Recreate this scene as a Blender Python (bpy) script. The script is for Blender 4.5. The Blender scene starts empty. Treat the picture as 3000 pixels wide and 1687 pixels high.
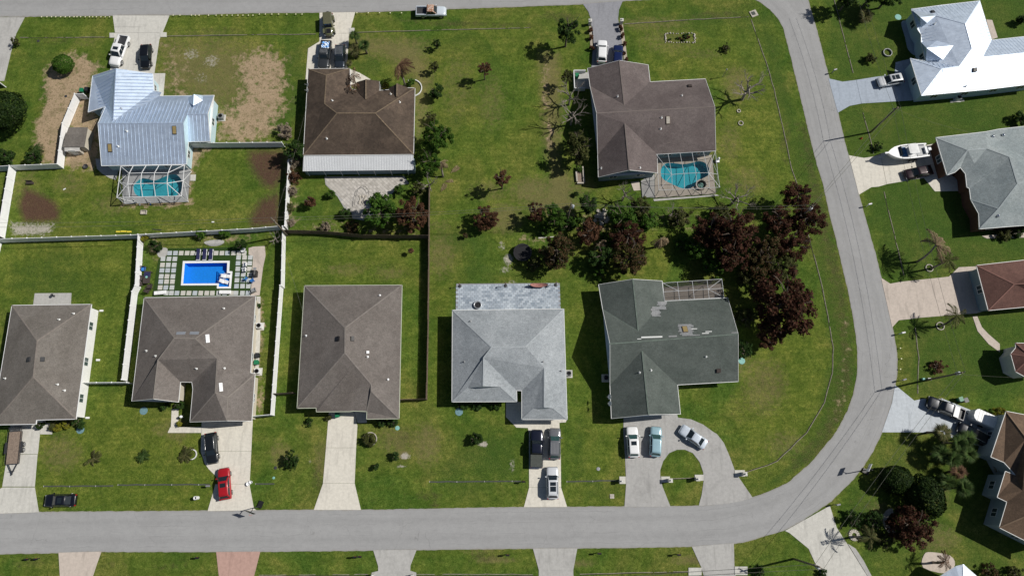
import bpy, bmesh, math, random
import numpy as np
from mathutils import Vector, Matrix, Quaternion
random.seed(7)
SC = bpy.context.scene
COL = SC.collection
# ------------------------------------------------------------------ camera
FPX, NADX, NADY, CAMH = 2000.0, 1478.0, 1372.0, 110.0     # focal length in photo pixels, nadir point, flying height
_d = Vector((NADX - 1500.0, -(NADY - 843.5), -FPX)).normalized()   # world down, in camera axes
_Z = -_d
_X = (Vector((1, 0, 0)) - _Z * _Z.x).normalized()
_Y = _Z.cross(_X)
RWC = Matrix((_X, _Y, _Z)).transposed()     # world -> camera
RCW = RWC.transposed()
cam = bpy.data.cameras.new('camera')
cam.lens = 36.0 * FPX / 3000.0
cam.sensor_width = 36.0
cam.clip_end = 3000
cam_o = bpy.data.objects.new('camera', cam)
COL.objects.link(cam_o)
cam_o.matrix_world = Matrix.Translation((0, 0, CAMH)) @ RCW.to_4x4()
SC.camera = cam_o
# ------------------------------------------------------------------ sky, sun, exposure
SUN_EL = math.radians(46)
SUN_AZ = math.atan2(0.21, 0.978)
SUNV = Vector((math.cos(SUN_EL) * math.cos(SUN_AZ), math.cos(SUN_EL) * math.sin(SUN_AZ), math.sin(SUN_EL)))
world = bpy.data.worlds.new('World')
SC.world = world
world.use_nodes = True
wn = world.node_tree
sky = wn.nodes.new('ShaderNodeTexSky')
sky.sky_type = 'NISHITA'
sky.sun_disc = False
sky.sun_elevation = SUN_EL
sky.sun_rotation = math.pi / 2 - SUN_AZ
wn.links.new(sky.outputs[0], wn.nodes['Background'].inputs[0])
wn.nodes['Background'].inputs[1].default_value = 0.05
sun = bpy.data.lights.new('sun', 'SUN')
sun.energy = 5.0
sun.angle = math.radians(0.5)
sun.color = (1.0, 0.955, 0.88)
sun_o = bpy.data.objects.new('sun', sun)
COL.objects.link(sun_o)
sun_o.rotation_euler = SUNV.to_track_quat('Z', 'Y').to_euler()
vs = SC.view_settings
vs.view_transform = 'Standard'; vs.look = 'None'; vs.gamma = 1.0; vs.use_curve_mapping = False
vs.exposure = -0.14

# ------------------------------------------------------------------ helpers
def U(p, z=0.0):
    """point of the photo -> place in the world at height z"""
    v = RCW @ Vector((p[0] - 1500.0, 843.5 - p[1], -FPX))
    t = (z - CAMH) / v.z
    return Vector((v.x * t, v.y * t, z))
def T(c, r, x, y):
    return (750 * c + x / 3.433, (0, 422, 844, 1265)[r] + y / 3.433)
def TL(c, r, *a):
    return [T(c, r, a[i], a[i + 1]) for i in range(0, len(a), 2)]
def UL(pts, z=0.0):
    return [U(p, z) for p in pts]
def smooth_loop(pts, n=4, closed=True):
    out = []; N = len(pts)
    for i in range(N if closed else N - 1):
        p0 = pts[(i - 1) % N] if closed or i > 0 else pts[i]
        p1 = pts[i]; p2 = pts[(i + 1) % N]
        p3 = pts[(i + 2) % N] if closed or i + 2 < N else p2
        for k in range(n):
            t = k / n
            q = []
            for a in range(2):
                q.append(0.5 * ((2 * p1[a]) + (-p0[a] + p2[a]) * t + (2 * p0[a] - 5 * p1[a] + 4 * p2[a] - p3[a]) * t * t
                                + (-p0[a] + 3 * p1[a] - 3 * p2[a] + p3[a]) * t ** 3))
            out.append(tuple(q))
    if not closed: out.append(tuple(pts[-1][:2]))
    return out

class MB:
    """collects vertices and faces of one mesh"""
    def __init__(s): s.v = []; s.f = []
    def add(s, vs, fs):
        b = len(s.v); s.v += [tuple(v) for v in vs]; s.f += [[i + b for i in f] for f in fs]; return s
    def box(s, c, size, rz=0.0, ax=None):
        hx, hy, hz = size[0] / 2, size[1] / 2, size[2] / 2
        ca, sa = math.cos(rz), math.sin(rz)
        vs = []
        for dz in (-hz, hz):
            for dx, dy in ((-hx, -hy), (hx, -hy), (hx, hy), (-hx, hy)):
                vs.append((c[0] + dx * ca - dy * sa, c[1] + dx * sa + dy * ca, c[2] + dz))
        return s.add(vs, [(3, 2, 1, 0), (4, 5, 6, 7), (0, 1, 5, 4), (1, 2, 6, 5), (2, 3, 7, 6), (3, 0, 4, 7)])
    def bar(s, a, b, w, h=None, up=(0, 0, 1)):
        a = Vector(a); b = Vector(b); d = b - a
        if d.length < 1e-5: return s
        d.normalize(); u = Vector(up)
        if abs(d.dot(u)) > .97: u = Vector((0, 1, 0))
        x = d.cross(u).normalized(); y = x.cross(d).normalized()
        h = h or w; vs = []
        for p in (a, b):
            for i, j in ((-1, -1), (1, -1), (1, 1), (-1, 1)):
                vs.append(p + x * (i * w / 2) + y * (j * h / 2))
        return s.add(vs, [(0, 1, 2, 3), (7, 6, 5, 4), (0, 4, 5, 1), (1, 5, 6, 2), (2, 6, 7, 3), (3, 7, 4, 0)])
    def tube(s, pts, rad, n=6, cap=True):
        pts = [Vector(p) for p in pts]; b0 = len(s.v); m = len(pts)
        if not hasattr(rad, '__len__'): rad = [rad] * m
        for i, p in enumerate(pts):
            d = (pts[min(i + 1, m - 1)] - pts[max(i - 1, 0)])
            d = d.normalized() if d.length > 1e-6 else Vector((0, 0, 1))
            u = Vector((0, 0, 1)) if abs(d.z) < .9 else Vector((0, 1, 0))
            x = d.cross(u).normalized(); y = d.cross(x).normalized()
            for k in range(n):
                a = 2 * math.pi * k / n
                s.v.append(tuple(p + (x * math.cos(a) + y * math.sin(a)) * rad[i]))
        for i in range(m - 1):
            for k in range(n):
                s.f.append([b0 + i * n + k, b0 + i * n + (k + 1) % n, b0 + (i + 1) * n + (k + 1) % n, b0 + (i + 1) * n + k])
        if cap:
            s.f.append([b0 + k for k in range(n)][::-1]); s.f.append([b0 + (m - 1) * n + k for k in range(n)])
        return s
    def sweep(s, pts, w, h, closed=False):
        """ribbon of rectangular section along a level path, one connected mesh; pts carry z = middle height"""
        P = [Vector(p) for p in pts]; n = len(P); b = len(s.v)
        for i, p in enumerate(P):
            a = P[i - 1] if (i or closed) else p; c = P[(i + 1) % n] if (i < n - 1 or closed) else p
            d = c - a; d.z = 0; d.normalize(); q = Vector((-d.y, d.x, 0))
            k = 1.0
            if (i or closed) and (i < n - 1 or closed):
                e = (c - p); e.z = 0
                if e.length > 1e-6: k = 1 / max(.5, abs(q.dot(Vector((-e.normalized().y, e.normalized().x, 0)))))
            for x, z in ((-w / 2, -h / 2), (w / 2, -h / 2), (w / 2, h / 2), (-w / 2, h / 2)):
                s.v.append(tuple(p + q * (x * k) + Vector((0, 0, z))))
        for i in range(n if closed else n - 1):
            j = (i + 1) % n
            for k in range(4): s.f.append([b + i * 4 + k, b + i * 4 + (k + 1) % 4, b + j * 4 + (k + 1) % 4, b + j * 4 + k])
        if not closed:
            s.f.append([b, b + 1, b + 2, b + 3]); e = b + (n - 1) * 4; s.f.append([e + 3, e + 2, e + 1, e])
        return s
    def prism(s, poly, z0, z1):
        """poly: list of (x,y[,..]); closed slab"""
        n = len(poly)
        A = sum(poly[i][0] * poly[(i + 1) % n][1] - poly[(i + 1) % n][0] * poly[i][1] for i in range(n))
        if A < 0: poly = poly[::-1]
        vs = [(p[0], p[1], z0) for p in poly] + [(p[0], p[1], z1) for p in poly]
        fs = [list(range(n))[::-1], list(range(n, 2 * n))] + [(i, (i + 1) % n, n + (i + 1) % n, n + i) for i in range(n)]
        return s.add(vs, fs)
    def lathe(s, prof, c=(0, 0, 0), n=16, sx=1.0, sy=1.0):
        b = len(s.v)
        for r, z in prof:
            for k in range(n):
                a = 2 * math.pi * k / n
                s.v.append((c[0] + r * math.cos(a) * sx, c[1] + r * math.sin(a) * sy, c[2] + z))
        m = len(prof)
        for i in range(m - 1):
            for k in range(n):
                s.f.append([b + i * n + k, b + i * n + (k + 1) % n, b + (i + 1) * n + (k + 1) % n, b + (i + 1) * n + k])
        if prof[0][0] > 1e-4: s.f.append([b + k for k in range(n)][::-1])
        if prof[-1][0] > 1e-4: s.f.append([b + (m - 1) * n + k for k in range(n)])
        return s
    def mesh(s, name, mat, smooth=False):
        me = bpy.data.meshes.new(name)
        me.from_pydata(s.v, [], s.f)
        if mat is not None: me.materials.append(mat)
        if smooth: me.polygons.foreach_set('use_smooth', [True] * len(me.polygons))
        me.update()
        return me

def link(name, me, parent=None):
    o = bpy.data.objects.new(name, me); COL.objects.link(o)
    if parent is not None: o.parent = parent
    return o
ORG = {}
def root(name, label, cat, loc=(0, 0, 0), rz=0.0, group=None):
    o = bpy.data.objects.new(name, None); COL.objects.link(o)
    o.empty_display_size = .3
    o.location = loc; o.rotation_euler = (0, 0, rz)
    o['label'] = label; o['category'] = cat
    if group: o['group'] = group
    ORG[o.name] = Vector(loc)
    return o
def part(name, mb, mat, parent, smooth=False, org=None):
    """org: world origin the builder used; shifts world-space vertices into the parent's own axes"""
    if org is not None:
        mb.v = [(v[0] - org[0], v[1] - org[1], v[2] - org[2]) for v in mb.v]
    return link(name, mb.mesh(name, mat, smooth), parent)
def single(name, mb, mat, label, cat, loc=(0, 0, 0), rz=0.0, group=None, smooth=False, world=False):
    if world: mb.v = [(v[0] - loc[0], v[1] - loc[1], v[2] - loc[2]) for v in mb.v]
    o = link(name, mb.mesh(name, mat, smooth)); o.location = loc; o.rotation_euler = (0, 0, rz)
    o['label'] = label; o['category'] = cat
    if group: o['group'] = group
    return o
def struct(name, mb, mat, label=None, smooth=False):
    o = link(name, mb.mesh(name, mat, smooth)); o['kind'] = 'structure'
    if label: o['label'] = label
    return o
def copy_tree(o, parent=None, label=None):
    c = o.copy(); COL.objects.link(c); c.parent = parent
    if label: c['label'] = label
    for ch in list(o.children): copy_tree(ch, c)
    return c
def center(ps):
    return Vector((sum(p[0] for p in ps) / len(ps), sum(p[1] for p in ps) / len(ps), 0))
def inset(poly, d):
    """move every edge of a polygon inwards by d (2D)"""
    n = len(poly); P = [Vector((p[0], p[1])) for p in poly]
    A = sum(P[i].x * P[(i + 1) % n].y - P[(i + 1) % n].x * P[i].y for i in range(n))
    sg = 1 if A > 0 else -1
    out = []
    for i in range(n):
        a, b, c = P[i - 1], P[i], P[(i + 1) % n]
        e1 = (b - a).normalized(); e2 = (c - b).normalized()
        n1 = Vector((-e1.y, e1.x)) * sg; n2 = Vector((-e2.y, e2.x)) * sg
        k = 1 + n1.dot(n2)
        m = (n1 + n2) / k if k > .2 else n1
        out.append(b + m * d)
    return out

# ------------------------------------------------------------------ materials
def nt(name):
    m = bpy.data.materials.new(name); m.use_nodes = True
    t = m.node_tree; b = t.nodes['Principled BSDF']
    return m, t, b
def _n(t, typ, **kw):
    n = t.nodes.new(typ)
    for k, v in kw.items(): setattr(n, k, v)
    return n
def noise(t, vec, scale, detail=3.0, rough=.6, dist=0.0):
    n = _n(t, 'ShaderNodeTexNoise'); n.inputs['Scale'].default_value = scale
    n.inputs['Detail'].default_value = detail; n.inputs['Roughness'].default_value = rough
    n.inputs['Distortion'].default_value = dist
    if vec is not None: t.links.new(vec, n.inputs['Vector'])
    return n.outputs['Fac']
def ramp(t, fac, stops):
    r = _n(t, 'ShaderNodeValToRGB'); e = r.color_ramp.elements
    while len(e) < len(stops): e.new(.5)
    for i, (p, c) in enumerate(stops):
        e[i].position = p; e[i].color = (c[0], c[1], c[2], 1) if hasattr(c, '__len__') else (c, c, c, 1)
    t.links.new(fac, r.inputs[0]); return r.outputs[0]
def mix(t, fac, a, b, mode='MIX'):
    m = _n(t, 'ShaderNodeMix', data_type='RGBA', blend_type=mode)
    for i, v in ((0, fac), (6, a), (7, b)):
        if hasattr(v, 'links'): t.links.new(v, m.inputs[i])
        elif i == 0: m.inputs[0].default_value = v
        else: m.inputs[i].default_value = (v[0], v[1], v[2], 1) if hasattr(v, '__len__') else (v, v, v, 1)
    return m.outputs[2]
def mth(t, op, a, b=0.0, c=None):
    m = _n(t, 'ShaderNodeMath', operation=op)
    for i, v in enumerate((a, b, c)):
        if v is None: continue
        if hasattr(v, 'links'): t.links.new(v, m.inputs[i])
        else: m.inputs[i].default_value = v
    return m.outputs[0]
def coords(t, kind='Object'):
    return _n(t, 'ShaderNodeTexCoord').outputs[kind]
def wpos(t):
    return _n(t, 'ShaderNodeNewGeometry').outputs['Position']
def bump(t, b, h, strength=.4, dist=.05):
    n = _n(t, 'ShaderNodeBump'); n.inputs['Strength'].default_value = strength; n.inputs['Distance'].default_value = dist
    t.links.new(h, n.inputs['Height']); t.links.new(n.outputs[0], b.inputs['Normal'])
MATS = {}
def plain(name, col, rough=.7, metal=0.0, var=.12, scale=1.5, spec=.5, coat=0.0):
    if name in MATS: return MATS[name]
    m, t, b = nt(name)
    p = wpos(t)
    f = noise(t, p, scale, 4)
    c = ramp(t, f, [(.3, [v * (1 - var) for v in col]), (.7, [min(1, v * (1 + var)) for v in col])])
    t.links.new(c, b.inputs['Base Color'])
    b.inputs['Roughness'].default_value = rough; b.inputs['Metallic'].default_value = metal
    b.inputs['Specular IOR Level'].default_value = spec
    b.inputs['Coat Weight'].default_value = coat; b.inputs['Coat Roughness'].default_value = .05
    MATS[name] = m
    return m
def concrete(name, col, stain=.25):
    m, t, b = nt(name)
    p = wpos(t)
    big = noise(t, p, .35, 5, .65, .4); med = noise(t, p, 2.2, 5, .7); fine = noise(t, p, 14, 3)
    c = ramp(t, big, [(.3, [v * (1 - stain) for v in col]), (.5, col), (.75, [min(1, v * 1.06) for v in col])])
    c = mix(t, .45, c, ramp(t, med, [(.34, [v * .66 for v in col]), (.62, [min(1, v * 1.1) for v in col])]))
    c = mix(t, .25, c, ramp(t, fine, [(.3, [v * .75 for v in col]), (.7, [min(1, v * 1.12) for v in col])]))
    # tyre and drip marks: long stretched streaks
    mp = _n(t, 'ShaderNodeMapping'); mp.inputs['Scale'].default_value = (1.4, .22, 1); t.links.new(p, mp.inputs[0])
    st = noise(t, mp.outputs[0], 1.0, 4, .6)
    c = mix(t, mth(t, 'MULTIPLY', ramp(t, st, [(.53, 0.0), (.68, 1.0)]), .38), c, [v * .55 for v in col])
    t.links.new(c, b.inputs['Base Color']); b.inputs['Roughness'].default_value = .9
    b.inputs['Specular IOR Level'].default_value = .2
    bump(t, b, med, .15, .02)
    return m
def shingle(name, col, col2, streak=.0, scale=1.0):
    m, t, b = nt(name)
    p = wpos(t)
    big = noise(t, p, .2, 4, .6, .5); fine = noise(t, p, 7, 3, .75); mid = noise(t, p, 1.3, 5, .7, .4)
    c = ramp(t, big, [(.35, [v * .96 for v in col]), (.65, [v * 1.03 for v in col2])])
    # single tabs, each a slightly different tone
    vo = _n(t, 'ShaderNodeTexVoronoi'); vo.inputs['Scale'].default_value = 3.0; t.links.new(p, vo.inputs['Vector'])
    sv = _n(t, 'ShaderNodeSeparateColor'); t.links.new(vo.outputs['Color'], sv.inputs[0])
    c = mix(t, 1.0, c, ramp(t, sv.outputs[0], [(0, .91), (1, 1.09)]), 'MULTIPLY')
    c = mix(t, 1.0, c, ramp(t, mid, [(.36, .96), (.64, 1.04)]), 'MULTIPLY')
    c = mix(t, 1.0, c, ramp(t, fine, [(.36, .8), (.64, 1.2)]), 'MULTIPLY')
    if streak:
        c = mix(t, mth(t, 'MULTIPLY', ramp(t, noise(t, p, .8, 5, .75, 1.0), [(.42, 0.0), (.68, 1.0)]), streak), c, [v * .35 for v in col])
    t.links.new(c, b.inputs['Base Color']); b.inputs['Roughness'].default_value = .85
    b.inputs['Specular IOR Level'].default_value = .3
    # shingle courses run level: bands of height
    sep = _n(t, 'ShaderNodeSeparateXYZ'); t.links.new(p, sep.inputs[0])
    saw = mth(t, 'FRACT', mth(t, 'MULTIPLY', sep.outputs[2], 1 / .075))
    bump(t, b, mth(t, 'ADD', mth(t, 'MULTIPLY', saw, .6), fine), .5, .02)
    return m
def leafmat(name, cols, trans=.25, rough=.6):
    m, t, b = nt(name)
    g = _n(t, 'ShaderNodeNewGeometry')
    oi = _n(t, 'ShaderNodeObjectInfo')
    n = len(cols)
    c = ramp(t, g.outputs['Random Per Island'], [(i / max(1, n - 1), c_) for i, c_ in enumerate(cols)])
    big = noise(t, g.outputs['Position'], .9, 3)
    c = mix(t, .75, c, mix(t, 1.0, c, ramp(t, big, [(.3, .55), (.7, 1.35)]), 'MULTIPLY'))
    c = mix(t, .5, c, mix(t, 1.0, c, ramp(t, oi.outputs['Random'], [(0, .7), (1, 1.25)]), 'MULTIPLY'))
    t.links.new(c, b.inputs['Base Color']); b.inputs['Roughness'].default_value = rough
    b.inputs['Specular IOR Level'].default_value = .08
    if trans:
        out = t.nodes['Material Output']
        tr = _n(t, 'ShaderNodeBsdfTranslucent'); t.links.new(c, tr.inputs[0])
        ms = _n(t, 'ShaderNodeMixShader'); ms.inputs[0].default_value = trans
        t.links.new(b.outputs[0], ms.inputs[1]); t.links.new(tr.outputs[0], ms.inputs[2]); t.links.new(ms.outputs[0], out.inputs[0])
    return m

M = {}
M['white'] = plain('white_vinyl', (.78, .79, .80), .5, var=.05)
M['trim'] = plain('white_trim', (.7, .71, .7), .6, var=.05)
M['fascia_green'] = plain('pale_green_fascia', (.50, .54, .42), .6, var=.08)
M['alu'] = plain('white_aluminium', (.68, .69, .70), .45, var=.05)
M['alu_grey'] = plain('grey_aluminium', (.42, .44, .46), .5, var=.08)
M['black'] = plain('black_plastic', (.012, .012, .014), .45, var=.2)
M['rubber'] = plain('tyre_rubber', (.018, .018, .018), .85, var=.2)
M['rim'] = plain('wheel_rim', (.42, .43, .45), .35, .7, var=.1)
M['chrome'] = plain('chrome', (.7, .71, .73), .2, .9, var=.05)
M['grey'] = plain('grey_metal', (.28, .29, .30), .5, .2)
M['dark'] = plain('dark_metal', (.035, .036, .04), .55)
M['wood_fence'] = plain('weathered_fence_wood', (.13, .095, .07), .9, var=.35, scale=3)
M['wood_deck'] = plain('trailer_deck_wood', (.22, .17, .135), .9, var=.3, scale=4)
M['wood_pole'] = plain('utility_pole_wood', (.17, .14, .105), .9, var=.25, scale=4)
M['bark'] = plain('bark', (.12, .095, .075), .95, var=.35, scale=5)
M['bark_pale'] = plain('pale_bark', (.25, .22, .19), .95, var=.3, scale=5)
M['bin_green'] = plain('green_bin_plastic', (.01, .17, .075), .5, var=.1)
M['bin_black'] = plain('black_bin_plastic', (.02, .022, .027), .5, var=.1)
M['stone'] = plain('pale_stone', (.42, .39, .34), .9, var=.3, scale=4)
M['wire'] = plain('wire', (.15, .15, .12), .5, .2)
M['cream'] = plain('cream_wall', (.60, .61, .58), .85, var=.06)
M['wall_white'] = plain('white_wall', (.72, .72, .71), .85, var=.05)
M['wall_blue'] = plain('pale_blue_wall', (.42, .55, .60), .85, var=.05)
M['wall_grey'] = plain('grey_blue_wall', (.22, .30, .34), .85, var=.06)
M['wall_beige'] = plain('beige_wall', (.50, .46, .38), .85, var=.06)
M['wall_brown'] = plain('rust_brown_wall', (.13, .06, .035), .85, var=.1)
M['wall_shade'] = plain('white_wall_in_shade', (.34, .40, .43), .85, var=.06)  # white wall, its west-side shade put into the colour
M['red_tile'] = plain('red_paver', (.40, .18, .13), .85, var=.25, scale=5)
M['blue'] = plain('blue_plastic', (.02, .16, .5), .5)
M['navy'] = plain('navy_fabric', (.014, .016, .07), .9, var=.2, scale=4)
M['brown_wicker'] = plain('brown_wicker', (.045, .033, .03), .8, var=.3, scale=8)
M['yellow'] = plain('yellow_plastic', (.62, .52, .05), .6)
M['orange'] = plain('orange_plastic', (.5, .08, .03), .6)
M['teal'] = plain('teal_lid', (.20, .42, .38), .7, var=.15)
M['bluegrey'] = plain('blue_grey_lid', (.13, .24, .27), .8, var=.2, scale=3)
M['steel'] = plain('galvanised', (.5, .52, .55), .3, .6)
M['skylight'] = plain('amber_skylight', (.30, .23, .10), .25, var=.1)
M['rust'] = None
def glassmat(name, col, rough=.04):
    m, t, b = nt(name)
    b.inputs['Base Color'].default_value = (*col, 1); b.inputs['Roughness'].default_value = rough
    b.inputs['Specular IOR Level'].default_value = .6
    n = noise(t, wpos(t), .7, 2); bump(t, b, n, .05, .1)
    return m
M['glass'] = glassmat('dark_glass', (.015, .022, .028))
M['glass_green'] = glassmat('green_windshield', (.03, .075, .075))
M['pane'] = glassmat('window_pane', (.05, .075, .08))
def rusty():
    m, t, b = nt('rusty_roof_paint'); p = wpos(t)
    c = ramp(t, noise(t, p, 2.6, 6, .75, 1.5), [(.42, (.55, .52, .5)), (.5, (.42, .25, .16)), (.58, (.24, .09, .04))])
    t.links.new(c, b.inputs['Base Color']); b.inputs['Roughness'].default_value = .8
    return m
M['rust'] = rusty()
def tarp():
    m, t, b = nt('blue_white_tarp'); p = wpos(t)
    c = ramp(t, noise(t, p, 2.2, 3, .5, 1.0), [(.46, (.75, .80, .85)), (.52, (.08, .33, .75))])
    t.links.new(c, b.inputs['Base Color']); b.inputs['Roughness'].default_value = .5
    return m
M['tarp'] = tarp()
def screenmat(name, dens=.22, col=(.02, .02, .022)):
    m, t, b = nt(name)
    b.inputs['Base Color'].default_value = (*col, 1); b.inputs['Roughness'].default_value = .9
    tr = _n(t, 'ShaderNodeBsdfTransparent'); ms = _n(t, 'ShaderNodeMixShader')
    f = noise(t, wpos(t), .5, 2)
    t.links.new(mth(t, 'MULTIPLY_ADD', f, .1, dens - .05), ms.inputs[0])
    t.links.new(tr.outputs[0], ms.inputs[1]); t.links.new(b.outputs[0], ms.inputs[2])
    t.links.new(ms.outputs[0], t.nodes['Material Output'].inputs[0])
    return m
M['screen'] = screenmat('insect_screen', .15)
M['screen_shade'] = screenmat('shaded_insect_screen', .5)  # denser screen stands in for the shade inside the porch
M['trampoline'] = plain('trampoline_mat', (.012, .012, .014), .9)
def watermat(name, tint):
    m, t, b = nt(name)
    tr = _n(t, 'ShaderNodeBsdfTransparent'); tr.inputs[0].default_value = (*tint, 1)
    gl = _n(t, 'ShaderNodeBsdfGlossy'); gl.inputs['Roughness'].default_value = .06
    fr = _n(t, 'ShaderNodeFresnel'); fr.inputs[0].default_value = 1.33
    n = noise(t, wpos(t), 3.0, 3, .5, .4)
    bn = _n(t, 'ShaderNodeBump'); bn.inputs['Strength'].default_value = .25; bn.inputs['Distance'].default_value = .05
    t.links.new(n, bn.inputs['Height']); t.links.new(bn.outputs[0], gl.inputs['Normal']); t.links.new(bn.outputs[0], fr.inputs['Normal'])
    ms = _n(t, 'ShaderNodeMixShader')
    t.links.new(fr.outputs[0], ms.inputs[0]); t.links.new(tr.outputs[0], ms.inputs[1]); t.links.new(gl.outputs[0], ms.inputs[2])
    t.links.new(ms.outputs[0], t.nodes['Material Output'].inputs[0])
    return m
M['water_blue'] = watermat('blue_pool_water', (.72, .90, .97))
M['water_teal'] = watermat('teal_pool_water', (.62, .90, .92))
def basinmat(name, col):
    m, t, b = nt(name); p = wpos(t)
    c = ramp(t, noise(t, p, 5, 3, .6, 1.2), [(.35, [v * .9 for v in col]), (.65, [min(1, v * 1.15) for v in col])])
    t.links.new(c, b.inputs['Base Color']); b.inputs['Roughness'].default_value = .8
    return m
M['basin_blue'] = basinmat('blue_pool_liner', (.012, .26, .72))
M['basin_teal'] = basinmat('teal_pool_plaster', (.09, .42, .50))
def paint(name, col, metal=.0, rough=.28):
    m, t, b = nt(name)
    f = noise(t, wpos(t), 6, 3)
    c = ramp(t, f, [(.3, [v * .93 for v in col]), (.7, [min(1, v * 1.05) for v in col])])
    t.links.new(c, b.inputs['Base Color'])
    b.inputs['Metallic'].default_value = metal; b.inputs['Roughness'].default_value = rough
    b.inputs['Coat Weight'].default_value = .6; b.inputs['Coat Roughness'].default_value = .06
    return m
def metalroof(name, col, metal, rough):
    m, t, b = nt(name); p = wpos(t)
    c = ramp(t, noise(t, p, .5, 5, .7), [(.3, [v * .88 for v in col]), (.7, col)])
    c = mix(t, .3, c, ramp(t, noise(t, p, 7, 3), [(.3, [v * .8 for v in col]), (.7, [min(1, v * 1.1) for v in col])]))
    t.links.new(c, b.inputs['Base Color']); b.inputs['Metallic'].default_value = metal
    r = ramp(t, noise(t, p, 1.2, 3), [(.3, rough - .05), (.7, rough + .06)])
    t.links.new(r, b.inputs['Roughness'])
    return m
M['metal_roof'] = metalroof('galvalume_roof', (.72, .83, .99), .84, .55)
M['metal_roof2'] = metalroof('white_galvalume_roof', (.74, .83, .96), .82, .57)
M['patio_roof'] = metalroof('aluminium_patio_roof', (.62, .64, .66), .2, .55)
# ------------------------------------------------------------------ the setting: ground, road, driveways, pools
from mathutils.geometry import tessellate_polygon
def ringslab(outer, hole, z0, z1, mb):
    """slab with a hole"""
    o = [Vector((p[0], p[1], z1)) for p in outer]; h = [Vector((p[0], p[1], z1)) for p in hole]
    tr = tessellate_polygon([o, h]); V = o + h
    fs = []
    for a, b, c in tr:
        n = (V[b] - V[a]).cross(V[c] - V[a])
        fs.append((a, b, c) if n.z > 0 else (a, c, b))
    mb.add(V, fs)
    for loop in (o, h):
        n = len(loop)
        mb.add([(p.x, p.y, z0) for p in loop] + [(p.x, p.y, z1) for p in loop],
               [(i, (i + 1) % n, n + (i + 1) % n, n + i) for i in range(n)])
    return mb
POOL_A = UL(smooth_loop(TL(0, 1, 1350, 410, 1420, 348, 1500, 355, 1560, 367, 1640, 335, 1720, 306, 1790, 318, 1830, 380, 1826, 460, 1795, 510, 1720, 527, 1580, 530, 1440, 530, 1370, 512, 1345, 462), 3), .05)
POOL_B = UL(smooth_loop(TL(2, 1, 1497, 290, 1505, 240, 1550, 195, 1620, 192, 1720, 203, 1800, 192, 1870, 174, 1935, 186, 1980, 240, 1978, 310, 1920, 345, 1862, 385, 1828, 425, 1770, 450, 1690, 440, 1610, 402, 1540, 368, 1505, 330), 3), .05)
def PC(*a):   # pixels of the 420 x 236 crop of the blue pool, scale 6.133
    return [(440 + a[i] / 6.133, 680 + a[i + 1] / 6.133) for i in range(0, len(a), 2)]
POOL_C = UL(PC(622, 560, 1385, 550, 1378, 735, 1440, 740, 1415, 980, 1232, 980, 1235, 920, 592, 925), .05)
SPA = UL([T(2, 1, 1905 + 46 * math.cos(a * math.pi / 8), 408 + 42 * math.sin(a * math.pi / 8)) for a in range(16)], .3)

def sdf(P, poly):
    """signed distance of points P (n,2) to polygon (negative inside)"""
    poly = np.array([(p[0], p[1]) for p in poly]); n = len(poly)
    d = np.full(len(P), 1e9); ins = np.zeros(len(P), bool)
    for i in range(n):
        a = poly[i]; b = poly[(i + 1) % n]; e = b - a; w = P - a
        t = np.clip((w @ e) / max(1e-9, e @ e), 0, 1)
        q = w - t[:, None] * e
        d = np.minimum(d, np.hypot(q[:, 0], q[:, 1]))
        c = ((a[1] > P[:, 1]) != (b[1] > P[:, 1]))
        with np.errstate(divide='ignore', invalid='ignore'):
            xi = (b[0] - a[0]) * (P[:, 1] - a[1]) / (b[1] - a[1]) + a[0]
        ins ^= c & (P[:, 0] < xi)
    return np.where(ins, -d, d)

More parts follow.
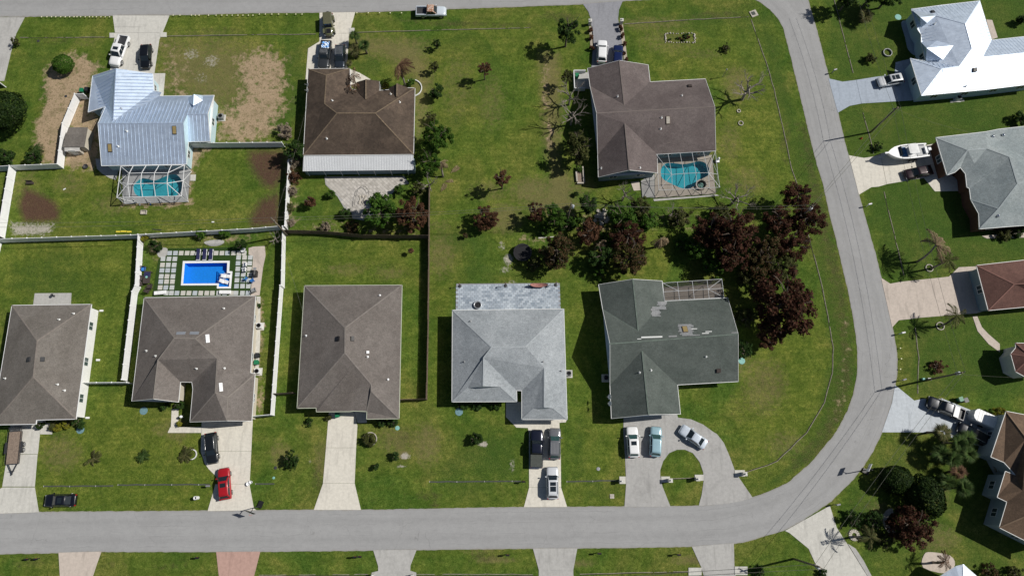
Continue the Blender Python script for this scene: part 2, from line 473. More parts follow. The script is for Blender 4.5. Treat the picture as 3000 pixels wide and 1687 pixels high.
def build_ground():
    xs = np.concatenate([[-1500, -600, -300, -180, -140, -118], np.arange(-104, 104.1, .42), [118, 140, 180, 300, 600, 1500]])
    ys = np.concatenate([[-1500, -600, -250, -120, -60, -34], np.arange(-24, 92.1, .42), [104, 130, 180, 300, 600, 1500]])
    nx, ny = len(xs), len(ys)
    X, Y = np.meshgrid(xs, ys)
    P = np.stack([X.ravel(), Y.ravel()], 1)
    # place of every vertex in photo pixels, used to lay out the bare and dry patches of the lawns
    R = np.array(RWC)
    C = np.concatenate([P, np.full((len(P), 1), -CAMH)], 1) @ R.T
    zc = np.minimum(C[:, 2], -1)
    px = np.stack([1500 - C[:, 0] / zc * FPX, 843.5 + C[:, 1] / zc * FPX], 1)
    masks = {k: np.zeros(len(P)) for k in ('dry', 'sand', 'lush_vignette', 'mulch', 'gravel', 'brown', 'fresh')}
    def poly(k, pts, s=1.0, soft=10.0):
        soft = soft * 2.1 + 3
        m = s * np.clip(.5 - sdf(px, pts) / (2 * soft), 0, 1); masks[k] = np.maximum(masks[k], m)
    def ell(k, x, y, rx, ry, s=1.0):
        r = np.hypot((px[:, 0] - x) / rx, (px[:, 1] - y) / ry); masks[k] = np.maximum(masks[k], s * np.clip(1.5 - r, 0, 1) ** 1.0 * (r < 1.5))
    # bare soil beside the metal-roofed house
    poly('sand', TL(0, 0, 430, 1100, 450, 720, 560, 590, 700, 520, 860, 570, 1050, 690, 940, 765, 890, 1000, 1010, 1000, 1010, 1640, 950, 1720, 560, 1680, 430, 1640, 330, 1449, 350, 1250), 1, 7)
    poly('sand', [(690, 175), (740, 150), (790, 140), (830, 165), (843, 240), (836, 320), (815, 345), (790, 410), (720, 418), (640, 412), (640, 330), (695, 300), (705, 240)], .95, 14)
    poly('sand', [(470, 130), (520, 140), (560, 200), (540, 270), (640, 280), (640, 330), (480, 280)], .55, 22)
    poly('sand', TL(0, 1, 1890, 20, 2150, 20, 2010, 150, 1960, 260, 1930, 460, 1940, 600, 1890, 640, 1200, 640, 1230, 560, 1880, 560), .9, 5)
    poly('dry', [(470, 125), (640, 115), (735, 150), (735, 290), (640, 330), (480, 260)], .75, 25)
    for x, y, rx, ry, s in ((560, 160, 30, 20, .5), (620, 180, 30, 25, .5), (590, 230, 30, 25, .4)): ell('gravel', x, y, rx, ry, s)
    poly('mulch', TL(0, 1, 250, 440, 380, 490, 560, 580, 600, 680, 590, 770, 440, 790, 240, 780, 180, 620), 1, 6)
    poly('mulch', [(728, 440), (840, 436), (834, 520), (800, 560), (770, 545), (740, 505), (725, 470)], .9, 8)
    poly('mulch', [(728, 640), (760, 585), (820, 560), (825, 640), (820, 668), (735, 668)], .9, 8)
    poly('gravel', TL(0, 1, 90, 780, 260, 790, 480, 790, 570, 800, 500, 920, 120, 930), .8, 8)
    poly('dry', TL(0, 1, 150, 300, 330, 290, 420, 500, 250, 440, 180, 600, 120, 560), .5, 14)
    # front lawn of the brown house and beyond
    poly('dry', TL(1, 0, 950, 420, 1150, 390, 1650, 430, 1750, 800, 1700, 1250, 1610, 1400, 1600, 780, 1300, 560, 1180, 560), .85, 12)
    poly('dry', TL(2, 0, 290, 520, 450, 560, 470, 900, 470, 1449, 480, 1700, 600, 1820, 590, 2080, 330, 2050, 400, 1700, 340, 1449), 1, 10)
    ell('sand', 1600, 260, 14, 90, .55); ell('sand', 1612, 400, 14, 60, .5)
    for x, y, rx, ry, s in ((1180, 130, 80, 22, .5), (1230, 190, 30, 60, .4), (1620, 600, 70, 40, .8), (1560, 560, 60, 40, .7), (1680, 540, 70, 30, .5), (2160, 250, 40, 50, .6),
                            (1960, 120, 90, 40, .35), (1900, 70, 120, 20, .4), (2060, 160, 60, 20, .3), (1250, 1300, 40, 60, .6), (1160, 1290, 50, 40, .5), (1180, 1330, 20, 16, .8),
                            (1290, 750, 40, 60, .5), (1480, 640, 50, 40, .7), (1290, 660, 40, 20, .3), (1010, 790, 60, 20, .4), (1140, 800, 50, 20, .4), (950, 1350, 30, 60, .5),
                            (820, 1330, 30, 40, .5), (180, 1330, 60, 50, .5), (60, 1300, 30, 60, .3), (520, 1260, 40, 30, .6), (470, 1260, 30, 20, .4), (330, 600, 60, 30, .4),
                            (200, 540, 50, 30, .4), (2240, 1130, 60, 80, .5), (2180, 1080, 60, 40, .4), (2300, 1300, 60, 40, .4), (2180, 530, 60, 40, .4), (2140, 420, 30, 60, .4),
                            (2740, 1450, 40, 40, .5), (2580, 1500, 40, 30, .5), (2750, 1580, 60, 40, .5), (1430, 560, 60, 30, .4), (1340, 250, 50, 100, .3), (1440, 300, 40, 80, .35),
                            (1040, 870, 0.1, .1, 0), (1400, 1600, 60, 20, .5), (1450, 1640, 60, 10, .6), (2030, 1640, 60, 14, .6), (1700, 1650, 40, 12, .5), (250, 120, 40, 20, .25)):
        if s: ell('dry', x, y, rx, ry, s)
    # swale beside the curving street
    poly('brown', [(2340, 360), (2362, 360), (2405, 560), (2440, 700), (2475, 850), (2490, 980), (2498, 1100), (2470, 1230), (2420, 1310), (2360, 1360), (2320, 1380), (2330, 1350), (2400, 1280), (2450, 1170), (2468, 1030), (2450, 880), (2410, 700)], .75, 12)
    poly('sand', [(2466, 920), (2480, 930), (2490, 1040), (2478, 1180), (2440, 1260), (2430, 1240), (2462, 1140), (2472, 1030)], .45, 10)
    poly('gravel', TL(1, 3, 990, 60, 1020, 60, 1010, 400, 985, 400), .5, 6)
    for x, y, rx, ry, s in ((1185, 1335, 14, 10, .9), (1175, 1365, 16, 8, .6), (1415, 1300, 16, 9, .9), (1490, 760, 16, 20, .7), (1480, 790, 22, 14, .5), (1500, 830, 20, 14, .5), (1470, 720, 14, 20, .5), (905, 1350, 14, 20, .35), (1215, 1335, 20, 10, .3), (1500, 1360, 10, 30, .5), (2420, 1640, 10, 10, .4)): ell('gravel', x, y, rx, ry, s)
    # richer green areas, and lawns darkened for the vignette
    for x, y, rx, ry, s in ((120, 170, 40, 50, .6), (145, 300, 25, 120, .8), (860, 240, 30, 140, .9), (1080, 200, 40, 30, 1), (1430, 1330, 100, 80, .9), (1350, 710, 80, 40, .8), (1400, 800, 60, 40, .6), (150, 820, 120, 90, .8),
                            (1010, 580, 50, 50, .9), (960, 700, 90, 40, .5), (2240, 600, 40, 60, .5), (2760, 340, 160, 30, .9), (2700, 560, 60, 80, .8), (2680, 640, 60, 100, .9), (2900, 720, 80, 40, .9), (2850, 1050, 80, 60, 1), (2800, 1000, 60, 80, .9),
                            (2640, 1620, 60, 40, .7), (2600, 60, 50, 60, .7), (2560, 600, 24, 100, .7), (2490, 720, 30, 120, .5), (1820, 650, 40, 30, .4), (2020, 830, 40, 40, .4), (1700, 1300, 20, 100, .4), (1450, 1500, 200, 20, .4), (1350, 120, 60, 60, .5), (1330, 340, 40, 60, .5), (2150, 60, 80, 30, .5),
                            (240, 1140, 30, 80, .3), (180, 1280, 30, 20, .6), (1700, 1340, 30, 80, .4), (1750, 1430, 60, 40, .6), (1360, 1400, 100, 60, .7), (1600, 360, 0.1, .1, 0)):
        if s: ell('lush_vignette', x, y, rx, ry, s)
    poly('lush_vignette', [(2400, -50), (3100, -50), (3100, 760), (2640, 830), (2580, 740), (2480, 400)], 1.0, 14); poly('lush_vignette', [(2640, 900), (3100, 900), (3100, 1180), (2680, 1150)], 1.0, 14); poly('lush_vignette', [(2440, 1500), (2620, 1280), (3100, 1300), (3100, 1700), (2550, 1700)], .6, 14); poly('lush_vignette', [(2240, 0), (2260, 60), (2330, 330), (2400, 620), (2470, 900), (2480, 1050), (2430, 1250), (2350, 1350), (2390, 1250), (2440, 1050), (2400, 800), (2300, 400), (2220, 60)], 1.0, 8); poly('lush_vignette', [(1260, 60), (1480, 50), (1480, 330), (1300, 400)], .35, 20); poly('lush_vignette', [(1560, 40), (2240, 10), (2300, 200), (2200, 120), (1900, 80), (1560, 70)], .5, 8)  # right-hand polygons paint the vignette's darkening into the grass colour
    poly('brown', [(2345, 380), (2362, 380), (2405, 560), (2442, 700), (2478, 850), (2494, 980), (2500, 1100), (2476, 1210), (2430, 1290), (2370, 1350), (2330, 1370), (2400, 1290), (2450, 1190), (2474, 1050), (2460, 900), (2420, 720)], .5, 4)
    for x, y, rx, ry, s_ in ((1640, 50, 60, 16, .5), (1330, 70, 120, 10, .5), (650, 90, 90, 10, .35), (1200, 60, 60, 8, .4), (1500, 75, 80, 10, .45), (2100, 45, 90, 12, .5), (2300, 420, 16, 60, .5), (540, 1240, 40, 18, .6), (520, 1290, 30, 20, .35), (940, 1400, 30, 40, .5), (930, 1370, 20, 30, .4), (1260, 1450, 40, 16, .5), (1270, 1480, 20, 8, .6), (1180, 1290, 60, 30, .4), (2080, 1640, 60, 12, .6), (1430, 1630, 60, 14, .5), (500, 1660, 60, 10, .4), (330, 1655, 50, 12, .3), (2260, 1120, 60, 60, .35), (2170, 1180, 40, 60, .3), (2520, 1480, 40, 20, .4), (2600, 1200, 14, 40, .3), (80, 1600 + 50, 60, 12, .4), (150, 120, 80, 14, .35), (1100, 780, 50, 20, .3)): ell('brown', x, y, rx, ry, s_)
    for pts, s_ in (([(-60, 705), (400, 690), (385, 870), (350, 1120), (240, 1110), (260, 890), (20, 880), (-60, 900)], .7), ([(110, 1260), (240, 1130), (380, 1150), (480, 1250), (590, 1260), (640, 1420), (600, 1490), (115, 1495)], .75), ([(845, 690), (1245, 705), (1240, 830), (880, 830), (860, 1180), (820, 1180)], .45), ([(1270, 90), (1560, 80), (1560, 640), (1290, 650)], .3), ([(2170, 960), (2400, 860), (2440, 1050), (2380, 1250), (2230, 1360), (2160, 1250)], .8), ([(2110, 200), (2260, 250), (2330, 450), (2330, 560), (2120, 540)], .7),
                    ([(-60, 430), (300, 440), (560, 440), (720, 450), (720, 660), (-60, 690)], .35), ([(1660, 1240), (1820, 1230), (1830, 1480), (1660, 1480)], .5), ([(60, 60), (320, 50), (320, 110), (60, 120)], .4), ([(480, 50), (930, 45), (930, 95), (480, 105)], .5), ([(1280, 830), (1330, 850), (1310, 1180), (1260, 1180)], .7), ([(1665, 800), (1740, 830), (1720, 1220), (1665, 1220)], .5), ([(1830, 90), (2150, 80), (2190, 200), (2100, 220), (1900, 220)], .5), ([(1880, 660), (2020, 680), (1940, 800), (1860, 800)], .9)): poly('fresh', pts, s_, 8)
    poly('lush_vignette', [(2345, 400), (2372, 425), (2405, 545), (2445, 710), (2478, 850), (2503, 990), (2507, 1090), (2478, 1205), (2440, 1265), (2370, 1350), (2300, 1400), (2230, 1440), (2210, 1440), (2290, 1385), (2370, 1300), (2415, 1200), (2440, 1060), (2420, 900), (2385, 740)], .95, 3)
    # soil of the planting beds
    poly('sand', TL(1, 1, 300, 60, 420, 100, 420, 330, 400, 820, 300, 840), .7, 8)
    poly('sand', TL(1, 1, 400, 800, 900, 790, 1300, 850, 1600, 860, 1600, 930, 700, 900, 310, 880), .5, 10)
    poly('sand', TL(0, 1, 1420, 930, 1700, 930, 1680, 1110, 1600, 1180, 1430, 1110), .5, 8)
    poly('sand', TL(0, 1, 2000, 880, 2575, 880, 2575, 980, 2250, 1060, 2040, 1060), .5, 8)
    poly('sand', TL(1, 2, 0, 0, 60, 0, 90, 300, 60, 700, 90, 1200, 30, 1290, 0, 1290), .7, 4)
    for (x, y, rx, ry) in ((1700, 640, 90, 30), (1800, 660, 60, 30), (1980, 650, 100, 30), (1560, 700, 60, 20)): ell('sand', x, y, rx, ry, .35)
    cx = (X[:-1, :-1] + X[1:, 1:]) / 2; cy = (Y[:-1, :-1] + Y[1:, 1:]) / 2
    CP = np.stack([cx.ravel(), cy.ravel()], 1)
    near = (np.abs(CP[:, 0]) < 100) & (CP[:, 1] > -20) & (CP[:, 1] < 90)
    keep = np.ones(len(CP), bool)
    for pl in (POOL_A, POOL_B, POOL_C):
        keep &= ~(near & (sdf(CP, pl) < .32))
    idx = np.arange(nx * ny).reshape(ny, nx)
    F = np.stack([idx[:-1, :-1].ravel(), idx[:-1, 1:].ravel(), idx[1:, 1:].ravel(), idx[1:, :-1].ravel()], 1)[keep]
    rng = np.random.default_rng(3)
    z = np.zeros(len(P))
    inner = (np.abs(P[:, 0]) < 103) & (P[:, 1] > -23) & (P[:, 1] < 91)
    z[inner] -= rng.random(inner.sum()) * .02
    me = bpy.data.meshes.new('ground')
    me.from_pydata(np.column_stack([P, z]).tolist(), [], F.tolist())
    for k, arr in masks.items():
        a = me.attributes.new(k, 'FLOAT', 'POINT'); a.data.foreach_set('value', arr.astype(np.float32))
    m, t, b = nt('lawn'); p = wpos(t)
    def att(k):
        n = _n(t, 'ShaderNodeAttribute'); n.attribute_name = k; return n.outputs['Fac']
    big = noise(t, p, .085, 5, .6, .9); mid = noise(t, p, .42, 6, .72, .6); fine = noise(t, p, 1.9, 6, .8); blade = noise(t, p, 6.5, 4, .8)
    g = ramp(t, big, [(.38, (.054, .104, .013)), (.5, (.084, .126, .017)), (.62, (.116, .138, .025))])
    fr = _n(t, 'ShaderNodeAttribute'); fr.attribute_name = 'fresh'
    g = mix(t, mth(t, 'MULTIPLY', fr.outputs['Fac'], .65), g, (.112, .145, .019))
    g = mix(t, .55, g, mix(t, 1.0, g, ramp(t, mid, [(.36, (.42, .56, .45)), (.5, (1, 1, 1)), (.64, (1.75, 1.42, 1.8))]), 'MULTIPLY'))
    g = mix(t, .8, g, mix(t, 1.0, g, ramp(t, fine, [(.36, (.48, .56, .45)), (.5, (1, 1, 1)), (.64, (1.6, 1.45, 1.8))]), 'MULTIPLY'))
    g = mix(t, .8, g, mix(t, 1.0, g, ramp(t, blade, [(.36, (.42, .46, .4)), (.5, (1, 1, 1)), (.64, (1.65, 1.55, 1.9))]), 'MULTIPLY'))
    # mowing passes, faint
    mp = _n(t, 'ShaderNodeMapping'); mp.inputs['Scale'].default_value = (.05, 1.1, 1); t.links.new(p, mp.inputs[0])
    g = mix(t, mth(t, 'MULTIPLY', ramp(t, noise(t, mp.outputs[0], 1, 2), [(.45, 0.0), (.6, 1.0)]), .3), g, (.05, .085, .01))
    def edge(k, lo=.35, hi=.65, ns=1.3, amp=.5):
        e = mth(t, 'ADD', att(k), mth(t, 'MULTIPLY', mth(t, 'SUBTRACT', noise(t, p, ns, 6, .72), .5), amp * 2))
        return mth(t, 'MULTIPLY', ramp(t, e, [(lo, 0.0), (hi, 1.0)]), mth(t, 'MINIMUM', mth(t, 'MULTIPLY', att(k), 4), 1.0))
    lush_vignette = mix(t, .65, (.034, .072, .010), ramp(t, blade, [(.38, (.010, .026, .004)), (.62, (.085, .15, .028))]))
    g = mix(t, mth(t, 'MULTIPLY', edge('lush_vignette', .2, .9, .3, 1.2), .62), g, lush_vignette)
    dry = mix(t, .6, (.18, .145, .062), ramp(t, blade, [(.3, (.085, .075, .03)), (.7, (.27, .22, .11))]))
    g = mix(t, mth(t, 'MULTIPLY', edge('dry', .1, .75, 1.4, 1.0), .66), g, dry)
    g = mix(t, mth(t, 'MULTIPLY', edge('brown', .2, .8, 1.0, .9), .75), g, ramp(t, blade, [(.38, (.026, .024, .010)), (.5, (.066, .062, .024)), (.62, (.13, .115, .055))]))
    sand = mix(t, .5, ramp(t, fine, [(.3, (.29, .21, .13)), (.7, (.44, .33, .22))]), ramp(t, blade, [(.3, (.24, .17, .10)), (.7, (.46, .36, .25))]))
    wds = mth(t, 'MAXIMUM', ramp(t, noise(t, p, 2.6, 5, .7), [(.53, 0.0), (.60, 1.0)]), mth(t, 'MULTIPLY', ramp(t, noise(t, p, .5, 4, .7), [(.50, 0.0), (.62, 1.0)]), .8))
    sand = mix(t, mth(t, 'MULTIPLY', wds, .62), sand, ramp(t, blade, [(.38, (.05, .05, .018)), (.62, (.20, .17, .08))]))
    g = mix(t, edge('sand', .40, .85, .7, 1.5), g, sand)
    mul = mix(t, .6, (.085, .038, .034), ramp(t, blade, [(.38, (.038, .020, .016)), (.5, (.09, .040, .036)), (.62, (.14, .085, .065))]))
    g = mix(t, mth(t, 'MULTIPLY', edge('mulch', .2, .9, 2.6, .6), .88), g, mul)
    gra = ramp(t, blade, [(.3, (.25, .23, .19)), (.7, (.5, .47, .41))])
    g = mix(t, edge('gravel', .4, .7, 2.2, .7), g, gra)
    tuft = ramp(t, noise(t, p, 1.0, 5, .75), [(.54, 0.0), (.64, 1.0)])
    g = mix(t, mth(t, 'MULTIPLY', tuft, .12), g, (.15, .135, .05))
    # weed specks
    wd = noise(t, p, 1.7, 2, .5)
    g = mix(t, mth(t, 'MULTIPLY', ramp(t, wd, [(.66, 0.0), (.72, 1.0)]), .45), g, (.03, .055, .01))
    t.links.new(g, b.inputs['Base Color']); b.inputs['Roughness'].default_value = .95; b.inputs['Specular IOR Level'].default_value = .12
    bump(t, b, mth(t, 'ADD', fine, mth(t, 'MULTIPLY', blade, .7)), .7, .12)
    me.materials.append(m)
    o = link('ground', me); o['kind'] = 'structure'
build_ground()

# ------------------------------------------------------------------ the road
def road():
    inner = [(-260, 1510), (0, 1502), (116, 1498), (400, 1496), (750, 1493), (1129, 1491), (1500, 1484), (1689, 1483), (1830, 1482), (1960, 1481), (2047, 1480), (2125, 1472), (2204, 1456), (2250, 1440), (2308, 1413), (2381, 1349), (2448, 1267),
             (2483, 1202), (2500, 1153), (2511, 1092), (2512, 1033), (2508, 990), (2499, 931), (2483, 846), (2464, 769), (2451, 710), (2428, 620), (2412, 544), (2393, 483), (2377, 422), (2337, 253), (2311, 146), (2294, 82), (2279, 55), (2256, 30), (2228, 8), (2205, -3), (2150, -16), (2080, -14), (1908, 0), (1820, 5), (1704, 14), (1500, 22), (1040, 38), (750, 40), (500, 46), (0, 51), (-260, 56)]
    outer = [(-260, -95), (900, -105), (1900, -115), (2150, -115), (2310, -100), (2345, -50), (2368, 0), (2396, 96), (2425, 210), (2454, 320), (2477, 422), (2498, 492), (2518, 571), (2541, 658), (2565, 740), (2582, 809), (2590, 846), (2607, 917), (2618, 969), (2629, 1033), (2630, 1092), (2624, 1129), (2611, 1185), (2587, 1264), (2559, 1320), (2530, 1367), (2492, 1414), (2431, 1472), (2337, 1534), (2297, 1553), (2250, 1567), (2199, 1584), (2150, 1593), (2030, 1601), (1850, 1604), (1689, 1606), (1500, 1607), (1129, 1612), (750, 1616), (291, 1616), (169, 1619), (0, 1623), (-260, 1631)]
    rng = random.Random(5)
    def dense(l):
        out = []
        for a, b in zip(l, l[1:]):
            n = max(1, int(math.hypot(b[0] - a[0], b[1] - a[1]) / 14))
            for k in range(n): out.append((a[0] + (b[0] - a[0]) * k / n + rng.uniform(-.4, .4), a[1] + (b[1] - a[1]) * k / n + rng.uniform(-.4, .4)))
        return out + [l[-1]]
    def resample(l, n):
        w = UL(l, .012); L = [0]
        for a, b in zip(w, w[1:]): L.append(L[-1] + (b - a).length)
        out = []; k = 0
        for i in range(n):
            d = L[-1] * i / (n - 1)
            while k < len(w) - 2 and L[k + 1] < d: k += 1
            out.append(w[k].lerp(w[k + 1], (d - L[k]) / max(1e-6, L[k + 1] - L[k])))
        return out
    mb = MB(); cross = []; along = []
    k_in = inner.index((2205, -3)); k_out = outer.index((2368, 0))
    inA = inner[:k_in + 1]; outA = outer[:k_out - 1:-1]
    inB = [(2150, -16)] + inner[inner.index((2080, -14)):]; outB = outer[:outer.index((2150, -115)) + 1][::-1]
    for li, lo, N in ((inA, outA, 420), (inB, outB, 240), ([(2205, -3), (2150, -16), (2120, -17)], [(2368, 0), (2330, -95), (2140, -116)], 12)):
        A, B = resample(li, N), resample(lo, N); base = len(mb.v); C = 11
        for i in range(N):
            ja, jb = rng.uniform(-.05, .05), rng.uniform(-.05, .05)
            d = (B[i] - A[i]).normalized()
            for c in range(C):
                t_ = c / (C - 1); p = (A[i] + d * ja).lerp(B[i] + d * jb, t_); mb.v.append((p.x, p.y, .012 + .05 * (1 - (2 * t_ - 1) ** 2))); cross.append(t_); along.append(i * .5)
        for i in range(N - 1):
            for c in range(C - 1):
                f = [base + i * C + c, base + (i + 1) * C + c, base + (i + 1) * C + c + 1, base + i * C + c + 1]
                a_, b_, c_ = [Vector(mb.v[q]) for q in f[:3]]
                mb.f.append(f if (b_ - a_).cross(c_ - a_).z > 0 else f[::-1])
    m, t, b = nt('asphalt'); p = wpos(t)
    c = ramp(t, noise(t, p, .12, 4, .6, .5), [(.3, (.280, .282, .287)), (.7, (.328, .331, .337))])
    c = mix(t, .35, c, ramp(t, noise(t, p, 9, 4, .75), [(.28, (.20, .20, .20)), (.7, (.40, .40, .395))]))
    c = mix(t, .3, c, ramp(t, noise(t, p, 1.1, 5, .7), [(.3, (.25, .25, .25)), (.65, (.355, .355, .355))]))
    vo = _n(t, 'ShaderNodeTexVoronoi'); vo.feature = 'DISTANCE_TO_EDGE'; vo.inputs['Scale'].default_value = .22
    pv = _n(t, 'ShaderNodeVectorMath', operation='ADD')
    nz = _n(t, 'ShaderNodeTexNoise'); nz.inputs['Scale'].default_value = .8; t.links.new(p, nz.inputs['Vector'])
    t.links.new(p, pv.inputs[0]); t.links.new(nz.outputs['Color'], pv.inputs[1]); t.links.new(pv.outputs[0], vo.inputs['Vector'])
    crack = mth(t, 'MULTIPLY', ramp(t, vo.outputs['Distance'], [(0.0, 1.0), (.007, 0.0)]), ramp(t, noise(t, p, .25, 2), [(.5, 0.0), (.62, .55)]))
    c = mix(t, crack, c, (.16, .16, .16))
    spot = ramp(t, noise(t, p, 1.6, 2, .4), [(.72, 0.0), (.76, 1.0)])
    c = mix(t, mth(t, 'MULTIPLY', spot, .3), c, (.2, .2, .2))
    at = _n(t, 'ShaderNodeAttribute'); at.attribute_name = 'cross'; cr = at.outputs['Fac']
    al = _n(t, 'ShaderNodeAttribute'); al.attribute_name = 'along'
    # wheel paths, paler crown, sandy ragged edges, lengthwise cracks
    wob = mth(t, 'ADD', cr, mth(t, 'MULTIPLY', mth(t, 'SUBTRACT', noise(t, p, .3, 3), .5), .10))
    wp = ramp(t, wob, [(.0, .5), (.16, .8), (.27, .1), (.38, .7), (.5, .95), (.62, .7), (.73, .1), (.84, .8), (1.0, .5)])
    c = mix(t, .55, c, mix(t, 1.0, c, ramp(t, wp, [(0, .86), (1, 1.06)]), 'MULTIPLY'))
    ed = mth(t, 'ABSOLUTE', mth(t, 'SUBTRACT', cr, .5))
    ed = mth(t, 'ADD', ed, mth(t, 'MULTIPLY', mth(t, 'SUBTRACT', noise(t, p, 1.4, 5, .7), .5), .10))
    c = mix(t, mth(t, 'MULTIPLY', ramp(t, ed, [(.465, 0.0), (.50, 1.0)]), .5), c, (.23, .205, .16))
    cvx = _n(t, 'ShaderNodeCombineXYZ'); t.links.new(mth(t, 'MULTIPLY', wob, 14), cvx.inputs[0]); t.links.new(mth(t, 'MULTIPLY', al.outputs['Fac'], .35), cvx.inputs[1])
    streak = noise(t, cvx.outputs[0], 1.0, 4, .65)
    c = mix(t, mth(t, 'MULTIPLY', ramp(t, streak, [(.53, 0.0), (.62, 1.0)]), .16), c, (.22, .22, .22))
    cl = mth(t, 'FRACT', mth(t, 'MULTIPLY', wob, 4.0))
    lc = mth(t, 'MULTIPLY', ramp(t, mth(t, 'ABSOLUTE', mth(t, 'SUBTRACT', cl, .5)), [(0.0, 1.0), (.03, 0.0)]), ramp(t, noise(t, p, .09, 3), [(.47, 0.0), (.58, .5)]))
    c = mix(t, lc, c, (.17, .17, .17))
    pa = ramp(t, noise(t, p, .16, 1, .3), [(.66, 0.0), (.665, 1.0)])
    c = mix(t, mth(t, 'MULTIPLY', pa, .18), c, (.25, .25, .25))
    t.links.new(c, b.inputs['Base Color']); b.inputs['Roughness'].default_value = .9; b.inputs['Specular IOR Level'].default_value = .25
    bump(t, b, noise(t, p, 14, 2), .2, .02)
    o = struct('road', mb, m)
    for nm, arr in (('cross', cross), ('along', along)):
        a = o.data.attributes.new(nm, 'FLOAT', 'POINT'); a.data.foreach_set('value', np.array(arr, np.float32))
road()

# ------------------------------------------------------------------ driveways and paths
CN = {'cream': concrete('cream_concrete', (.64, .61, .54), .14), 'light': concrete('light_concrete', (.55, .54, .50), .18), 'grey': concrete('grey_concrete', (.42, .415, .40), .3),
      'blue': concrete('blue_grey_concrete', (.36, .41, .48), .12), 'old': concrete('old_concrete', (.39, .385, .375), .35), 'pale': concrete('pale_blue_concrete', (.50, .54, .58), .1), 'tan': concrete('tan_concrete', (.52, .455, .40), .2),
      'pink': concrete('pink_concrete', (.45, .295, .25), .12), 'asph': concrete('sealed_drive', (.27, .275, .30), .15), 'edge': concrete('edging_stone', (.42, .37, .30), .35), 'deck': concrete('pool_deck', (.40, .36, .31), .12), 'deckg': concrete('grey_pool_deck', (.38, .39, .40), .1)}
def slabs(name, label, polys, mat, walls=(), z=.045):
    """one driveway: its slabs are parts, with real joints between them"""
    ws = [UL(p, z) for p in polys]
    o = root(name, label, 'x', center(ws[0])); del o['category']; o['kind'] = 'structure'
    org = o.location
    for w in ws:
        q = inset(w, -.024)
        part('concrete_slab', MB().prism(q, -.04, z), CN[mat], o, org=org)
    for (x0, y0, x1, y1) in walls:
        w = UL([(x0, y0), (x1, y0), (x1, y1), (x0, y1)], z)
        part('culvert_headwall', MB().prism(w, -.03, z + .06), CN['light'], o, org=org)
    return o
def box_t(c, r, x0, y0, x1, y1):
    a = T(c, r, x0, y0); b = T(c, r, x1, y1); return (a[0], a[1], b[0], b[1])
slabs('driveway', 'pale driveway with a newer patch in front of the metal-roofed house', [TL(0, 0, 1135, 160, 1415, 160, 1415, 272, 1150, 272), TL(0, 0, 1418, 160, 1702, 160, 1632, 331, 1418, 331), TL(0, 0, 1150, 276, 1415, 276, 1415, 331, 1158, 331),
      TL(0, 0, 1158, 335, 1390, 335, 1390, 800, 1095, 800), TL(0, 0, 1394, 335, 1630, 335, 1600, 400, 1550, 740, 1660, 740, 1640, 975, 1394, 975)], 'light', [box_t(0, 0, 1103, 335, 1156, 383), box_t(0, 0, 1612, 330, 1675, 376)])
slabs('driveway', 'wide concrete driveway cut by the left edge', [TL(0, 0, -300, 178, 245, 178, 160, 340, 110, 520, 40, 815, -300, 815)], 'grey')
slabs('driveway', 'cream driveway crowded with cars before the brown-roofed house', [TL(1, 0, 640, 132, 995, 127, 938, 335, 640, 335), TL(1, 0, 640, 339, 936, 339, 905, 800, 500, 800, 525, 490, 640, 420)], 'cream', [box_t(1, 0, 937, 285, 990, 343)])
slabs('front_path', 'short concrete path beside the brown-roofed house', [TL(1, 0, 950, 700, 1040, 735, 1150, 800, 1010, 860, 950, 860)], 'cream')
slabs('driveway', 'grey driveway with stone edging leading to the purple-brown house', [TL(2, 0, 715, 44, 1112, 14, 1075, 100, 1066, 190, 1100, 400, 1120, 640, 800, 690, 815, 480, 800, 270, 795, 200, 770, 120)], 'asph')
for i, (c_, lab) in enumerate(((TL(2, 0, 778, 270, 808, 270, 822, 480, 790, 480), 'short strip of beige edging stone left of the grey driveway'), (TL(2, 0, 1085, 250, 1115, 250, 1160, 600, 1128, 600), 'long strip of beige edging stone right of the grey driveway'))):
    slabs('edging_strip', lab, [c_], 'edge')
slabs('driveway', 'blue-grey driveway under the silver car by the white metal roof', [TL(3, 0, 610, 792, 750, 825, 885, 808, 938, 1042, 820, 1065, 703, 1133), TL(3, 0, 890, 807, 1090, 775, 1275, 755, 1285, 630, 1450, 590, 1590, 985, 1440, 1010, 943, 1041)], 'blue')
slabs('driveway', 'cream driveway under the boat', [TL(3, 1, 815, 116, 965, 142, 1050, 130, 1130, 105, 1190, 405, 1110, 428, 1040, 433, 915, 508), TL(3, 1, 1135, 95, 1720, -10, 1860, 330, 2010, 330, 1990, 470, 1680, 475, 1570, 340, 1195, 402)], 'cream')
slabs('driveway', 'pinkish paver driveway at the red-roofed house', [TL(3, 1, 1140, 1348, 1230, 1405, 1340, 1385, 1820, 1335, 1920, 1240, 2200, 1225) + TL(3, 2, 2260, 200, 2100, 250, 1900, 265, 1530, 295, 1415, 310, 1315, 320, 1250, 392)], 'tan')
slabs('front_path', 'curved pink path before the red-roofed house', [TL(3, 2, 2060, 285, 2105, 285, 2150, 390, 2215, 460, 2330, 560, 2330, 640, 2220, 560, 2110, 430)], 'tan')
slabs('driveway', 'pale blue driveway under the dark pickup and trailer', [TL(3, 2, 1280, 975, 1470, 1130, 1400, 1446, 1148, 1446, 1250, 1150), TL(3, 2, 1474, 1130, 1560, 1112, 1750, 1112, 1690, 1449, 1404, 1446), TL(3, 2, 1754, 1110, 1990, 1205, 2390, 1370, 2380, 1560, 2300, 1640, 1694, 1450)], 'pale')
slabs('driveway', 'cream driveway under the palm shadow in the bottom right', [TL(3, 3, 175, 992, 622, 742, 690, 960, 800, 1130, 1030, 1500, 560, 1500, 410, 1170, 215, 1010)], 'light')
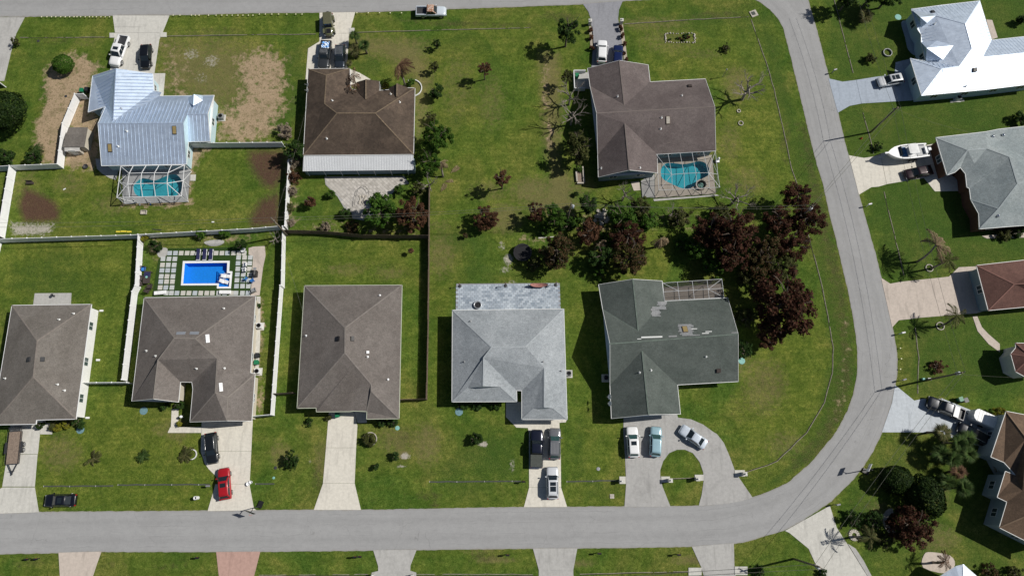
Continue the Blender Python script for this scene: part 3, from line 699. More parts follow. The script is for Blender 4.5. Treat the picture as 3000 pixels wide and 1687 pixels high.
slabs('gravel_strip', 'narrow pale gravel strip beside the bottom right driveway', [TL(3, 3, 804, 1120, 880, 1170, 960, 1290, 1060, 1480, 1026, 1480)], 'grey')
slabs('driveway', 'tan driveway at the bottom left', [TL(0, 3, 590, 1212, 1017, 1202, 970, 1330, 915, 1500, 606, 1500)], 'tan')
slabs('driveway', 'pink driveway at the bottom edge', [TL(0, 3, 2176, 1206) + TL(1, 3, 40, 1202, -35, 1500) + TL(0, 3, 2208, 1500)], 'pink')
slabs('driveway', 'pale driveway at the bottom centre', [TL(1, 3, 1181, 1188, 1612, 1186, 1552, 1340, 1550, 1394, 1610, 1412, 1610, 1500, 1165, 1500, 1165, 1412, 1230, 1396, 1230, 1345)], 'grey')
slabs('driveway', 'pale jointed driveway at the bottom, right of centre', [TL(2, 3, 213, 1172, 655, 1170, 615, 1386, 272, 1388), TL(2, 3, 272, 1392, 615, 1390, 618, 1500, 270, 1500)], 'grey')
slabs('driveway', 'pale driveway with headwalls near the bend', [TL(2, 3, 1812, 1153, 2230, 1118, 2236, 1350, 2252, 1500, 1945, 1500, 1905, 1355)], 'grey', [box_t(2, 3, 1775, 1362, 1906, 1440), box_t(2, 3, 2240, 1350, 2368, 1436)])
slabs('driveway', 'pale driveway under the flatbed trailer', [[(32, 1240), (116, 1240), (116, 1272), (110, 1329), (22, 1329)], [(118, 1240), (152, 1240), (152, 1271), (118, 1271)], [(22, 1331), (109, 1331), (101, 1424), (7, 1424)], [(7, 1427), (101, 1427), (113, 1499), (-30, 1504), (-12, 1440)]], 'light')
slabs('patio', 'small square concrete patio behind the leftmost house', [TL(0, 2, 350, 53, 716, 50, 705, 240, 325, 240)], 'grey')
slabs('driveway', 'cream driveway under the black and red cars', [TL(0, 2, 2030, 1340, 2540, 1330) + TL(0, 3, 2525, 190, 2020, 190), TL(0, 3, 2020, 195, 2525, 195, 2508, 520, 2195, 520, 2175, 445, 2100, 370, 2058, 310), TL(0, 3, 2168, 525, 2506, 525, 2552, 770, 2580, 786, 2090, 792)], 'cream')
slabs('front_path', 'cream L-shaped front path beside the black car', [TL(0, 2, 1728, 1215, 1792, 1215, 1792, 1395, 1720, 1395), TL(0, 2, 1712, 1399, 2026, 1395) + TL(0, 3, 2026, 6, 1688, 6)], 'cream')
slabs('driveway', 'empty cream driveway at the middle house', [TL(1, 2, 735, 1240, 985, 1240, 1018, 1385) + TL(1, 3, 1005, 155, 705, 155), TL(1, 3, 705, 160, 1005, 160, 990, 512, 675, 512), TL(1, 3, 675, 517, 990, 517, 1053, 780, 583, 780)], 'cream')
slabs('front_path', 'small concrete entry step at the middle house', [TL(1, 2, 990, 1240, 1112, 1240, 1112, 1350, 1022, 1352)], 'light')
slabs('driveway', 'cream driveway at the light grey house', [TL(1, 2, 2515, 1145) + TL(2, 2, 110, 1145, 110, 1290, 560, 1290, 540, 1345, 475, 1350, 479, 1449, 172, 1449, 160, 1402, 45, 1398) + TL(1, 2, 2515, 1292), TL(2, 3, 172, 4, 487, 4, 492, 552, 174, 552), TL(2, 3, 174, 557, 492, 557, 552, 750, 122, 752)], 'cream')
slabs('driveway', 'circular grey driveway before the dark green house', [TL(2, 2, 1125, 1270, 1535, 1240, 1660, 1270, 1668, 1302, 1800, 1318, 1920, 1370, 2030, 1449) + TL(2, 3, 2060, 20, 2130, 110, 2190, 250, 2236, 375, 2290, 470, 2418, 657, 2300, 692, 2150, 719, 1880, 740, 1910, 630, 1930, 490, 1925, 405, 1890, 300, 1820, 210, 1740, 175, 1660, 175, 1580, 210, 1520, 290, 1490, 380, 1490, 440, 1510, 540, 1592, 748, 1133, 748, 1150, 520, 1140, 260, 1122, 0)], 'old',
      [box_t(2, 3, 1080, 446, 1144, 520), box_t(2, 3, 1500, 446, 1588, 505), box_t(2, 3, 1838, 428, 1926, 488), box_t(2, 3, 2238, 382, 2340, 446)])

# ------------------------------------------------------------------ gutters along the swales
M['lip'] = None
def gutter(label, pts, grate=False):
    w = UL(pts, 0); c = w[len(w) // 2].copy()
    rng = random.Random(len(pts) * 7 + int(pts[0][0]))
    d = []
    for a, b in zip(w, w[1:]):
        n = max(1, int((b - a).length / 1.3))
        for k in range(n): d.append(a.lerp(b, k / n) + Vector((rng.uniform(-.04, .04), rng.uniform(-.04, .04), 0)))
    d.append(w[-1])
    o = root('swale_gutter', label, 'gutter', c)
    off = lambda dd, k, z: [p + Vector((-(d[min(i + 1, len(d) - 1)] - d[max(i - 1, 0)]).normalized().y, (d[min(i + 1, len(d) - 1)] - d[max(i - 1, 0)]).normalized().x, 0)) * k + Vector((0, 0, z)) for i, p in enumerate(dd)]
    if grate:
        part('channel', MB().sweep(off(d, 0, .01), .2, .04), M['grey_slot'], o, org=c)
        for i in range(0, len(d) - 1, 3):
            t = (d[i + 1] - d[i]).normalized(); s = Vector((-t.y, t.x, 0))
            part('grate_bar', MB().bar(d[i] - s * .11 + Vector((0, 0, .02)), d[i] + s * .11 + Vector((0, 0, .02)), .06, .05), CN['light'], o, org=c)
    else:
        part('concrete_lip', MB().sweep([q + Vector((0, 0, rng.uniform(-.05, .012))) for q in off(d, .05, .005)], .08, .05), M['lip'], o, org=c)
        part('channel', MB().sweep(off(d, -.05, .002), .1, .02), M['soil_dark'], o, org=c)
M['lip'] = plain('weathered_lip', (.24, .22, .17), .9, var=.4, scale=2)
M['grey_slot'] = plain('grate_grey', (.055, .062, .055), .8, var=.3, scale=4)
M['soil_dark'] = plain('dark_soil', (.025, .024, .016), .95, var=.4, scale=4)
gutter('thin gutter line left of the white pickup', TL(0, 0, 200, 380, 700, 381, 1100, 377))
gutter('thin gutter line between the two top left driveways', TL(0, 0, 1680, 365, 2200, 358, 2575, 352) + TL(1, 0, 300, 350, 600, 346))
gutter('gutter line below the silver roadside pickup', TL(1, 0, 1000, 330, 1400, 318, 1700, 308, 2575, 288) + TL(2, 0, 190, 280))
gutter('gutter line from the grey driveway to the corner drain box', TL(2, 0, 1130, 245, 1700, 208, 2380, 172))
gutter('long gutter curving down from the corner drain box', TL(2, 0, 2405, 200, 2500, 470, 2575, 690) + TL(3, 0, 60, 900, 185, 1449) + TL(3, 1, 235, 240, 300, 430))
gutter('gutter bending round the inside of the street corner', TL(3, 1, 405, 915, 480, 1180, 545, 1449) + TL(3, 2, 600, 280, 655, 600, 645, 850, 565, 1150, 390, 1449) + TL(3, 3, 290, 100, 90, 290, 0, 330) + TL(2, 3, 2345, 405))
gutter('gutter line near the top beside the white metal-roofed house', TL(3, 0, 655, -40, 760, 370, 855, 735))
gutter('short gutter line below the blue-grey driveway', TL(3, 0, 955, 1130, 1040, 1449) + TL(3, 1, 1060, 100))
gutter('gutter line down the lawn below the boat', TL(3, 1, 1165, 480, 1250, 820, 1365, 1320))
gutter('gutter line below the pink paver driveway', TL(3, 2, 1480, 390, 1515, 700, 1505, 1060))
gutter('dark grated drain across the leftmost front lawn', TL(0, 3, 440, 545, 1140, 540), True)
gutter('dark grated drain ending at the red car', TL(0, 3, 1190, 531, 2000, 527, 2110, 526), True)
gutter('short grated drain right of the basketball hoop', TL(0, 3, 2570, 520) + TL(1, 3, 185, 520), True)
gutter('long grated drain left of the cream driveway with the silver car', TL(1, 3, 1745, 500, 2575, 495) + TL(2, 3, 90, 495), True)
gutter('grated drain running to the circular driveway', TL(2, 3, 550, 497, 1075, 487), True)
gutter('thin gutter crossing the circular driveway island', TL(2, 3, 1592, 472, 1838, 462))
gutter('thin gutter at the bottom edge right of the pink driveway', TL(1, 3, 30, 1442, 1130, 1432))
gutter('thin gutter at the bottom edge right of centre', TL(1, 3, 1612, 1432, 2575, 1432) + TL(2, 3, 210, 1436))
gutter('thin gutter leading to the driveway with headwalls', TL(2, 3, 680, 1430, 1780, 1402))
# ------------------------------------------------------------------ houses
from mathutils.geometry import intersect_ray_tri
SH = {'h2': shingle('dark_brown_shingle', (.068, .050, .038), (.106, .078, .058), .6), 'h3': shingle('purple_brown_shingle', (.105, .085, .083), (.135, .112, .108), .12),
      'h9': shingle('grey_brown_shingle', (.138, .124, .110), (.165, .15, .135), .1), 'h11': shingle('warm_grey_shingle', (.130, .114, .104), (.156, .139, .128), .1),
      'h12': shingle('light_grey_shingle', (.255, .28, .30), (.315, .34, .36), .08), 'h13': shingle('dark_green_shingle', (.072, .088, .080), (.096, .112, .103), .15),
      'h5': shingle('blue_grey_shingle', (.235, .275, .285), (.285, .32, .325), .08), 'h6': shingle('red_brown_shingle', (.105, .052, .042), (.145, .075, .06), .15), 'h7': shingle('brown_shingle', (.10, .066, .044), (.15, .10, .066), .2),
      'patch': shingle('replacement_shingle', (.20, .21, .22), (.27, .275, .28))}
SH['h10'] = SH['h11']
CAP = {'h2': plain('tan_ridge_cap', (.15, .112, .075), .9, var=.3, scale=3), 'h3': plain('purple_ridge_cap', (.15, .125, .115), .9), 'h9': plain('grey_brown_ridge_cap', (.20, .175, .155), .9, var=.2), 'h10': plain('warm_ridge_cap', (.19, .17, .152), .9), 'h11': plain('grey_ridge_cap', (.19, .17, .155), .9, var=.2),
       'h12': plain('light_ridge_cap', (.33, .36, .38), .9), 'h13': plain('green_ridge_cap', (.11, .14, .12), .9, var=.25), 'h5': plain('blue_grey_ridge_cap', (.32, .36, .37), .9), 'h6': plain('red_ridge_cap', (.20, .10, .08), .9), 'h7': plain('brown_ridge_cap', (.19, .13, .085), .9)}
CAMP = Vector((0, 0, CAMH))
def pixray(p):
    return (RCW @ Vector((p[0] - 1500.0, 843.5 - p[1], -FPX))).normalized()
class House:
    def __init__(s, name, label, ez, slope, V, F, eave, gables=(), roof=None, cap=None, wall=None, trim=None, over=.42, ribs=0, extra_walls=(), windows=True, nocap=False):
        s.ez = ez; s.P = {}
        for k, v in V.items():
            if len(v) == 2 and not hasattr(v[0], '__len__'): s.P[k] = U(v, ez)
        for k, v in V.items():
            if k in s.P: continue
            p, z = v[0], v[1]
            if hasattr(z, '__len__'):
                a, b = s.P[z[0]], s.P[z[1]]; zz = ez + 2
                sl = z[2] if len(z) > 2 else slope
                e = (b - a); e.z = 0; e.normalize(); nn = Vector((-e.y, e.x, 0))
                for _ in range(8):
                    q = U(p, zz); zz = ez + sl * abs((q - a).dot(nn))
                s.P[k] = U(p, zz)
            else: s.P[k] = U(p, z)
        P = s.P
        out = [P[k] for k in eave]
        s.org = center(out)
        s.o = root(name, label, 'house', s.org)
        rb = MB(); idx = {k: i for i, k in enumerate(P)}
        rb.v = [tuple(v) for v in P.values()]
        s.tris = []; s.normals = []
        for f in F:
            pts = [P[k] for k in f]
            n = Vector((0, 0, 0))
            for i in range(len(pts)):
                a, b = pts[i], pts[(i + 1) % len(pts)]
                n += Vector(((a.y - b.y) * (a.z + b.z), (a.z - b.z) * (a.x + b.x), (a.x - b.x) * (a.y + b.y)))
            if n.z < 0: n = -n; f = f[::-1]; pts = pts[::-1]
            n.normalize(); s.normals.append(n)
            for a, b, c in tessellate_polygon([pts]):
                if (pts[b] - pts[a]).cross(pts[c] - pts[a]).z < 0: b, c = c, b
                s.tris.append((pts[a], pts[b], pts[c], n)); rb.f.append([idx[f[a]], idx[f[b]], idx[f[c]]])
        s.F = F
        s.roof = part('roof', rb, roof, s.o, org=s.org)
        # soffit closes the roof from below
        sb = MB(); sb.add([(p.x, p.y, ez - .04) for p in out], [list(range(len(out)))])
        part('soffit', sb, M['trim'], s.o, org=s.org)
        # ridge and hip caps
        if cap is not None:
            em = {}
            for fi, f in enumerate(F):
                for i in range(len(f)):
                    em.setdefault(frozenset((f[i], f[(i + 1) % len(f)])), []).append(fi)
            for e, fl in em.items():
                if len(fl) != 2: continue
                a, b = [P[k] for k in e]
                n1, n2 = s.normals[fl[0]], s.normals[fl[1]]
                c2 = sum((P[k] for k in F[fl[1]]), Vector()) / len(F[fl[1]])
                if (c2 - a).dot(n1) < -.02:
                    up = (n1 + n2).normalized()
                    part('ridge_cap', MB().bar(a + up * .006, b + up * .006, .2, .02, up), cap, s.roof, org=s.org)
        gp = {frozenset((g[0], g[2])): g for g in gables}
        N = len(eave); tm = trim or M['trim']
        for i in range(N):
            a, b = eave[i], eave[(i + 1) % N]
            g = gp.get(frozenset((a, b)))
            if g:
                for u, v in ((g[0], g[1]), (g[1], g[2])): part('rake_board', MB().bar(P[u] + Vector((0, 0, -.05)), P[v] + Vector((0, 0, -.05)), .05, .16), tm, s.o, org=s.org)
            else:
                part('fascia', MB().bar(P[a] + Vector((0, 0, -.06)), P[b] + Vector((0, 0, -.06)), .075, .15), tm, s.o, org=s.org)
        wi = inset(out, over)
        wb = MB().prism(wi, -.05, ez - .05)
        s.wall = part('wall', wb, wall, s.o, org=s.org)
        cc = s.org
        for g in gables:
            gb = MB()
            a, k, b = P[g[0]], P[g[1]], P[g[2]]
            e = (b - a); e.z = 0; e.normalize(); nn = Vector((-e.y, e.x, 0))
            if nn.dot(cc - a) < 0: nn = -nn
            q = [a + nn * over, k + nn * over * .9, b + nn * over]
            q2 = [v + nn * .12 for v in q]
            sh = Vector((0, 0, -.07))
            gb.add([v + sh for v in q + q2], [(0, 1, 2), (5, 4, 3), (0, 3, 4, 1), (1, 4, 5, 2), (2, 5, 3, 0)])
            part('gable_wall', gb, wall, s.o, org=s.org)
        for ks in extra_walls:
            part('step_wall', MB().add([P[k] for k in ks], [list(range(len(ks)))]), wall, s.o, org=s.org)
        if ribs:
            for fi, f in enumerate(F): s.seams([P[k] for k in f], s.normals[fi], ribs, roof)
        if windows:
            n = len(wi)
            A = sum(wi[i][0] * wi[(i + 1) % n][1] - wi[(i + 1) % n][0] * wi[i][1] for i in range(n))
            for i in range(n):
                a = Vector((wi[i][0], wi[i][1], 0)); b = Vector((wi[(i + 1) % n][0], wi[(i + 1) % n][1], 0))
                L = (b - a).length
                if L < 3.2: continue
                d = (b - a).normalized(); nn = Vector((d.y, -d.x, 0)) * (1 if A > 0 else -1)
                m = max(1, int(L / 4.6))
                for k in range(m):
                    s.window(a.lerp(b, (k + .5) / m), d, nn, 1.3, .95, 2.15)
    def window(s, c, d, nn, w, z0, z1):
        fb = MB()
        for zz in (z0, z1): fb.bar(c - d * w / 2 + nn * .02 + Vector((0, 0, zz)), c + d * w / 2 + nn * .02 + Vector((0, 0, zz)), .08, .08)
        for x in (-w / 2, 0, w / 2): fb.bar(c + d * x + nn * .02 + Vector((0, 0, z0)), c + d * x + nn * .02 + Vector((0, 0, z1)), .07, .07)
        f = part('window', fb, M['trim'], s.o, org=s.org)
        pb = MB().add([c - d * w / 2 + nn * .012 + Vector((0, 0, z0)), c + d * w / 2 + nn * .012 + Vector((0, 0, z0)), c + d * w / 2 + nn * .012 + Vector((0, 0, z1)), c - d * w / 2 + nn * .012 + Vector((0, 0, z1))], [(0, 1, 2, 3)])
        part('pane', pb, M['pane'], f, org=s.org)
    def seams(s, pts, n, sp, mat, w=.07, h=.03):
        u = Vector((-n.y, n.x, 0)); 
        if u.length < .05: return
        u.normalize(); v = n.cross(u)
        o = pts[0]; q = [((p - o).dot(u), (p - o).dot(v)) for p in pts]
        lo = min(a[0] for a in q); hi = max(a[0] for a in q)
        k = lo + sp * .5; N = len(q)
        while k < hi:
            xs = []
            for i in range(N):
                a, b = q[i], q[(i + 1) % N]
                if (a[0] > k) != (b[0] > k): xs.append(a[1] + (b[1] - a[1]) * (k - a[0]) / (b[0] - a[0]))
            xs.sort()
            for a, b in zip(xs[::2], xs[1::2]):
                if b - a > .35:
                    p0 = o + u * k + v * (a + .06); p1 = o + u * k + v * (b - .06)
                    vs = []
                    for p in (p0, p1):
                        for dx, dz in ((-w / 2, -.01), (-w / 4, h), (w / 4, h), (w / 2, -.01)): vs.append(p + u * dx + n * dz)
                    part('roof_seam', MB().add(vs, [(0, 1, 5, 4), (1, 2, 6, 5), (2, 3, 7, 6), (3, 2, 1, 0), (4, 5, 6, 7)]), mat, s.roof, org=s.org)
            k += sp
    def hit(s, p):
        d = pixray(p); best = None
        for a, b, c, n in s.tris:
            h = intersect_ray_tri(a, b, c, d, CAMP, True)
            if h is not None and (h - CAMP).dot(d) > 0 and (best is None or h.z > best[0].z): best = (h, n)
        return best
    def acc(s, kind, p, **k):
        h = s.hit(p)
        if h is None: return
        q, n = h
        mb = MB(); par = s.roof
        u = Vector((-n.y, n.x, 0)); u = u.normalized() if u.length > .05 else Vector((1, 0, 0)); v = n.cross(u)
        def slab(w, l, t, z0=0.0):
            vs = []
            for dz in (z0, z0 + t):
                for i, j in ((-1, -1), (1, -1), (1, 1), (-1, 1)): vs.append(q + u * (i * w / 2) + v * (j * l / 2) + n * dz)
            return vs, [(3, 2, 1, 0), (4, 5, 6, 7), (0, 1, 5, 4), (1, 2, 6, 5), (2, 3, 7, 6), (3, 0, 4, 7)]
        if kind == 'pipe':
            mb.tube([q - Vector((0, 0, .1)), q + Vector((0, 0, k.get('h', .4)))], [.07, .07], 8); mb.lathe([(.2, 0), (.12, .06), (.07, .1)], q, 8)
            part('vent_pipe', mb, M[k.get('m', 'trim')], par, org=s.org)
        elif kind == 'box':
            mb.add(*slab(k.get('w', .5), k.get('l', .6), .2)); mb.add(*slab(k.get('w', .5) * .8, k.get('l', .6) * .8, .05, .2))
            part('roof_vent', mb, M[k.get('m', 'dark')], par, org=s.org)
        elif kind == 'skylight':
            mb.add(*slab(k.get('w', .75), k.get('l', 1.35), .14)); f = part('skylight', mb, M[k.get('fm', 'dark')], par, org=s.org)
        elif kind == 'flap':
            mb.add(*slab(k.get('w', 1.4), k.get('l', .5), .05)); part('roof_panel', mb, M[k.get('m', 'steel')], par, org=s.org)
        elif kind == 'dome':
            mb.lathe([(.3, 0), (.3, .1), (.24, .25), (.12, .35), (.0, .37)], q, 12); part('roof_turbine', mb, M['chrome'], par, True, org=s.org)
        if kind == 'skylight':
            gb = MB().add(*slab(k.get('w', .75) * .82, k.get('l', 1.35) * .88, .02, .145)); part('skylight_pane', gb, M[k.get('m', 'skylight')], par, org=s.org)
    def patch(s, pts, mat, nm='repair_patch', t=.025):
        """patch of other shingles lying on the roof"""
        hs = [s.hit(p) for p in pts]
        if any(h is None for h in hs): return
        n = hs[0][1]; q = [h[0] + n * t for h in hs]
        part(nm, MB().add(q, [list(range(len(q)))] if (q[1] - q[0]).cross(q[2] - q[1]).z > 0 else [list(range(len(q)))[::-1]]), mat, s.roof, org=s.org)

a = lambda x, y: T(0, 0, x, y); bq = lambda x, y: T(0, 1, x, y)
H1 = House('metal_roof_house', 'house with a pale blue standing-seam metal roof and attached screened pool', 2.8, .36,
    dict(g0=(a(1165, 690), 4.75), gw0=a(930, 765), gw1=a(885, 1130), ge0=a(1540, 745), ge1=a(1550, 912), ge2=a(1630, 930), nv=a(1608, 967), ne=a(2155, 960), rs1=a(2115, 1425), rs0=a(1895, 1428), s1=bq(1875, 205), s0=bq(1020, 220), wc=a(1060, 1075),
         g1=(a(1135, 1225), 4.75), m0=(a(985, 1245), 5.2), m1=(a(1845, 1240), 5.2), r0=(a(1885, 1153), 4.4), r1=(a(2090, 1150), 4.4)),
    [('g0', 'gw0', 'gw1', 'wc', 'g1'), ('g0', 'g1', 'nv', 'ge2', 'ge1', 'ge0'), ('m0', 'm1', 'r0', 'r1', 'ne', 'nv', 'g1', 'wc'), ('m0', 's0', 's1', 'm1'), ('r0', 'rs0', 'rs1', 'r1')],
    ['gw0', 'ge0', 'ge1', 'ge2', 'nv', 'ne', 'rs1', 'rs0', 's1', 's0', 'wc', 'gw1'], [('gw0', 'g0', 'ge0'), ('ne', 'r1', 'rs1'), ('s0', 'm0', 'wc')], M['metal_roof'], M['metal_roof'], M['wall_blue'], ribs=.64, extra_walls=[('m1', 'r0', 'rs0', 's1')])
# little front gable of that roof
_q = [U(a(1950, 950), 4.3), U(a(1945, 1065), 4.3), U(a(1892, 985), 2.95), U(a(2040, 960), 2.95), U(a(2040, 1012), 3.3), U(a(1896, 1030), 3.3)]
part('front_gable', MB().add(_q, [(0, 2, 5, 1), (0, 1, 4, 3), (0, 3, 2)]), M['metal_roof'], H1.o, org=H1.org)
H1.acc('skylight', a(1757, 1310), w=.7, l=1.4); H1.acc('skylight', bq(1108, 40), w=.7, l=1.4); H1.acc('pipe', a(1277, 1322)); H1.acc('pipe', a(1222, 1095), m='grey'); H1.acc('pipe', a(1870, 1268)); H1.acc('pipe', bq(1190, 25))

a = lambda x, y: T(1, 0, x, y); bq = lambda x, y: T(1, 1, x, y)
H2 = House('brown_roof_house', 'house with a weathered dark brown hip roof and white ribbed patio cover', 2.7, .40,
    dict(nw=a(525, 695), n1=a(945, 690), n2=a(952, 892), n3=a(1004, 905), n4=a(1240, 912), n5=a(1340, 903), n6=a(1525, 885), ne=a(1600, 885), se=bq(1585, 106), sw=bq(475, 116),
         gf=(a(708, 760), ('nw', 'sw')), g=(a(690, 1045), ('nw', 'sw')), m1=(a(815, 1140), 5.6), m2=(a(1200, 1140), 5.6)),
    [('nw', 'gf', 'g', 'm1', 'sw'), ('sw', 'm1', 'm2', 'se'), ('se', 'm2', 'ne'), ('gf', 'n1', 'n2', 'g'), ('g', 'n2', 'n3', 'n4', 'n5', 'n6', 'ne', 'm2', 'm1'), ('nw', 'n1', 'gf')],
    ['nw', 'n1', 'n2', 'n3', 'n4', 'n5', 'n6', 'ne', 'se', 'sw'], [], SH['h2'], CAP['h2'], M['wall_white'])
for (x0, y0, xr, yr, x1, y1, yb, lab) in ((1010, 828, 1107, 800, 1240, 815, 1000, 0), (1340, 885, 1420, 842, 1525, 882, 975, 0)):
    q = [U(a(xr, yr), 3.9), U(a(xr - 2, yb), 3.9), U(a(x0, y0), 2.75), U(a(x1, y1), 2.75), U(a(x0 - 2, y0 + 90), 2.75), U(a(x1, y1 + 110), 2.75)]
    g = part('entry_gable', MB().add(q, [(0, 2, 4, 1), (0, 1, 5, 3)]), SH['h2'], H2.o, org=H2.org)
    part('gable_ridge', MB().bar(q[0] + Vector((0, 0, .02)), q[1] + Vector((0, 0, .02)), .28, .04), CAP['h2'], g, org=H2.org)
    part('gable_face', MB().prism([(p.x, p.y) for p in (q[2], q[3], q[5], q[4])], -.02, 2.7), M['wall_white'], H2.o, org=H2.org)
    part('gable_peak', MB().add([q[2], q[0], q[3], q[2] - Vector((0, .1, 0)), q[0] - Vector((0, .1, .05)), q[3] - Vector((0, .1, 0))], [(0, 1, 2), (5, 4, 3)]), M['wall_white'], H2.o, org=H2.org)
for p in ((767, 1015), (1445, 1030), (712, 1395), (1355, 950)): H2.acc('pipe', a(*p), m='trim')
# ribbed patio cover on posts
_pc = [U(bq(478, 122), 2.55), U(bq(1583, 108), 2.55), U(bq(1585, 262), 2.25), U(bq(470, 275), 2.25)]
_pr = MB(); _pr.add(_pc + [p - Vector((0, 0, .06)) for p in _pc], [(3, 2, 1, 0), (4, 5, 6, 7), (0, 1, 5, 4), (1, 2, 6, 5), (2, 3, 7, 6), (3, 0, 4, 7)])
pcv = part('patio_cover', _pr, M['patio_roof'], H2.o, org=H2.org)
for i in range(68):
    k = (i + .5) / 68; p0 = _pc[0].lerp(_pc[1], k); p1 = _pc[3].lerp(_pc[2], k)
    part('cover_rib', MB().bar(p0 + Vector((0, 0, .015)), p1 + Vector((0, 0, .015)), .07, .05), M['patio_roof'], pcv, org=H2.org)
for i in range(7):
    p = _pc[3].lerp(_pc[2], (i + .2) / 6.6); part('cover_post', MB().bar((p.x, p.y + .15, 0), (p.x, p.y + .15, 2.2), .09), M['alu'], H2.o, org=H2.org)
part('porch_wall', MB().prism([(p.x, p.y + (.35 if i > 1 else 0)) for i, p in enumerate(_pc)], 0, 1.0), M['wall_grey'], H2.o, org=H2.org)

a = lambda x, y: T(2, 0, x, y); bq = lambda x, y: T(2, 1, x, y)
H3 = House('purple_brown_roof_house', 'house with a purple-brown gable roof and screened kidney pool', 2.7, .36,
    dict(gw=a(760, 690), gv=a(785, 872), ge=a(1370, 655), ge2=a(1390, 825), ne=a(1945, 795), se=bq(2050, 70), sv=bq(1462, 105), s1=bq(1465, 292), s0=bq(868, 335), wv=a(862, 1560),
         gp=(a(1080, 610), 4.75), gm=(a(1130, 1060), 4.75), w=(a(850, 1140), 5.6), e=(a(2040, 1075), 5.6), sm=(a(1135, 1240), 5.3), sp=(bq(1180, 264), 5.3)),
    [('gp', 'gw', 'gv', 'gm'), ('gp', 'gm', 'ge2', 'ge'), ('gv', 'w', 'e', 'ne', 'ge2', 'gm'), ('w', 'wv', 'sm', 'sv', 'se', 'e'), ('sm', 'wv', 's0', 'sp'), ('sm', 'sp', 's1', 'sv')],
    ['gw', 'ge', 'ge2', 'ne', 'se', 'sv', 's1', 's0', 'wv', 'gv'], [('gw', 'gp', 'ge'), ('ne', 'e', 'se'), ('s1', 'sp', 's0'), ('wv', 'w', 'gv')], SH['h3'], CAP['h3'], M['wall_grey'])
for p in ((1063, 972), (1503, 1185), (1495, 1297), (1708, 965)): H3.acc('pipe', a(*p))
H3.acc('pipe', bq(898, 245)); H3.acc('pipe', bq(1287, 240))
H3.acc('box', a(1787, 870), w=.7, l=.6, m='brown_wicker'); H3.acc('skylight', a(1568, 1210), w=.7, l=1.3, fm='wood_fence', m='stone')
H3.patch([a(1560, 1255), a(1583, 1255), a(1590, 1440), a(1562, 1440)], CAP['h3'], 'stain_strip', .01)

a = lambda x, y: T(3, 0, x, y)
H4 = House('white_metal_roof_house', 'large house with a bright white standing-seam metal roof, top right', 2.9, .4,
    dict(nw=a(1440, 95), n1=a(1740, 55), ne=a(2130, 10), ie=a(2250, 405), en=a(2760, 350), es=a(2760, 835), s1=a(2190, 905), s0=a(1545, 965), gw=a(1430, 590), p1=a(1590, 618), p0=a(1540, 425), w1=a(1540, 352), w0=a(1505, 300),
         A=(a(1985, 240), 5.5), B=(a(2055, 490), 5.5), g2=(a(1690, 160), 4.1), c=(a(1925, 670), 4.6), gh=(a(1750, 695), 4.35), v=(a(2160, 580), 4.85), er=(a(2760, 520), 4.85)),
    [('nw', 'n1', 'ne', 'A', 'g2'), ('ne', 'ie', 'v', 'B', 'A'), ('A', 'B', 'c', 'p1', 'p0', 'w1', 'g2'), ('ie', 'en', 'er', 'v'), ('v', 'er', 'es', 's1', 's0', 'gh', 'c', 'B'), ('gw', 'gh', 's0'), ('gw', 'p1', 'c', 'gh'), ('nw', 'g2', 'w1', 'w0')],
    ['nw', 'n1', 'ne', 'ie', 'en', 'es', 's1', 's0', 'gw', 'p1', 'p0', 'w1', 'w0'], [], M['metal_roof2'], M['metal_roof2'], M['wall_blue'], ribs=.62)
for lab, R0, R1, N0, N1, S0, S1 in (('porch_gable', (1595, 485), (1865, 460), (1537, 425), (1700, 412), (1590, 615), (1760, 602)), ('window_gable', (1530, 175), (1690, 160), (1450, 105), (1640, 140), (1535, 285), (1600, 235))):
    q = [U(a(*R0), 4.5), U(a(*R1), 4.75), U(a(*N0), 3.0), U(a(*N1), 3.9), U(a(*S0), 3.0), U(a(*S1), 4.1)]
    part(lab, MB().add(q, [(0, 1, 3, 2), (0, 4, 5, 1)]), M['metal_roof2'], H4.o, org=H4.org)
    fq = [q[2], q[0], q[4]]
    part('gable_wall', MB().add([p + Vector((.25, 0, -.08)) for p in fq] + [p + Vector((.35, 0, -.08)) for p in fq], [(0, 1, 2), (5, 4, 3)]), M['wall_blue'], H4.o, org=H4.org)
H4.acc('box', a(2077, 705), w=.75, l=.7, m='black'); H4.acc('box', a(1655, 125), w=.6, l=.6); H4.acc('pipe', a(1675, 245)); H4.acc('pipe', a(1985, 870), m='grey')

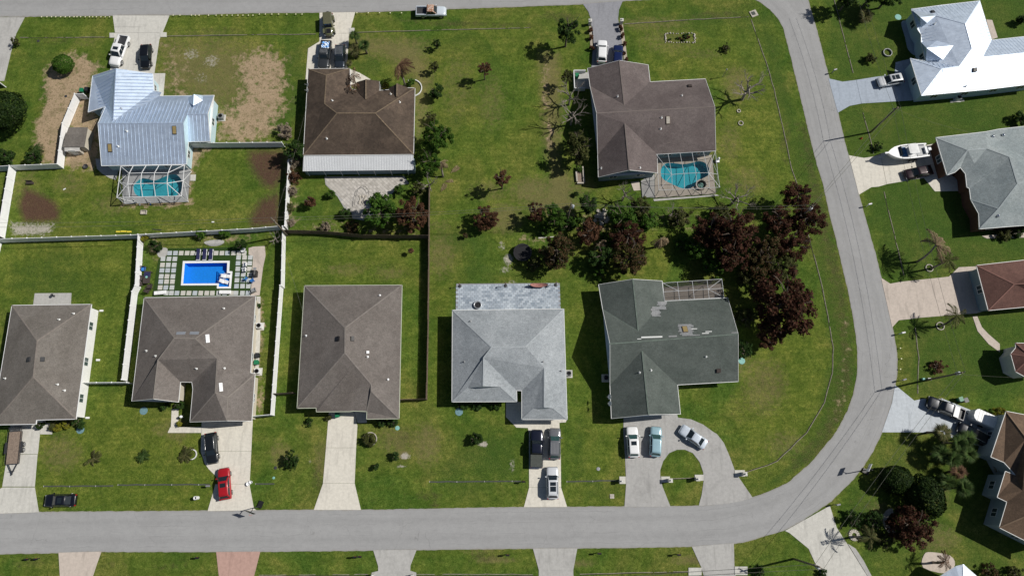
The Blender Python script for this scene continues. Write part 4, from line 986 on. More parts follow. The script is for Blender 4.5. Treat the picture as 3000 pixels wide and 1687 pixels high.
a = lambda x, y: T(3, 0, x, y); bq = lambda x, y: T(3, 1, x, y)
H5 = House('blue_grey_roof_house', 'house with a blue-grey hip roof beside the boat driveway', 2.9, .42,
    dict(nw=a(1688, 1385), n1=a(2195, 1325), n2=a(2320, 1300), ne=a(2860, 1240), fe=bq(2860, 800), s1=bq(2460, 828), s0=bq(2125, 855), w5=bq(2118, 700), w4=bq(2040, 560), w3=bq(2025, 450), p2=bq(2000, 433), p1=bq(1985, 300), p0=bq(1935, 238), w1=bq(1880, 285), w0=bq(1800, 315),
         h=(bq(2010, 62), ('nw', 'w0')), k=(bq(2200, 45), 4.45), q=(bq(2430, 130), ('w3', 'w4')), r=(bq(2510, 400), ('w3', 'w4')), t=(bq(2320, 650), ('w3', 'w4')), u=(bq(2290, 268), 4.4), x=(bq(2860, 330), 5.5), kv=(bq(2075, 200), 3.6)),
    [('nw', 'h', 'w0'), ('nw', 'n1', 'n2', 'ne', 'x', 'q', 'k', 'h'), ('h', 'k', 'kv', 'p0', 'w1', 'w0'), ('k', 'q', 'r', 't', 'w4', 'w3', 'p2', 'u', 'kv'), ('kv', 'u', 'p2', 'p1', 'p0'), ('r', 'x', 'fe', 's1', 's0', 't'), ('t', 's0', 'w5', 'w4'), ('q', 'x', 'r')],
    ['nw', 'n1', 'n2', 'ne', 'fe', 's1', 's0', 'w5', 'w4', 'w3', 'p2', 'p1', 'p0', 'w1', 'w0'], [], SH['h5'], CAP['h5'], M['wall_brown'])
for p in (a(2260, 1375), a(2365, 1362), bq(2310, 722)): H5.acc('dome', p)

a = lambda x, y: T(3, 1, x, y); bq = lambda x, y: T(3, 2, x, y)
H6 = House('red_brown_roof_house', 'house with a red-brown hip roof at the right edge', 2.8, .42,
    dict(nw=a(2095, 1220), ne=a(2900, 1130), se=bq(2900, 160), sw=bq(2215, 225), k=(bq(2480, -40), ('nw', 'sw')), k2=(bq(2900, -60), 6.0)),
    [('nw', 'k', 'sw'), ('nw', 'ne', 'k2', 'k'), ('k', 'k2', 'se', 'sw')], ['nw', 'ne', 'se', 'sw'], [], SH['h6'], CAP['h6'], M['wall_grey'])
H6b = House('red_turret_house', 'red roofed turret bay with pale trim at the right edge', 3.3, .5,
    dict(n=bq(2490, 600), w=bq(2440, 660), w2=bq(2490, 840), s=bq(2620, 910), e=bq(2900, 860), ne=bq(2900, 560), n0=bq(2490, 550), k=(bq(2650, 690), 4.5), k2=(bq(2900, 680), 4.5)),
    [('n0', 'n', 'k'), ('n', 'w', 'k'), ('w', 'w2', 'k'), ('w2', 's', 'k'), ('k', 's', 'e', 'k2'), ('k', 'k2', 'ne', 'n0')], ['n0', 'n', 'w', 'w2', 's', 'e', 'ne'], [], SH['h6'], CAP['h6'], M['cream'])

a = lambda x, y: T(3, 2, x, y); bq = lambda x, y: T(3, 3, x, y)
H7 = House('brown_roof_corner_house', 'tall white-walled house with a brown roof in the lower right corner', 4.2, .42,
    dict(n0=a(2395, 1235), n1=a(2900, 1330), fe=bq(2900, 1250), s0=bq(2325, 960), w4=bq(2402, 702), w3=bq(2305, 655), w2=bq(2387, 393), w1=bq(2490, 432), w0=bq(2372, 305), wn=bq(2240, 250),
         ka=(bq(2600, 60), 5.8), kb=(bq(2560, 590), 5.3), kc=(bq(2800, 760), 6.6)),
    [('n0', 'ka', 'w0', 'wn'), ('n0', 'n1', 'kc', 'ka'), ('ka', 'kc', 'kb', 'w1', 'w0'), ('w1', 'kb', 'w3', 'w2'), ('kb', 'w4', 'w3'), ('kb', 'kc', 's0', 'w4'), ('s0', 'kc', 'fe'), ('kc', 'n1', 'fe')],
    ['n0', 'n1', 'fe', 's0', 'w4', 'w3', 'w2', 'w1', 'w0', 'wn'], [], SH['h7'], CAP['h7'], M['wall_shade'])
H8 = House('white_gable_house', 'corner of a house with a bright white gabled metal roof at the bottom edge', 2.8, .5,
    dict(w=bq(1640, 1500), p1=bq(1805, 1449), n=bq(1900, 1345), e=bq(2160, 1500), se=bq(2250, 1700), sw=bq(1500, 1700), g1=(bq(1890, 1345), 4.0), k=(bq(1965, 1328), 4.3), k2=(bq(1990, 1700), 4.3)),
    [('w', 'g1', 'k', 'k2', 'sw'), ('k', 'e', 'se', 'k2')], ['w', 'e', 'se', 'sw'], [('w', 'k', 'e')], M['metal_roof2'], M['metal_roof2'], M['wall_white'], ribs=.6)

a = lambda x, y: T(0, 2, x, y)
H9 = House('grey_brown_roof_house', 'leftmost front house with a grey-brown hip roof and bright white side wall', 2.8, .36,
    dict(nw=a(120, 172), ne=a(920, 162), se=a(765, 1315), s1=a(367, 1325), s2=a(362, 1366), sw=a(-80, 1374),
         A=(a(375, 530), ('nw', 'ne')), B=(a(335, 890), ('nw', 'ne', .21)), C=(a(132, 1130), 4.1)),
    [('nw', 'ne', 'A'), ('nw', 'A', 'B', 'C', 'sw'), ('ne', 'se', 'B', 'A'), ('B', 'se', 's1', 'C'), ('C', 's1', 's2', 'sw')], ['nw', 'ne', 'se', 's1', 's2', 'sw'], [], SH['h9'], CAP['h9'], M['wall_white'], M['white'])
for p in ((297, 715), (430, 715)): H9.acc('box', a(*p), w=.7, l=.55)
for p in ((742, 257), (596, 317), (55, 907), (580, 968), (650, 1028)): H9.acc('pipe', a(*p))

H10 = House('pool_house', 'house with a warm grey shingle roof, two skylights and a blue rear pool', 2.7, .36,
    dict(nw=a(1450, 95), ne=a(2572, 76), e1=a(2520, 850), e2=a(2565, 862), se=a(2532, 1335), s2=a(1910, 1345), s3=a(1940, 1015), s4=a(1930, 945), s5=a(1815, 942), s6=a(1795, 1145), sw=a(1325, 1135),
         A=(a(1755, 502), ('nw', 'ne')), B=(a(1965, 506), ('nw', 'ne')), C=(a(1590, 720), ('nw', 'sw', .5)), Cg=(a(1543, 1113), ('nw', 'sw', .5)), D=(a(2185, 705), 5.0), E=(a(2165, 1050), 5.0), G=(a(2290, 1100), 4.35), Gg=(a(2280, 1333), 4.35)),
    [('nw', 'ne', 'B', 'A'), ('nw', 'A', 'C', 'Cg', 'sw'), ('A', 'B', 'D', 's4', 's5', 'C'), ('C', 's5', 's6', 'Cg'), ('D', 'E', 's2', 's3', 's4'), ('ne', 'e1', 'e2', 'G', 'E', 'D', 'B'), ('G', 'e2', 'se', 'Gg'), ('E', 'G', 'Gg', 's2')],
    ['nw', 'ne', 'e1', 'e2', 'se', 's2', 's3', 's4', 's5', 's6', 'sw'], [('s6', 'Cg', 'sw'), ('se', 'Gg', 's2')], SH['h10'], CAP['h10'], M['wall_beige'])
H10.acc('flap', a(1820, 453), w=1.4, l=.5); H10.acc('flap', a(1955, 452), w=1.4, l=.5)
H10.acc('skylight', a(2088, 508), w=1.3, l=.55, fm='white', m='white'); H10.acc('skylight', a(2222, 995), w=1.3, l=.5, fm='white', m='white')
for p in ((1475, 630), (1567, 682), (2258, 805), (2252, 205), (1977, 807)): H10.acc('pipe', a(*p))

a = lambda x, y: T(1, 2, x, y)
H11 = House('warm_grey_roof_house', 'middle house with a warm grey stepped hip roof and empty driveway', 2.7, .36,
    dict(nw=a(487, -26), ne=a(1470, -32), se=a(1440, 1312), s1=a(1112, 1316), s2=a(1115, 1240), s3=a(980, 1235), s3b=a(950, 1240), s4=a(607, 1243), s5=a(605, 1204), sw=a(412, 1207),
         A=(a(895, 400), ('nw', 'ne')), B=(a(895, 650), ('nw', 'sw', .385)), C=(a(990, 765), ('ne', 'se')), D=(a(1160, 965), ('ne', 'se')), E=(a(1160, 1035), ('ne', 'se'))),
    [('nw', 'ne', 'A'), ('nw', 'A', 'B', 'sw'), ('ne', 'se', 'E', 'D', 'C', 'B', 'A'), ('B', 'C', 's4', 's5', 'sw'), ('C', 'D', 's3', 's3b', 's4'), ('D', 'E', 's2', 's3'), ('E', 'se', 's1', 's2')],
    ['nw', 'ne', 'se', 's1', 's2', 's3', 's3b', 's4', 's5', 'sw'], [], SH['h11'], CAP['h11'], M['wall_beige'], M['fascia_green'])
for p in ((828, 508), (970, 508)): H11.acc('box', a(*p), w=.75, l=.5, m='black')
H11.acc('box', a(1122, 645), w=.4, l=.45, m='white')
for p in ((1122, 690), (1327, 917), (505, 478), (1245, 73)): H11.acc('pipe', a(*p), m='white')

b2 = lambda x, y: T(2, 2, x, y)
H12 = House('light_grey_roof_house', 'house with a light grey shingle roof and slate blue patio', 2.7, .38,
    dict(nw=a(1975, 220), ne=b2(522, 208), se=b2(556, 1320), s1=b2(98, 1320), s2=b2(98, 1030), s3=b2(47, 1028), s4=b2(50, 1140), sw=a(1970, 1143),
         A=(a(2370, 595), ('nw', 'ne')), B=(b2(135, 590), ('nw', 'ne')), C=(a(2290, 700), ('nw', 'sw', .46)), Cg=(a(2285, 985), ('nw', 'sw', .46)), Cl=(a(2130, 1000), 3.75), Cr=(a(2462, 993), 3.75), D=(b2(325, 800), ('ne', 'se', .46)), Dg=(b2(325, 1198), ('ne', 'se', .46)), Dl=(b2(218, 1210), 3.5), Dr=(b2(420, 1208), 3.5)),
    [('nw', 'ne', 'B', 'A'), ('nw', 'A', 'C', 'Cg', 'Cl', 'sw'), ('A', 'B', 'D', 's2', 's3', 'C'), ('C', 's3', 's4', 'Cr', 'Cg'), ('Cl', 'Cr', 's4', 'sw'), ('ne', 'se', 'Dr', 'Dg', 'D', 'B'), ('D', 'Dg', 'Dl', 's1', 's2'), ('Dl', 'Dr', 'se', 's1')],
    ['nw', 'ne', 'se', 's1', 's2', 's3', 's4', 'sw'], [], SH['h12'], CAP['h12'], M['wall_white'], extra_walls=[('Cl', 'Cg', 'Cr'), ('Dl', 'Dg', 'Dr')])
for p in (a(2157, 333), a(2095, 740), b2(493, 833), b2(312, 740)): H12.acc('pipe', p, m='grey')

n1 = lambda x, y: T(2, 1, x, y)
H13 = House('dark_green_roof_house', 'house with a dark green gabled roof patched with pale shingles', 2.7, .40,
    dict(nw=n1(870, 1412), wv=b2(912, 215), ne0=n1(1510, 1376), nv=b2(1532, 130), ne=b2(2170, 97), se=b2(2275, 938), sv=b2(1665, 972), s1=b2(1695, 1265), s0=b2(1000, 1310), sw=b2(985, 975),
         np_=(n1(1215, 1358), 4.6), nm=(b2(1270, 430), 4.6), w=(b2(985, 560), 5.7), e=(b2(2275, 462), 5.7), sm=(b2(1308, 630), 5.1), sp=(b2(1375, 1272), 5.1)),
    [('np_', 'nw', 'wv', 'nm'), ('np_', 'nm', 'nv', 'ne0'), ('wv', 'w', 'e', 'ne', 'nv', 'nm'), ('w', 'sw', 'sm', 'sv', 'se', 'e'), ('sm', 'sw', 's0', 'sp'), ('sm', 'sp', 's1', 'sv')],
    ['nw', 'ne0', 'nv', 'ne', 'se', 'sv', 's1', 's0', 'sw', 'wv'], [('nw', 'np_', 'ne0'), ('ne', 'e', 'se'), ('s1', 'sp', 's0'), ('sw', 'w', 'wv')], SH['h13'], CAP['h13'], M['wall_blue'])
rng = random.Random(4)
def shard(x0, y0, x1, y1, rows, jag):
    for i in range(rows):
        ya = y0 + (y1 - y0) * i / rows; yb = y0 + (y1 - y0) * (i + 1) / rows
        l = x0 + rng.uniform(0, jag); r = x1 - rng.uniform(0, jag)
        H13.patch([b2(l, ya), b2(r, ya), b2(r, yb), b2(l, yb)], SH['patch'], 'repair_shingle_course')
shard(1455, 135, 1560, 185, 4, 30); shard(1392, 185, 1555, 215, 3, 25); shard(1390, 215, 1500, 285, 6, 20)
shard(1650, 362, 1830, 400, 4, 35); shard(1655, 400, 1840, 440, 4, 30); shard(1680, 440, 1830, 480, 3, 40)
for (x0, y0, x1, y1, m) in ((1300, 488, 1512, 503, 'trim'), (1260, 508, 1300, 515, 'trim'), (1575, 478, 1660, 493, 0), (1910, 452, 1980, 460, 'trim'), (1945, 434, 2010, 442, 'trim'), (2205, 445, 2268, 453, 0), (1805, 407, 1862, 414, 'trim'), (1760, 470, 1890, 480, 0)):
    H13.patch([b2(x0, y0), b2(x1, y0 - (x1 - x0) * .03), b2(x1, y1 - (x1 - x0) * .03), b2(x0, y1)], M['trim'] if m else SH['patch'], 'bare_strip', .035)
H13.acc('skylight', b2(1740, 415), w=.8, l=1.15, fm='wood_fence'); H13.acc('box', b2(2075, 828), w=.7, l=.6, m='brown_wicker')
for p in ((1398, 825), (1285, 848), (1952, 687)): H13.acc('pipe', b2(*p))

# storage sheds by the metal-roofed house
def shed(label, pts, ridge, ez, zr, rm, wm):
    q = [U(p, ez) for p in pts]; r = [U(p, zr) for p in ridge]; c = center(q)
    o = root('garden_shed', label, 'shed', c)
    part('roof', MB().add(q + r, [(0, 1, 5, 4), (2, 3, 4, 5), (0, 4, 3), (1, 2, 5)]), rm, o, org=c)
    part('wall', MB().prism(inset(q, .12), 0, ez - .02), wm, o, org=c)
    e = (q[2] - q[3]).normalized(); m_ = q[3].lerp(q[2], .5); nn = Vector((e.y, -e.x, 0))
    if nn.dot(m_ - c) < 0: nn = -nn
    m_ = m_ - nn * .12
    d = part('door', MB().bar(Vector((m_.x, m_.y, .05)) + nn * .03, Vector((m_.x, m_.y, 1.7)) + nn * .03, 1.1, .05), M['trim'], o, org=c)
    part('handle', MB().bar(Vector((m_.x, m_.y, .9)) + nn * .08 + e * .3, Vector((m_.x, m_.y, 1.05)) + nn * .08 + e * .3, .03), M['dark'], d, org=c)
shed('brown-roofed garden shed beside the metal-roofed house', TL(0, 0, 690, 1282, 885, 1282, 850, 1480, 630, 1480), TL(0, 0, 665, 1355, 872, 1358), 1.9, 2.35, SH['h9'], M['wall_beige'])
shed('small off-white plastic shed below the brown shed', TL(0, 1, 650, 12, 800, 12, 800, 75, 650, 75), TL(0, 1, 648, 40, 802, 40), 1.5, 1.75, plain('white_shed_plastic', (.55, .53, .50), .7), plain('beige_shed_wall', (.45, .42, .37), .7))
# ------------------------------------------------------------------ fences
def _panel_mesh():
    mb = MB(); mb.box((.5, 0, .93), (1, .045, 1.66))
    mb.box((.5, 0, 1.77), (1, .07, .12)); mb.box((.5, 0, .12), (1, .07, .16)); return mb.mesh('fence_panel', M['white'])
def _post_mesh():
    mb = MB(); mb.box((0, 0, .93), (.13, .13, 1.86)); mb.box((0, 0, 1.88), (.19, .19, .05))
    mb.add([(-.08, -.08, 1.905), (.08, -.08, 1.905), (.08, .08, 1.905), (-.08, .08, 1.905), (0, 0, 1.98)], [(0, 1, 4), (1, 2, 4), (2, 3, 4), (3, 0, 4)]); return mb.mesh('fence_post', M['white'])
def _wood_panel():
    o = [(0, .03)]; n = 17
    for i in range(n):
        a, b = i / n, (i + 1) / n
        o += [(a + .002, 1.74), (a + .014, 1.80), (b - .016, 1.80), (b - .006, 1.74)]
        if i < n - 1: o += [(b - .006, 1.5), (b + .002, 1.5)]
    o += [(1, .03)]
    mb = MB(); N = len(o)
    mb.add([(x, -.012, z) for x, z in o] + [(x, .012, z) for x, z in o], [list(range(N)), list(range(N, 2 * N))[::-1]] + [(i, N + i, N + (i + 1) % N, (i + 1) % N) for i in range(N)])
    return mb.mesh('fence_panel', M['wood_fence'])
PANEL, POST, WPANEL = _panel_mesh(), _post_mesh(), _wood_panel()
WPOST = MB().box((0, 0, .9), (.1, .1, 1.8)).mesh('fence_post', M['wood_fence'])
WRAIL = MB().box((.5, .04, .5), (1, .05, .09)).mesh('fence_rail', M['wood_fence'])
def fence(label, pts, wood=False, h=1.0, step=2.44):
    w = UL(pts, 0); c = w[0].copy()
    o = root('wooden_fence' if wood else 'vinyl_fence', label, 'fence', c)
    rng = random.Random(int(c.x * 10))
    def mk(nm, me, p, ang, sx):
        q = link(nm, me, o); q.location = p - c; q.rotation_euler = (rng.uniform(-.02, .02) if wood else 0, 0, ang); q.scale = (sx, 1, h)
    for a, b in zip(w, w[1:]):
        L = (b - a).length; n = max(1, round(L / step)); ang = math.atan2(b.y - a.y, b.x - a.x)
        for k in range(n):
            p = a.lerp(b, k / n)
            mk('fence_panel', WPANEL if wood else PANEL, p, ang, L / n); mk('fence_post', WPOST if wood else POST, p, ang, 1)
            if wood:
                mk('fence_rail', WRAIL, p, ang, L / n); mk('fence_rail', WRAIL, p + Vector((0, 0, 1.0)), ang, L / n)
    mk('fence_post', WPOST if wood else POST, w[-1], 0, 1)
fence('white vinyl fence slanting past the garden sheds', TL(0, 0, 898, 1000, 812, 998, 690, 1290) + TL(0, 1, 655, 115, 640, 246))
fence('white vinyl fence running left from the sheds', TL(0, 1, 640, 246, 165, 263))
fence('short white vinyl fence stub at the left edge', TL(0, 1, 165, 263, -60, 278))
fence('white vinyl fence down the left edge of the rear lawn', TL(0, 1, 165, 263, 105, 610, 50, 948))
fence('long white vinyl fence between the back gardens', TL(0, 1, -120, 1000, 50, 990, 1370, 950, 2575, 886) + TL(1, 1, 265, 862))
fence('white vinyl fence stub going down the left edge', TL(0, 1, 20, 1000, -90, 1449))
fence('white vinyl fence left of the blue pool', TL(0, 1, 1443, 945, 1415, 1449) + TL(0, 2, 1385, 60, 1285, 932))
fence('short white vinyl fence joining the two leftmost front houses', TL(0, 2, 885, 962, 1335, 960))
fence('white vinyl fence right of the blue pool', TL(1, 1, 300, 865, 287, 1449) + TL(1, 2, 275, 0, 185, 1278))
fence('short white vinyl fence closing the bin yard', TL(1, 2, 185, 1278, 0, 1294))
fence('white vinyl fence right of the screened pool', TL(0, 1, 1935, 38, 2575, 34) + TL(1, 1, 290, 32))
fence('white vinyl fence overgrown by dead shrubs', TL(1, 1, 362, 100, 320, 860))
fence('low white fence piece at the left edge by the big tree', TL(0, 0, -120, 780, 60, 880))
fence('tall brown wooden fence between the middle gardens', TL(1, 1, 1750, 430, 1742, 1449) + TL(1, 2, 1735, 500, 1722, 1122), True)
fence('brown wooden fence leaning behind the palm garden', TL(1, 1, 310, 900, 700, 908, 1080, 945, 1640, 950, 1742, 952), True)
fence('short brown wooden fence right of the middle house', TL(1, 2, 1440, 1128, 1722, 1122), True)
fence('short brown wooden fence left of the middle house', TL(1, 2, 190, 1072, 400, 1060), True)

# ------------------------------------------------------------------ pools
def pool(name, label, loop, hole_mats, coping=None, cop_mat=None, wz=-.08, depth=1.25):
    c = center(loop); o = root(name, label, 'pool', c)
    n = len(loop); A = sum(loop[i].x * loop[(i + 1) % n].y - loop[(i + 1) % n].x * loop[i].y for i in range(n))
    lp = list(loop) if A > 0 else list(loop)[::-1]
    mb = MB(); b = [Vector((p.x, p.y, -depth)) for p in inset(lp, .12)]
    tp = [Vector((p.x, p.y, .05)) for p in lp]
    mb.add(tp + b, [(i, n + i, n + (i + 1) % n, (i + 1) % n) for i in range(n)])
    tr = tessellate_polygon([b]); mb.add(b, [(x, y, z) if (b[y] - b[x]).cross(b[z] - b[x]).z > 0 else (x, z, y) for x, y, z in tr])
    part('pool_basin', mb, hole_mats[0], o, org=c)
    wl = [Vector((p.x, p.y, wz)) for p in lp]
    tr = tessellate_polygon([wl]); part('water', MB().add(wl, [(x, y, z) if (wl[y] - wl[x]).cross(wl[z] - wl[x]).z > 0 else (x, z, y) for x, y, z in tr]), hole_mats[1], o, org=c)
    if coping: part('coping', ringslab(coping, [(p.x, p.y) for p in lp], -.02, .07, MB()), cop_mat, o, org=c)
    return o, c
def deck(name, label, outer, hole, mat, z=.05):
    mb = MB()
    if hole is None: mb.prism(outer, -.03, z)
    else: ringslab(outer, [(p[0], p[1]) for p in hole], -.03, z, mb)
    return struct(name, mb, mat, label)
deck('pool_deck', 'grey deck of the pool by the metal-roofed house', UL(TL(0, 1, 1225, 150, 1920, 150, 1888, 582, 1240, 603), .05), POOL_A, CN['deckg'])
deck('pool_deck', 'tan deck of the pool by the purple-brown house', UL(TL(2, 1, 1440, 150, 2010, 110, 2050, 500, 1436, 542), .05), POOL_B, CN['deck'])
deck('patio', 'narrow concrete apron left of the screened pool', UL(TL(0, 1, 960, 150, 1222, 150, 1165, 362, 1100, 342, 1030, 300, 975, 250), .04), None, CN['grey'])
deck('patio', 'small concrete step right of the screened pool', UL(TL(0, 1, 1908, 308, 1970, 308, 1965, 370, 1900, 370), .04), None, CN['light'])
deck('patio', 'small tan slab below the purple-brown house', UL(TL(2, 1, 1195, 385, 1280, 375, 1292, 465, 1225, 470), .04), None, CN['tan'])
deck('patio', 'dark corner patio left of the kidney pool', UL(TL(2, 1, 1296, 370, 1434, 300, 1434, 540, 1310, 535), .035), None, CN['old'])
deck('patio', 'concrete strip along the back of the screened kidney pool', UL(TL(2, 1, 1420, 555, 2060, 508, 2085, 520, 1430, 575), .035), None, CN['grey'])
pool('swimming_pool', 'kidney-shaped teal pool behind the metal-roofed house', POOL_A, (M['basin_teal'], M['water_teal']))
pool('swimming_pool', 'kidney-shaped teal pool with round spa behind the purple-brown house', POOL_B, (M['basin_teal'], M['water_teal']))
c = center(SPA)
o = root('hot_tub', 'round raised spa at the corner of the kidney pool', 'spa', c)
part('rim', ringslab([c + (p - c) * 1.28 for p in SPA], [(p.x, p.y) for p in SPA], -.02, .42, MB()), CN['deck'], o, org=c)
part('seat_ring', ringslab([(p.x, p.y) for p in SPA], [tuple((c + (p - c) * .62)[:2]) for p in SPA], -.2, .05, MB()), M['basin_teal'], o, org=c)
part('floor', MB().prism([tuple((c + (p - c) * .64)[:2]) for p in SPA], -.4, -.15), M['basin_teal'], o, org=c)
part('water', MB().add([(p.x, p.y, .3) for p in SPA], [list(range(16))[::-1]]), M['water_teal'], o, org=c)
COP = UL(PC(588, 520, 1430, 515, 1420, 700, 1478, 705, 1450, 1012, 1198, 1012, 1200, 955, 552, 957), .05)
po, pc = pool('swimming_pool', 'rectangular bright blue pool with white coping', POOL_C, (M['basin_blue'], M['water_blue']), COP, M['white'])
for z, q in ((-.38, PC(1255, 735, 1440, 738, 1416, 982, 1232, 982, 1240, 920)), (-.62, PC(1235, 715, 1378, 712, 1378, 735, 1255, 735, 1240, 922, 1222, 922)), (-.86, PC(1212, 692, 1380, 690, 1380, 712, 1235, 715, 1222, 922, 1200, 922))):
    part('pool_step', MB().prism(UL(q, z), -1.25, z), M['basin_blue'], po, org=pc)
turf_m, t, b = nt('artificial_turf'); p_ = wpos(t)
t.links.new(mix(t, .5, (.022, .052, .010), ramp(t, noise(t, p_, 6, 4, .7), [(.3, (.012, .03, .006)), (.7, (.05, .09, .02))])), b.inputs['Base Color']); b.inputs['Roughness'].default_value = .9; b.inputs['Specular IOR Level'].default_value = .15
turf = deck('artificial_turf', 'dark artificial turf round the blue pool', UL(PC(318, 292, 1700, 268, 1770, 415, 1850, 425, 1800, 1150, 30, 1165, 150, 480, 300, 430), .03), [tuple(v[:2]) for v in COP], turf_m, .035)
STONE_M = [plain('stepping_stone_a', (.47, .49, .49), .9, var=.12, scale=3), plain('stepping_stone_b', (.40, .44, .47), .9, var=.12, scale=3), plain('stepping_stone_c', (.50, .49, .45), .9, var=.1, scale=3)]
SM = [MB().box((0, 0, .02), (.74, .76, .05)).mesh('stepping_stone', m) for m in STONE_M]
stones = [(x, 378) for x in (352, 455, 558, 665, 765, 868, 1080, 1185, 1290, 1388, 1498, 1598, 1690)] + [(x, 1095) for x in (290, 382, 482, 592, 697, 805, 910, 1018, 1118, 1232, 1340, 1460, 1542, 1657, 1758)]
for y, xs in ((482, (232, 338, 445)), (590, (222, 325, 432)), (688, (212, 315, 422)), (795, (200, 303, 410)), (890, (192, 295, 400)), (995, (180, 282, 392)), (458, (1590, 1697, 1800)), (560, (1580, 1690, 1790)), (660, (1575, 1680, 1785)), (762, (1567, 1675, 1785)), (865, (1560, 1670, 1770)), (970, (1552, 1660, 1765))): stones += [(x, y) for x in xs]
rng = random.Random(11)
for x, y in stones:
    s = link('stepping_stone', rng.choice(SM), turf); s.location = U(PC(x, y)[0], .03); s.rotation_euler = (0, 0, rng.uniform(-.03, .03))
deck('patio', 'beige sandy paver strip right of the blue pool', UL(PC(1770, 285, 1850, 262, 2060, 250, 2072, 420, 2030, 620, 2005, 800, 1965, 1135, 1806, 1145, 1850, 430, 1770, 405), .03), None, CN['tan'])
deck('patio', 'narrow concrete strip along the side of the pool house', UL([(752, 868), (763, 868), (762, 1000), (757, 1100), (747, 1100)], .03), None, CN['light'])
deck('patio', 'scalloped stone bench pad at the fence above the blue pool', UL(smooth_loop(PC(965, 180, 1130, 140, 1320, 150, 1300, 210, 1200, 245, 1050, 240), 3), .06), None, CN['grey'])
deck('patio', 'round grey paver pad at the corner of the pool garden', UL(smooth_loop(PC(130, 330, 220, 280, 310, 300, 290, 420, 190, 460, 135, 420), 3), .04), None, CN['grey'])
# paver patios: pieces under ten pixels, joined
def pavers(name, label, poly, mat, base_mat, sx, sy, ang, jit=0.0):
    w = UL(poly, 0); o = deck(name, label, w, None, base_mat, .03)
    mb = MB(); P = np.array([(p.x, p.y) for p in w]); c = P.mean(0); R_ = max(np.ptp(P[:, 0]), np.ptp(P[:, 1]))
    ca, sa = math.cos(ang), math.sin(ang); rng = random.Random(2); pts = []
    n = int(R_ / min(sx, sy)) + 2
    for j in range(-n, n):
        for i in range(-n, n):
            u, v = (i + (.5 if j % 2 else 0) * (jit > 0)) * sx, j * sy
            pts.append((c[0] + u * ca - v * sa, c[1] + u * sa + v * ca))
    d = sdf(np.array(pts), [tuple(q) for q in P])
    for (x, y), dd in zip(pts, d):
        if dd < -min(sx, sy) * .45: mb.box((x, y, .035 + rng.uniform(0, .012)), (sx * .93, sy * .93, .03), ang)
    q = part('paver_field', mb, mat, o); q['kind'] = 'stuff'
def pavermat(name, c0, c1):
    m, t, b = nt(name); g = _n(t, 'ShaderNodeNewGeometry')
    c = ramp(t, g.outputs['Random Per Island'], [(0, c0), (1, c1)])
    c = mix(t, .3, c, ramp(t, noise(t, g.outputs['Position'], .6, 4), [(.3, [v * .6 for v in c0]), (.7, c1)]))
    t.links.new(c, b.inputs['Base Color']); b.inputs['Roughness'].default_value = .85
    return m
pavers('patio', 'fan-shaped patio of pale diamond pavers behind the brown-roofed house', TL(1, 1, 690, 330, 1490, 325, 1540, 400, 1450, 412, 1350, 520, 1300, 600, 1180, 700, 1095, 770, 968, 750, 962, 690, 890, 650, 820, 530, 700, 410), pavermat('pale_pavers', (.34, .32, .29), (.56, .53, .49)), CN['old'], .48, .48, .8)
pavers('patio', 'rectangular slate blue paver patio behind the light grey house', [(1337, 831), (1640, 829), (1642, 915), (1335, 915)], pavermat('slate_pavers', (.20, .25, .31), (.50, .56, .62)), CN['asph'], .62, .36, .02, 1)
deck('patio', 'tan tiled floor of the screened porch on the green-roofed house', UL(TL(2, 1, 1530, 1440, 2100, 1405) + TL(2, 2, 2130, 130, 1540, 170), .04), None, CN['tan'])

# ------------------------------------------------------------------ screen enclosures
def cage(label, nodes, bars, screens, ground_posts, mat, loc, w=.09, extra=(), scr_m='screen'):
    """aluminium frame with insect screens; nodes: name -> (px, z)"""
    N = {k: U(p, z) for k, (p, z) in nodes.items()}
    c = Vector((N[loc].x, N[loc].y, 0)); o = root('screen_enclosure', label, 'enclosure', c)
    for k in ground_posts: N[k + '_'] = Vector((N[k].x, N[k].y, 0.03))
    for a, b in bars + [(k, k + '_') for k in ground_posts] + list(extra):
        part('frame_bar', MB().bar(N[a], N[b], w, w), mat, o, org=c)
    for ks in screens:
        part('screen_panel', MB().add([N[k] for k in ks], [list(range(len(ks)))]), M[scr_m], o, org=c)
a = lambda x, y: T(0, 1, x, y)
nd = {'w0': (a(1215, 225), 2.7), 'e0': (a(1855, 212), 2.7), 'w2': (a(1175, 540), 2.6), 'e2': (a(1825, 525), 2.6), 'w1': (a(1195, 380), 2.65), 'e1': (a(1842, 370), 2.65)}
for i, (h, r1, r2, s_) in enumerate((((1340, 220), (1300, 296), (1285, 402), (1305, 536)), ((1470, 217), (1425, 292), (1415, 400), (1435, 532)), ((1600, 215), (1555, 291), (1545, 396), (1565, 529)), ((1725, 214), (1690, 291), (1680, 396), (1695, 527)))):
    nd[f'h{i}'] = (a(*h), 2.85); nd[f'r{i}'] = (a(*r1), 3.7); nd[f't{i}'] = (a(*r2), 3.7); nd[f's{i}'] = (a(*s_), 2.6)
br = [('w0', 'w1'), ('w1', 'w2'), ('e0', 'e1'), ('e1', 'e2'), ('w2', 's0'), ('s0', 's1'), ('s1', 's2'), ('s2', 's3'), ('s3', 'e2'), ('w0', 'r0'), ('w2', 't0'), ('e0', 'r3'), ('e2', 't3'), ('w0', 'h0'), ('h0', 'h1'), ('h1', 'h2'), ('h2', 'h3'), ('h3', 'e0')]
for i in range(4): br += [(f'h{i}', f'r{i}'), (f'r{i}', f't{i}'), (f't{i}', f's{i}')]
for i in range(3): br += [(f'r{i}', f'r{i+1}'), (f't{i}', f't{i+1}')]
br += [('t3', 'e1'), ('t0', 'w1')]
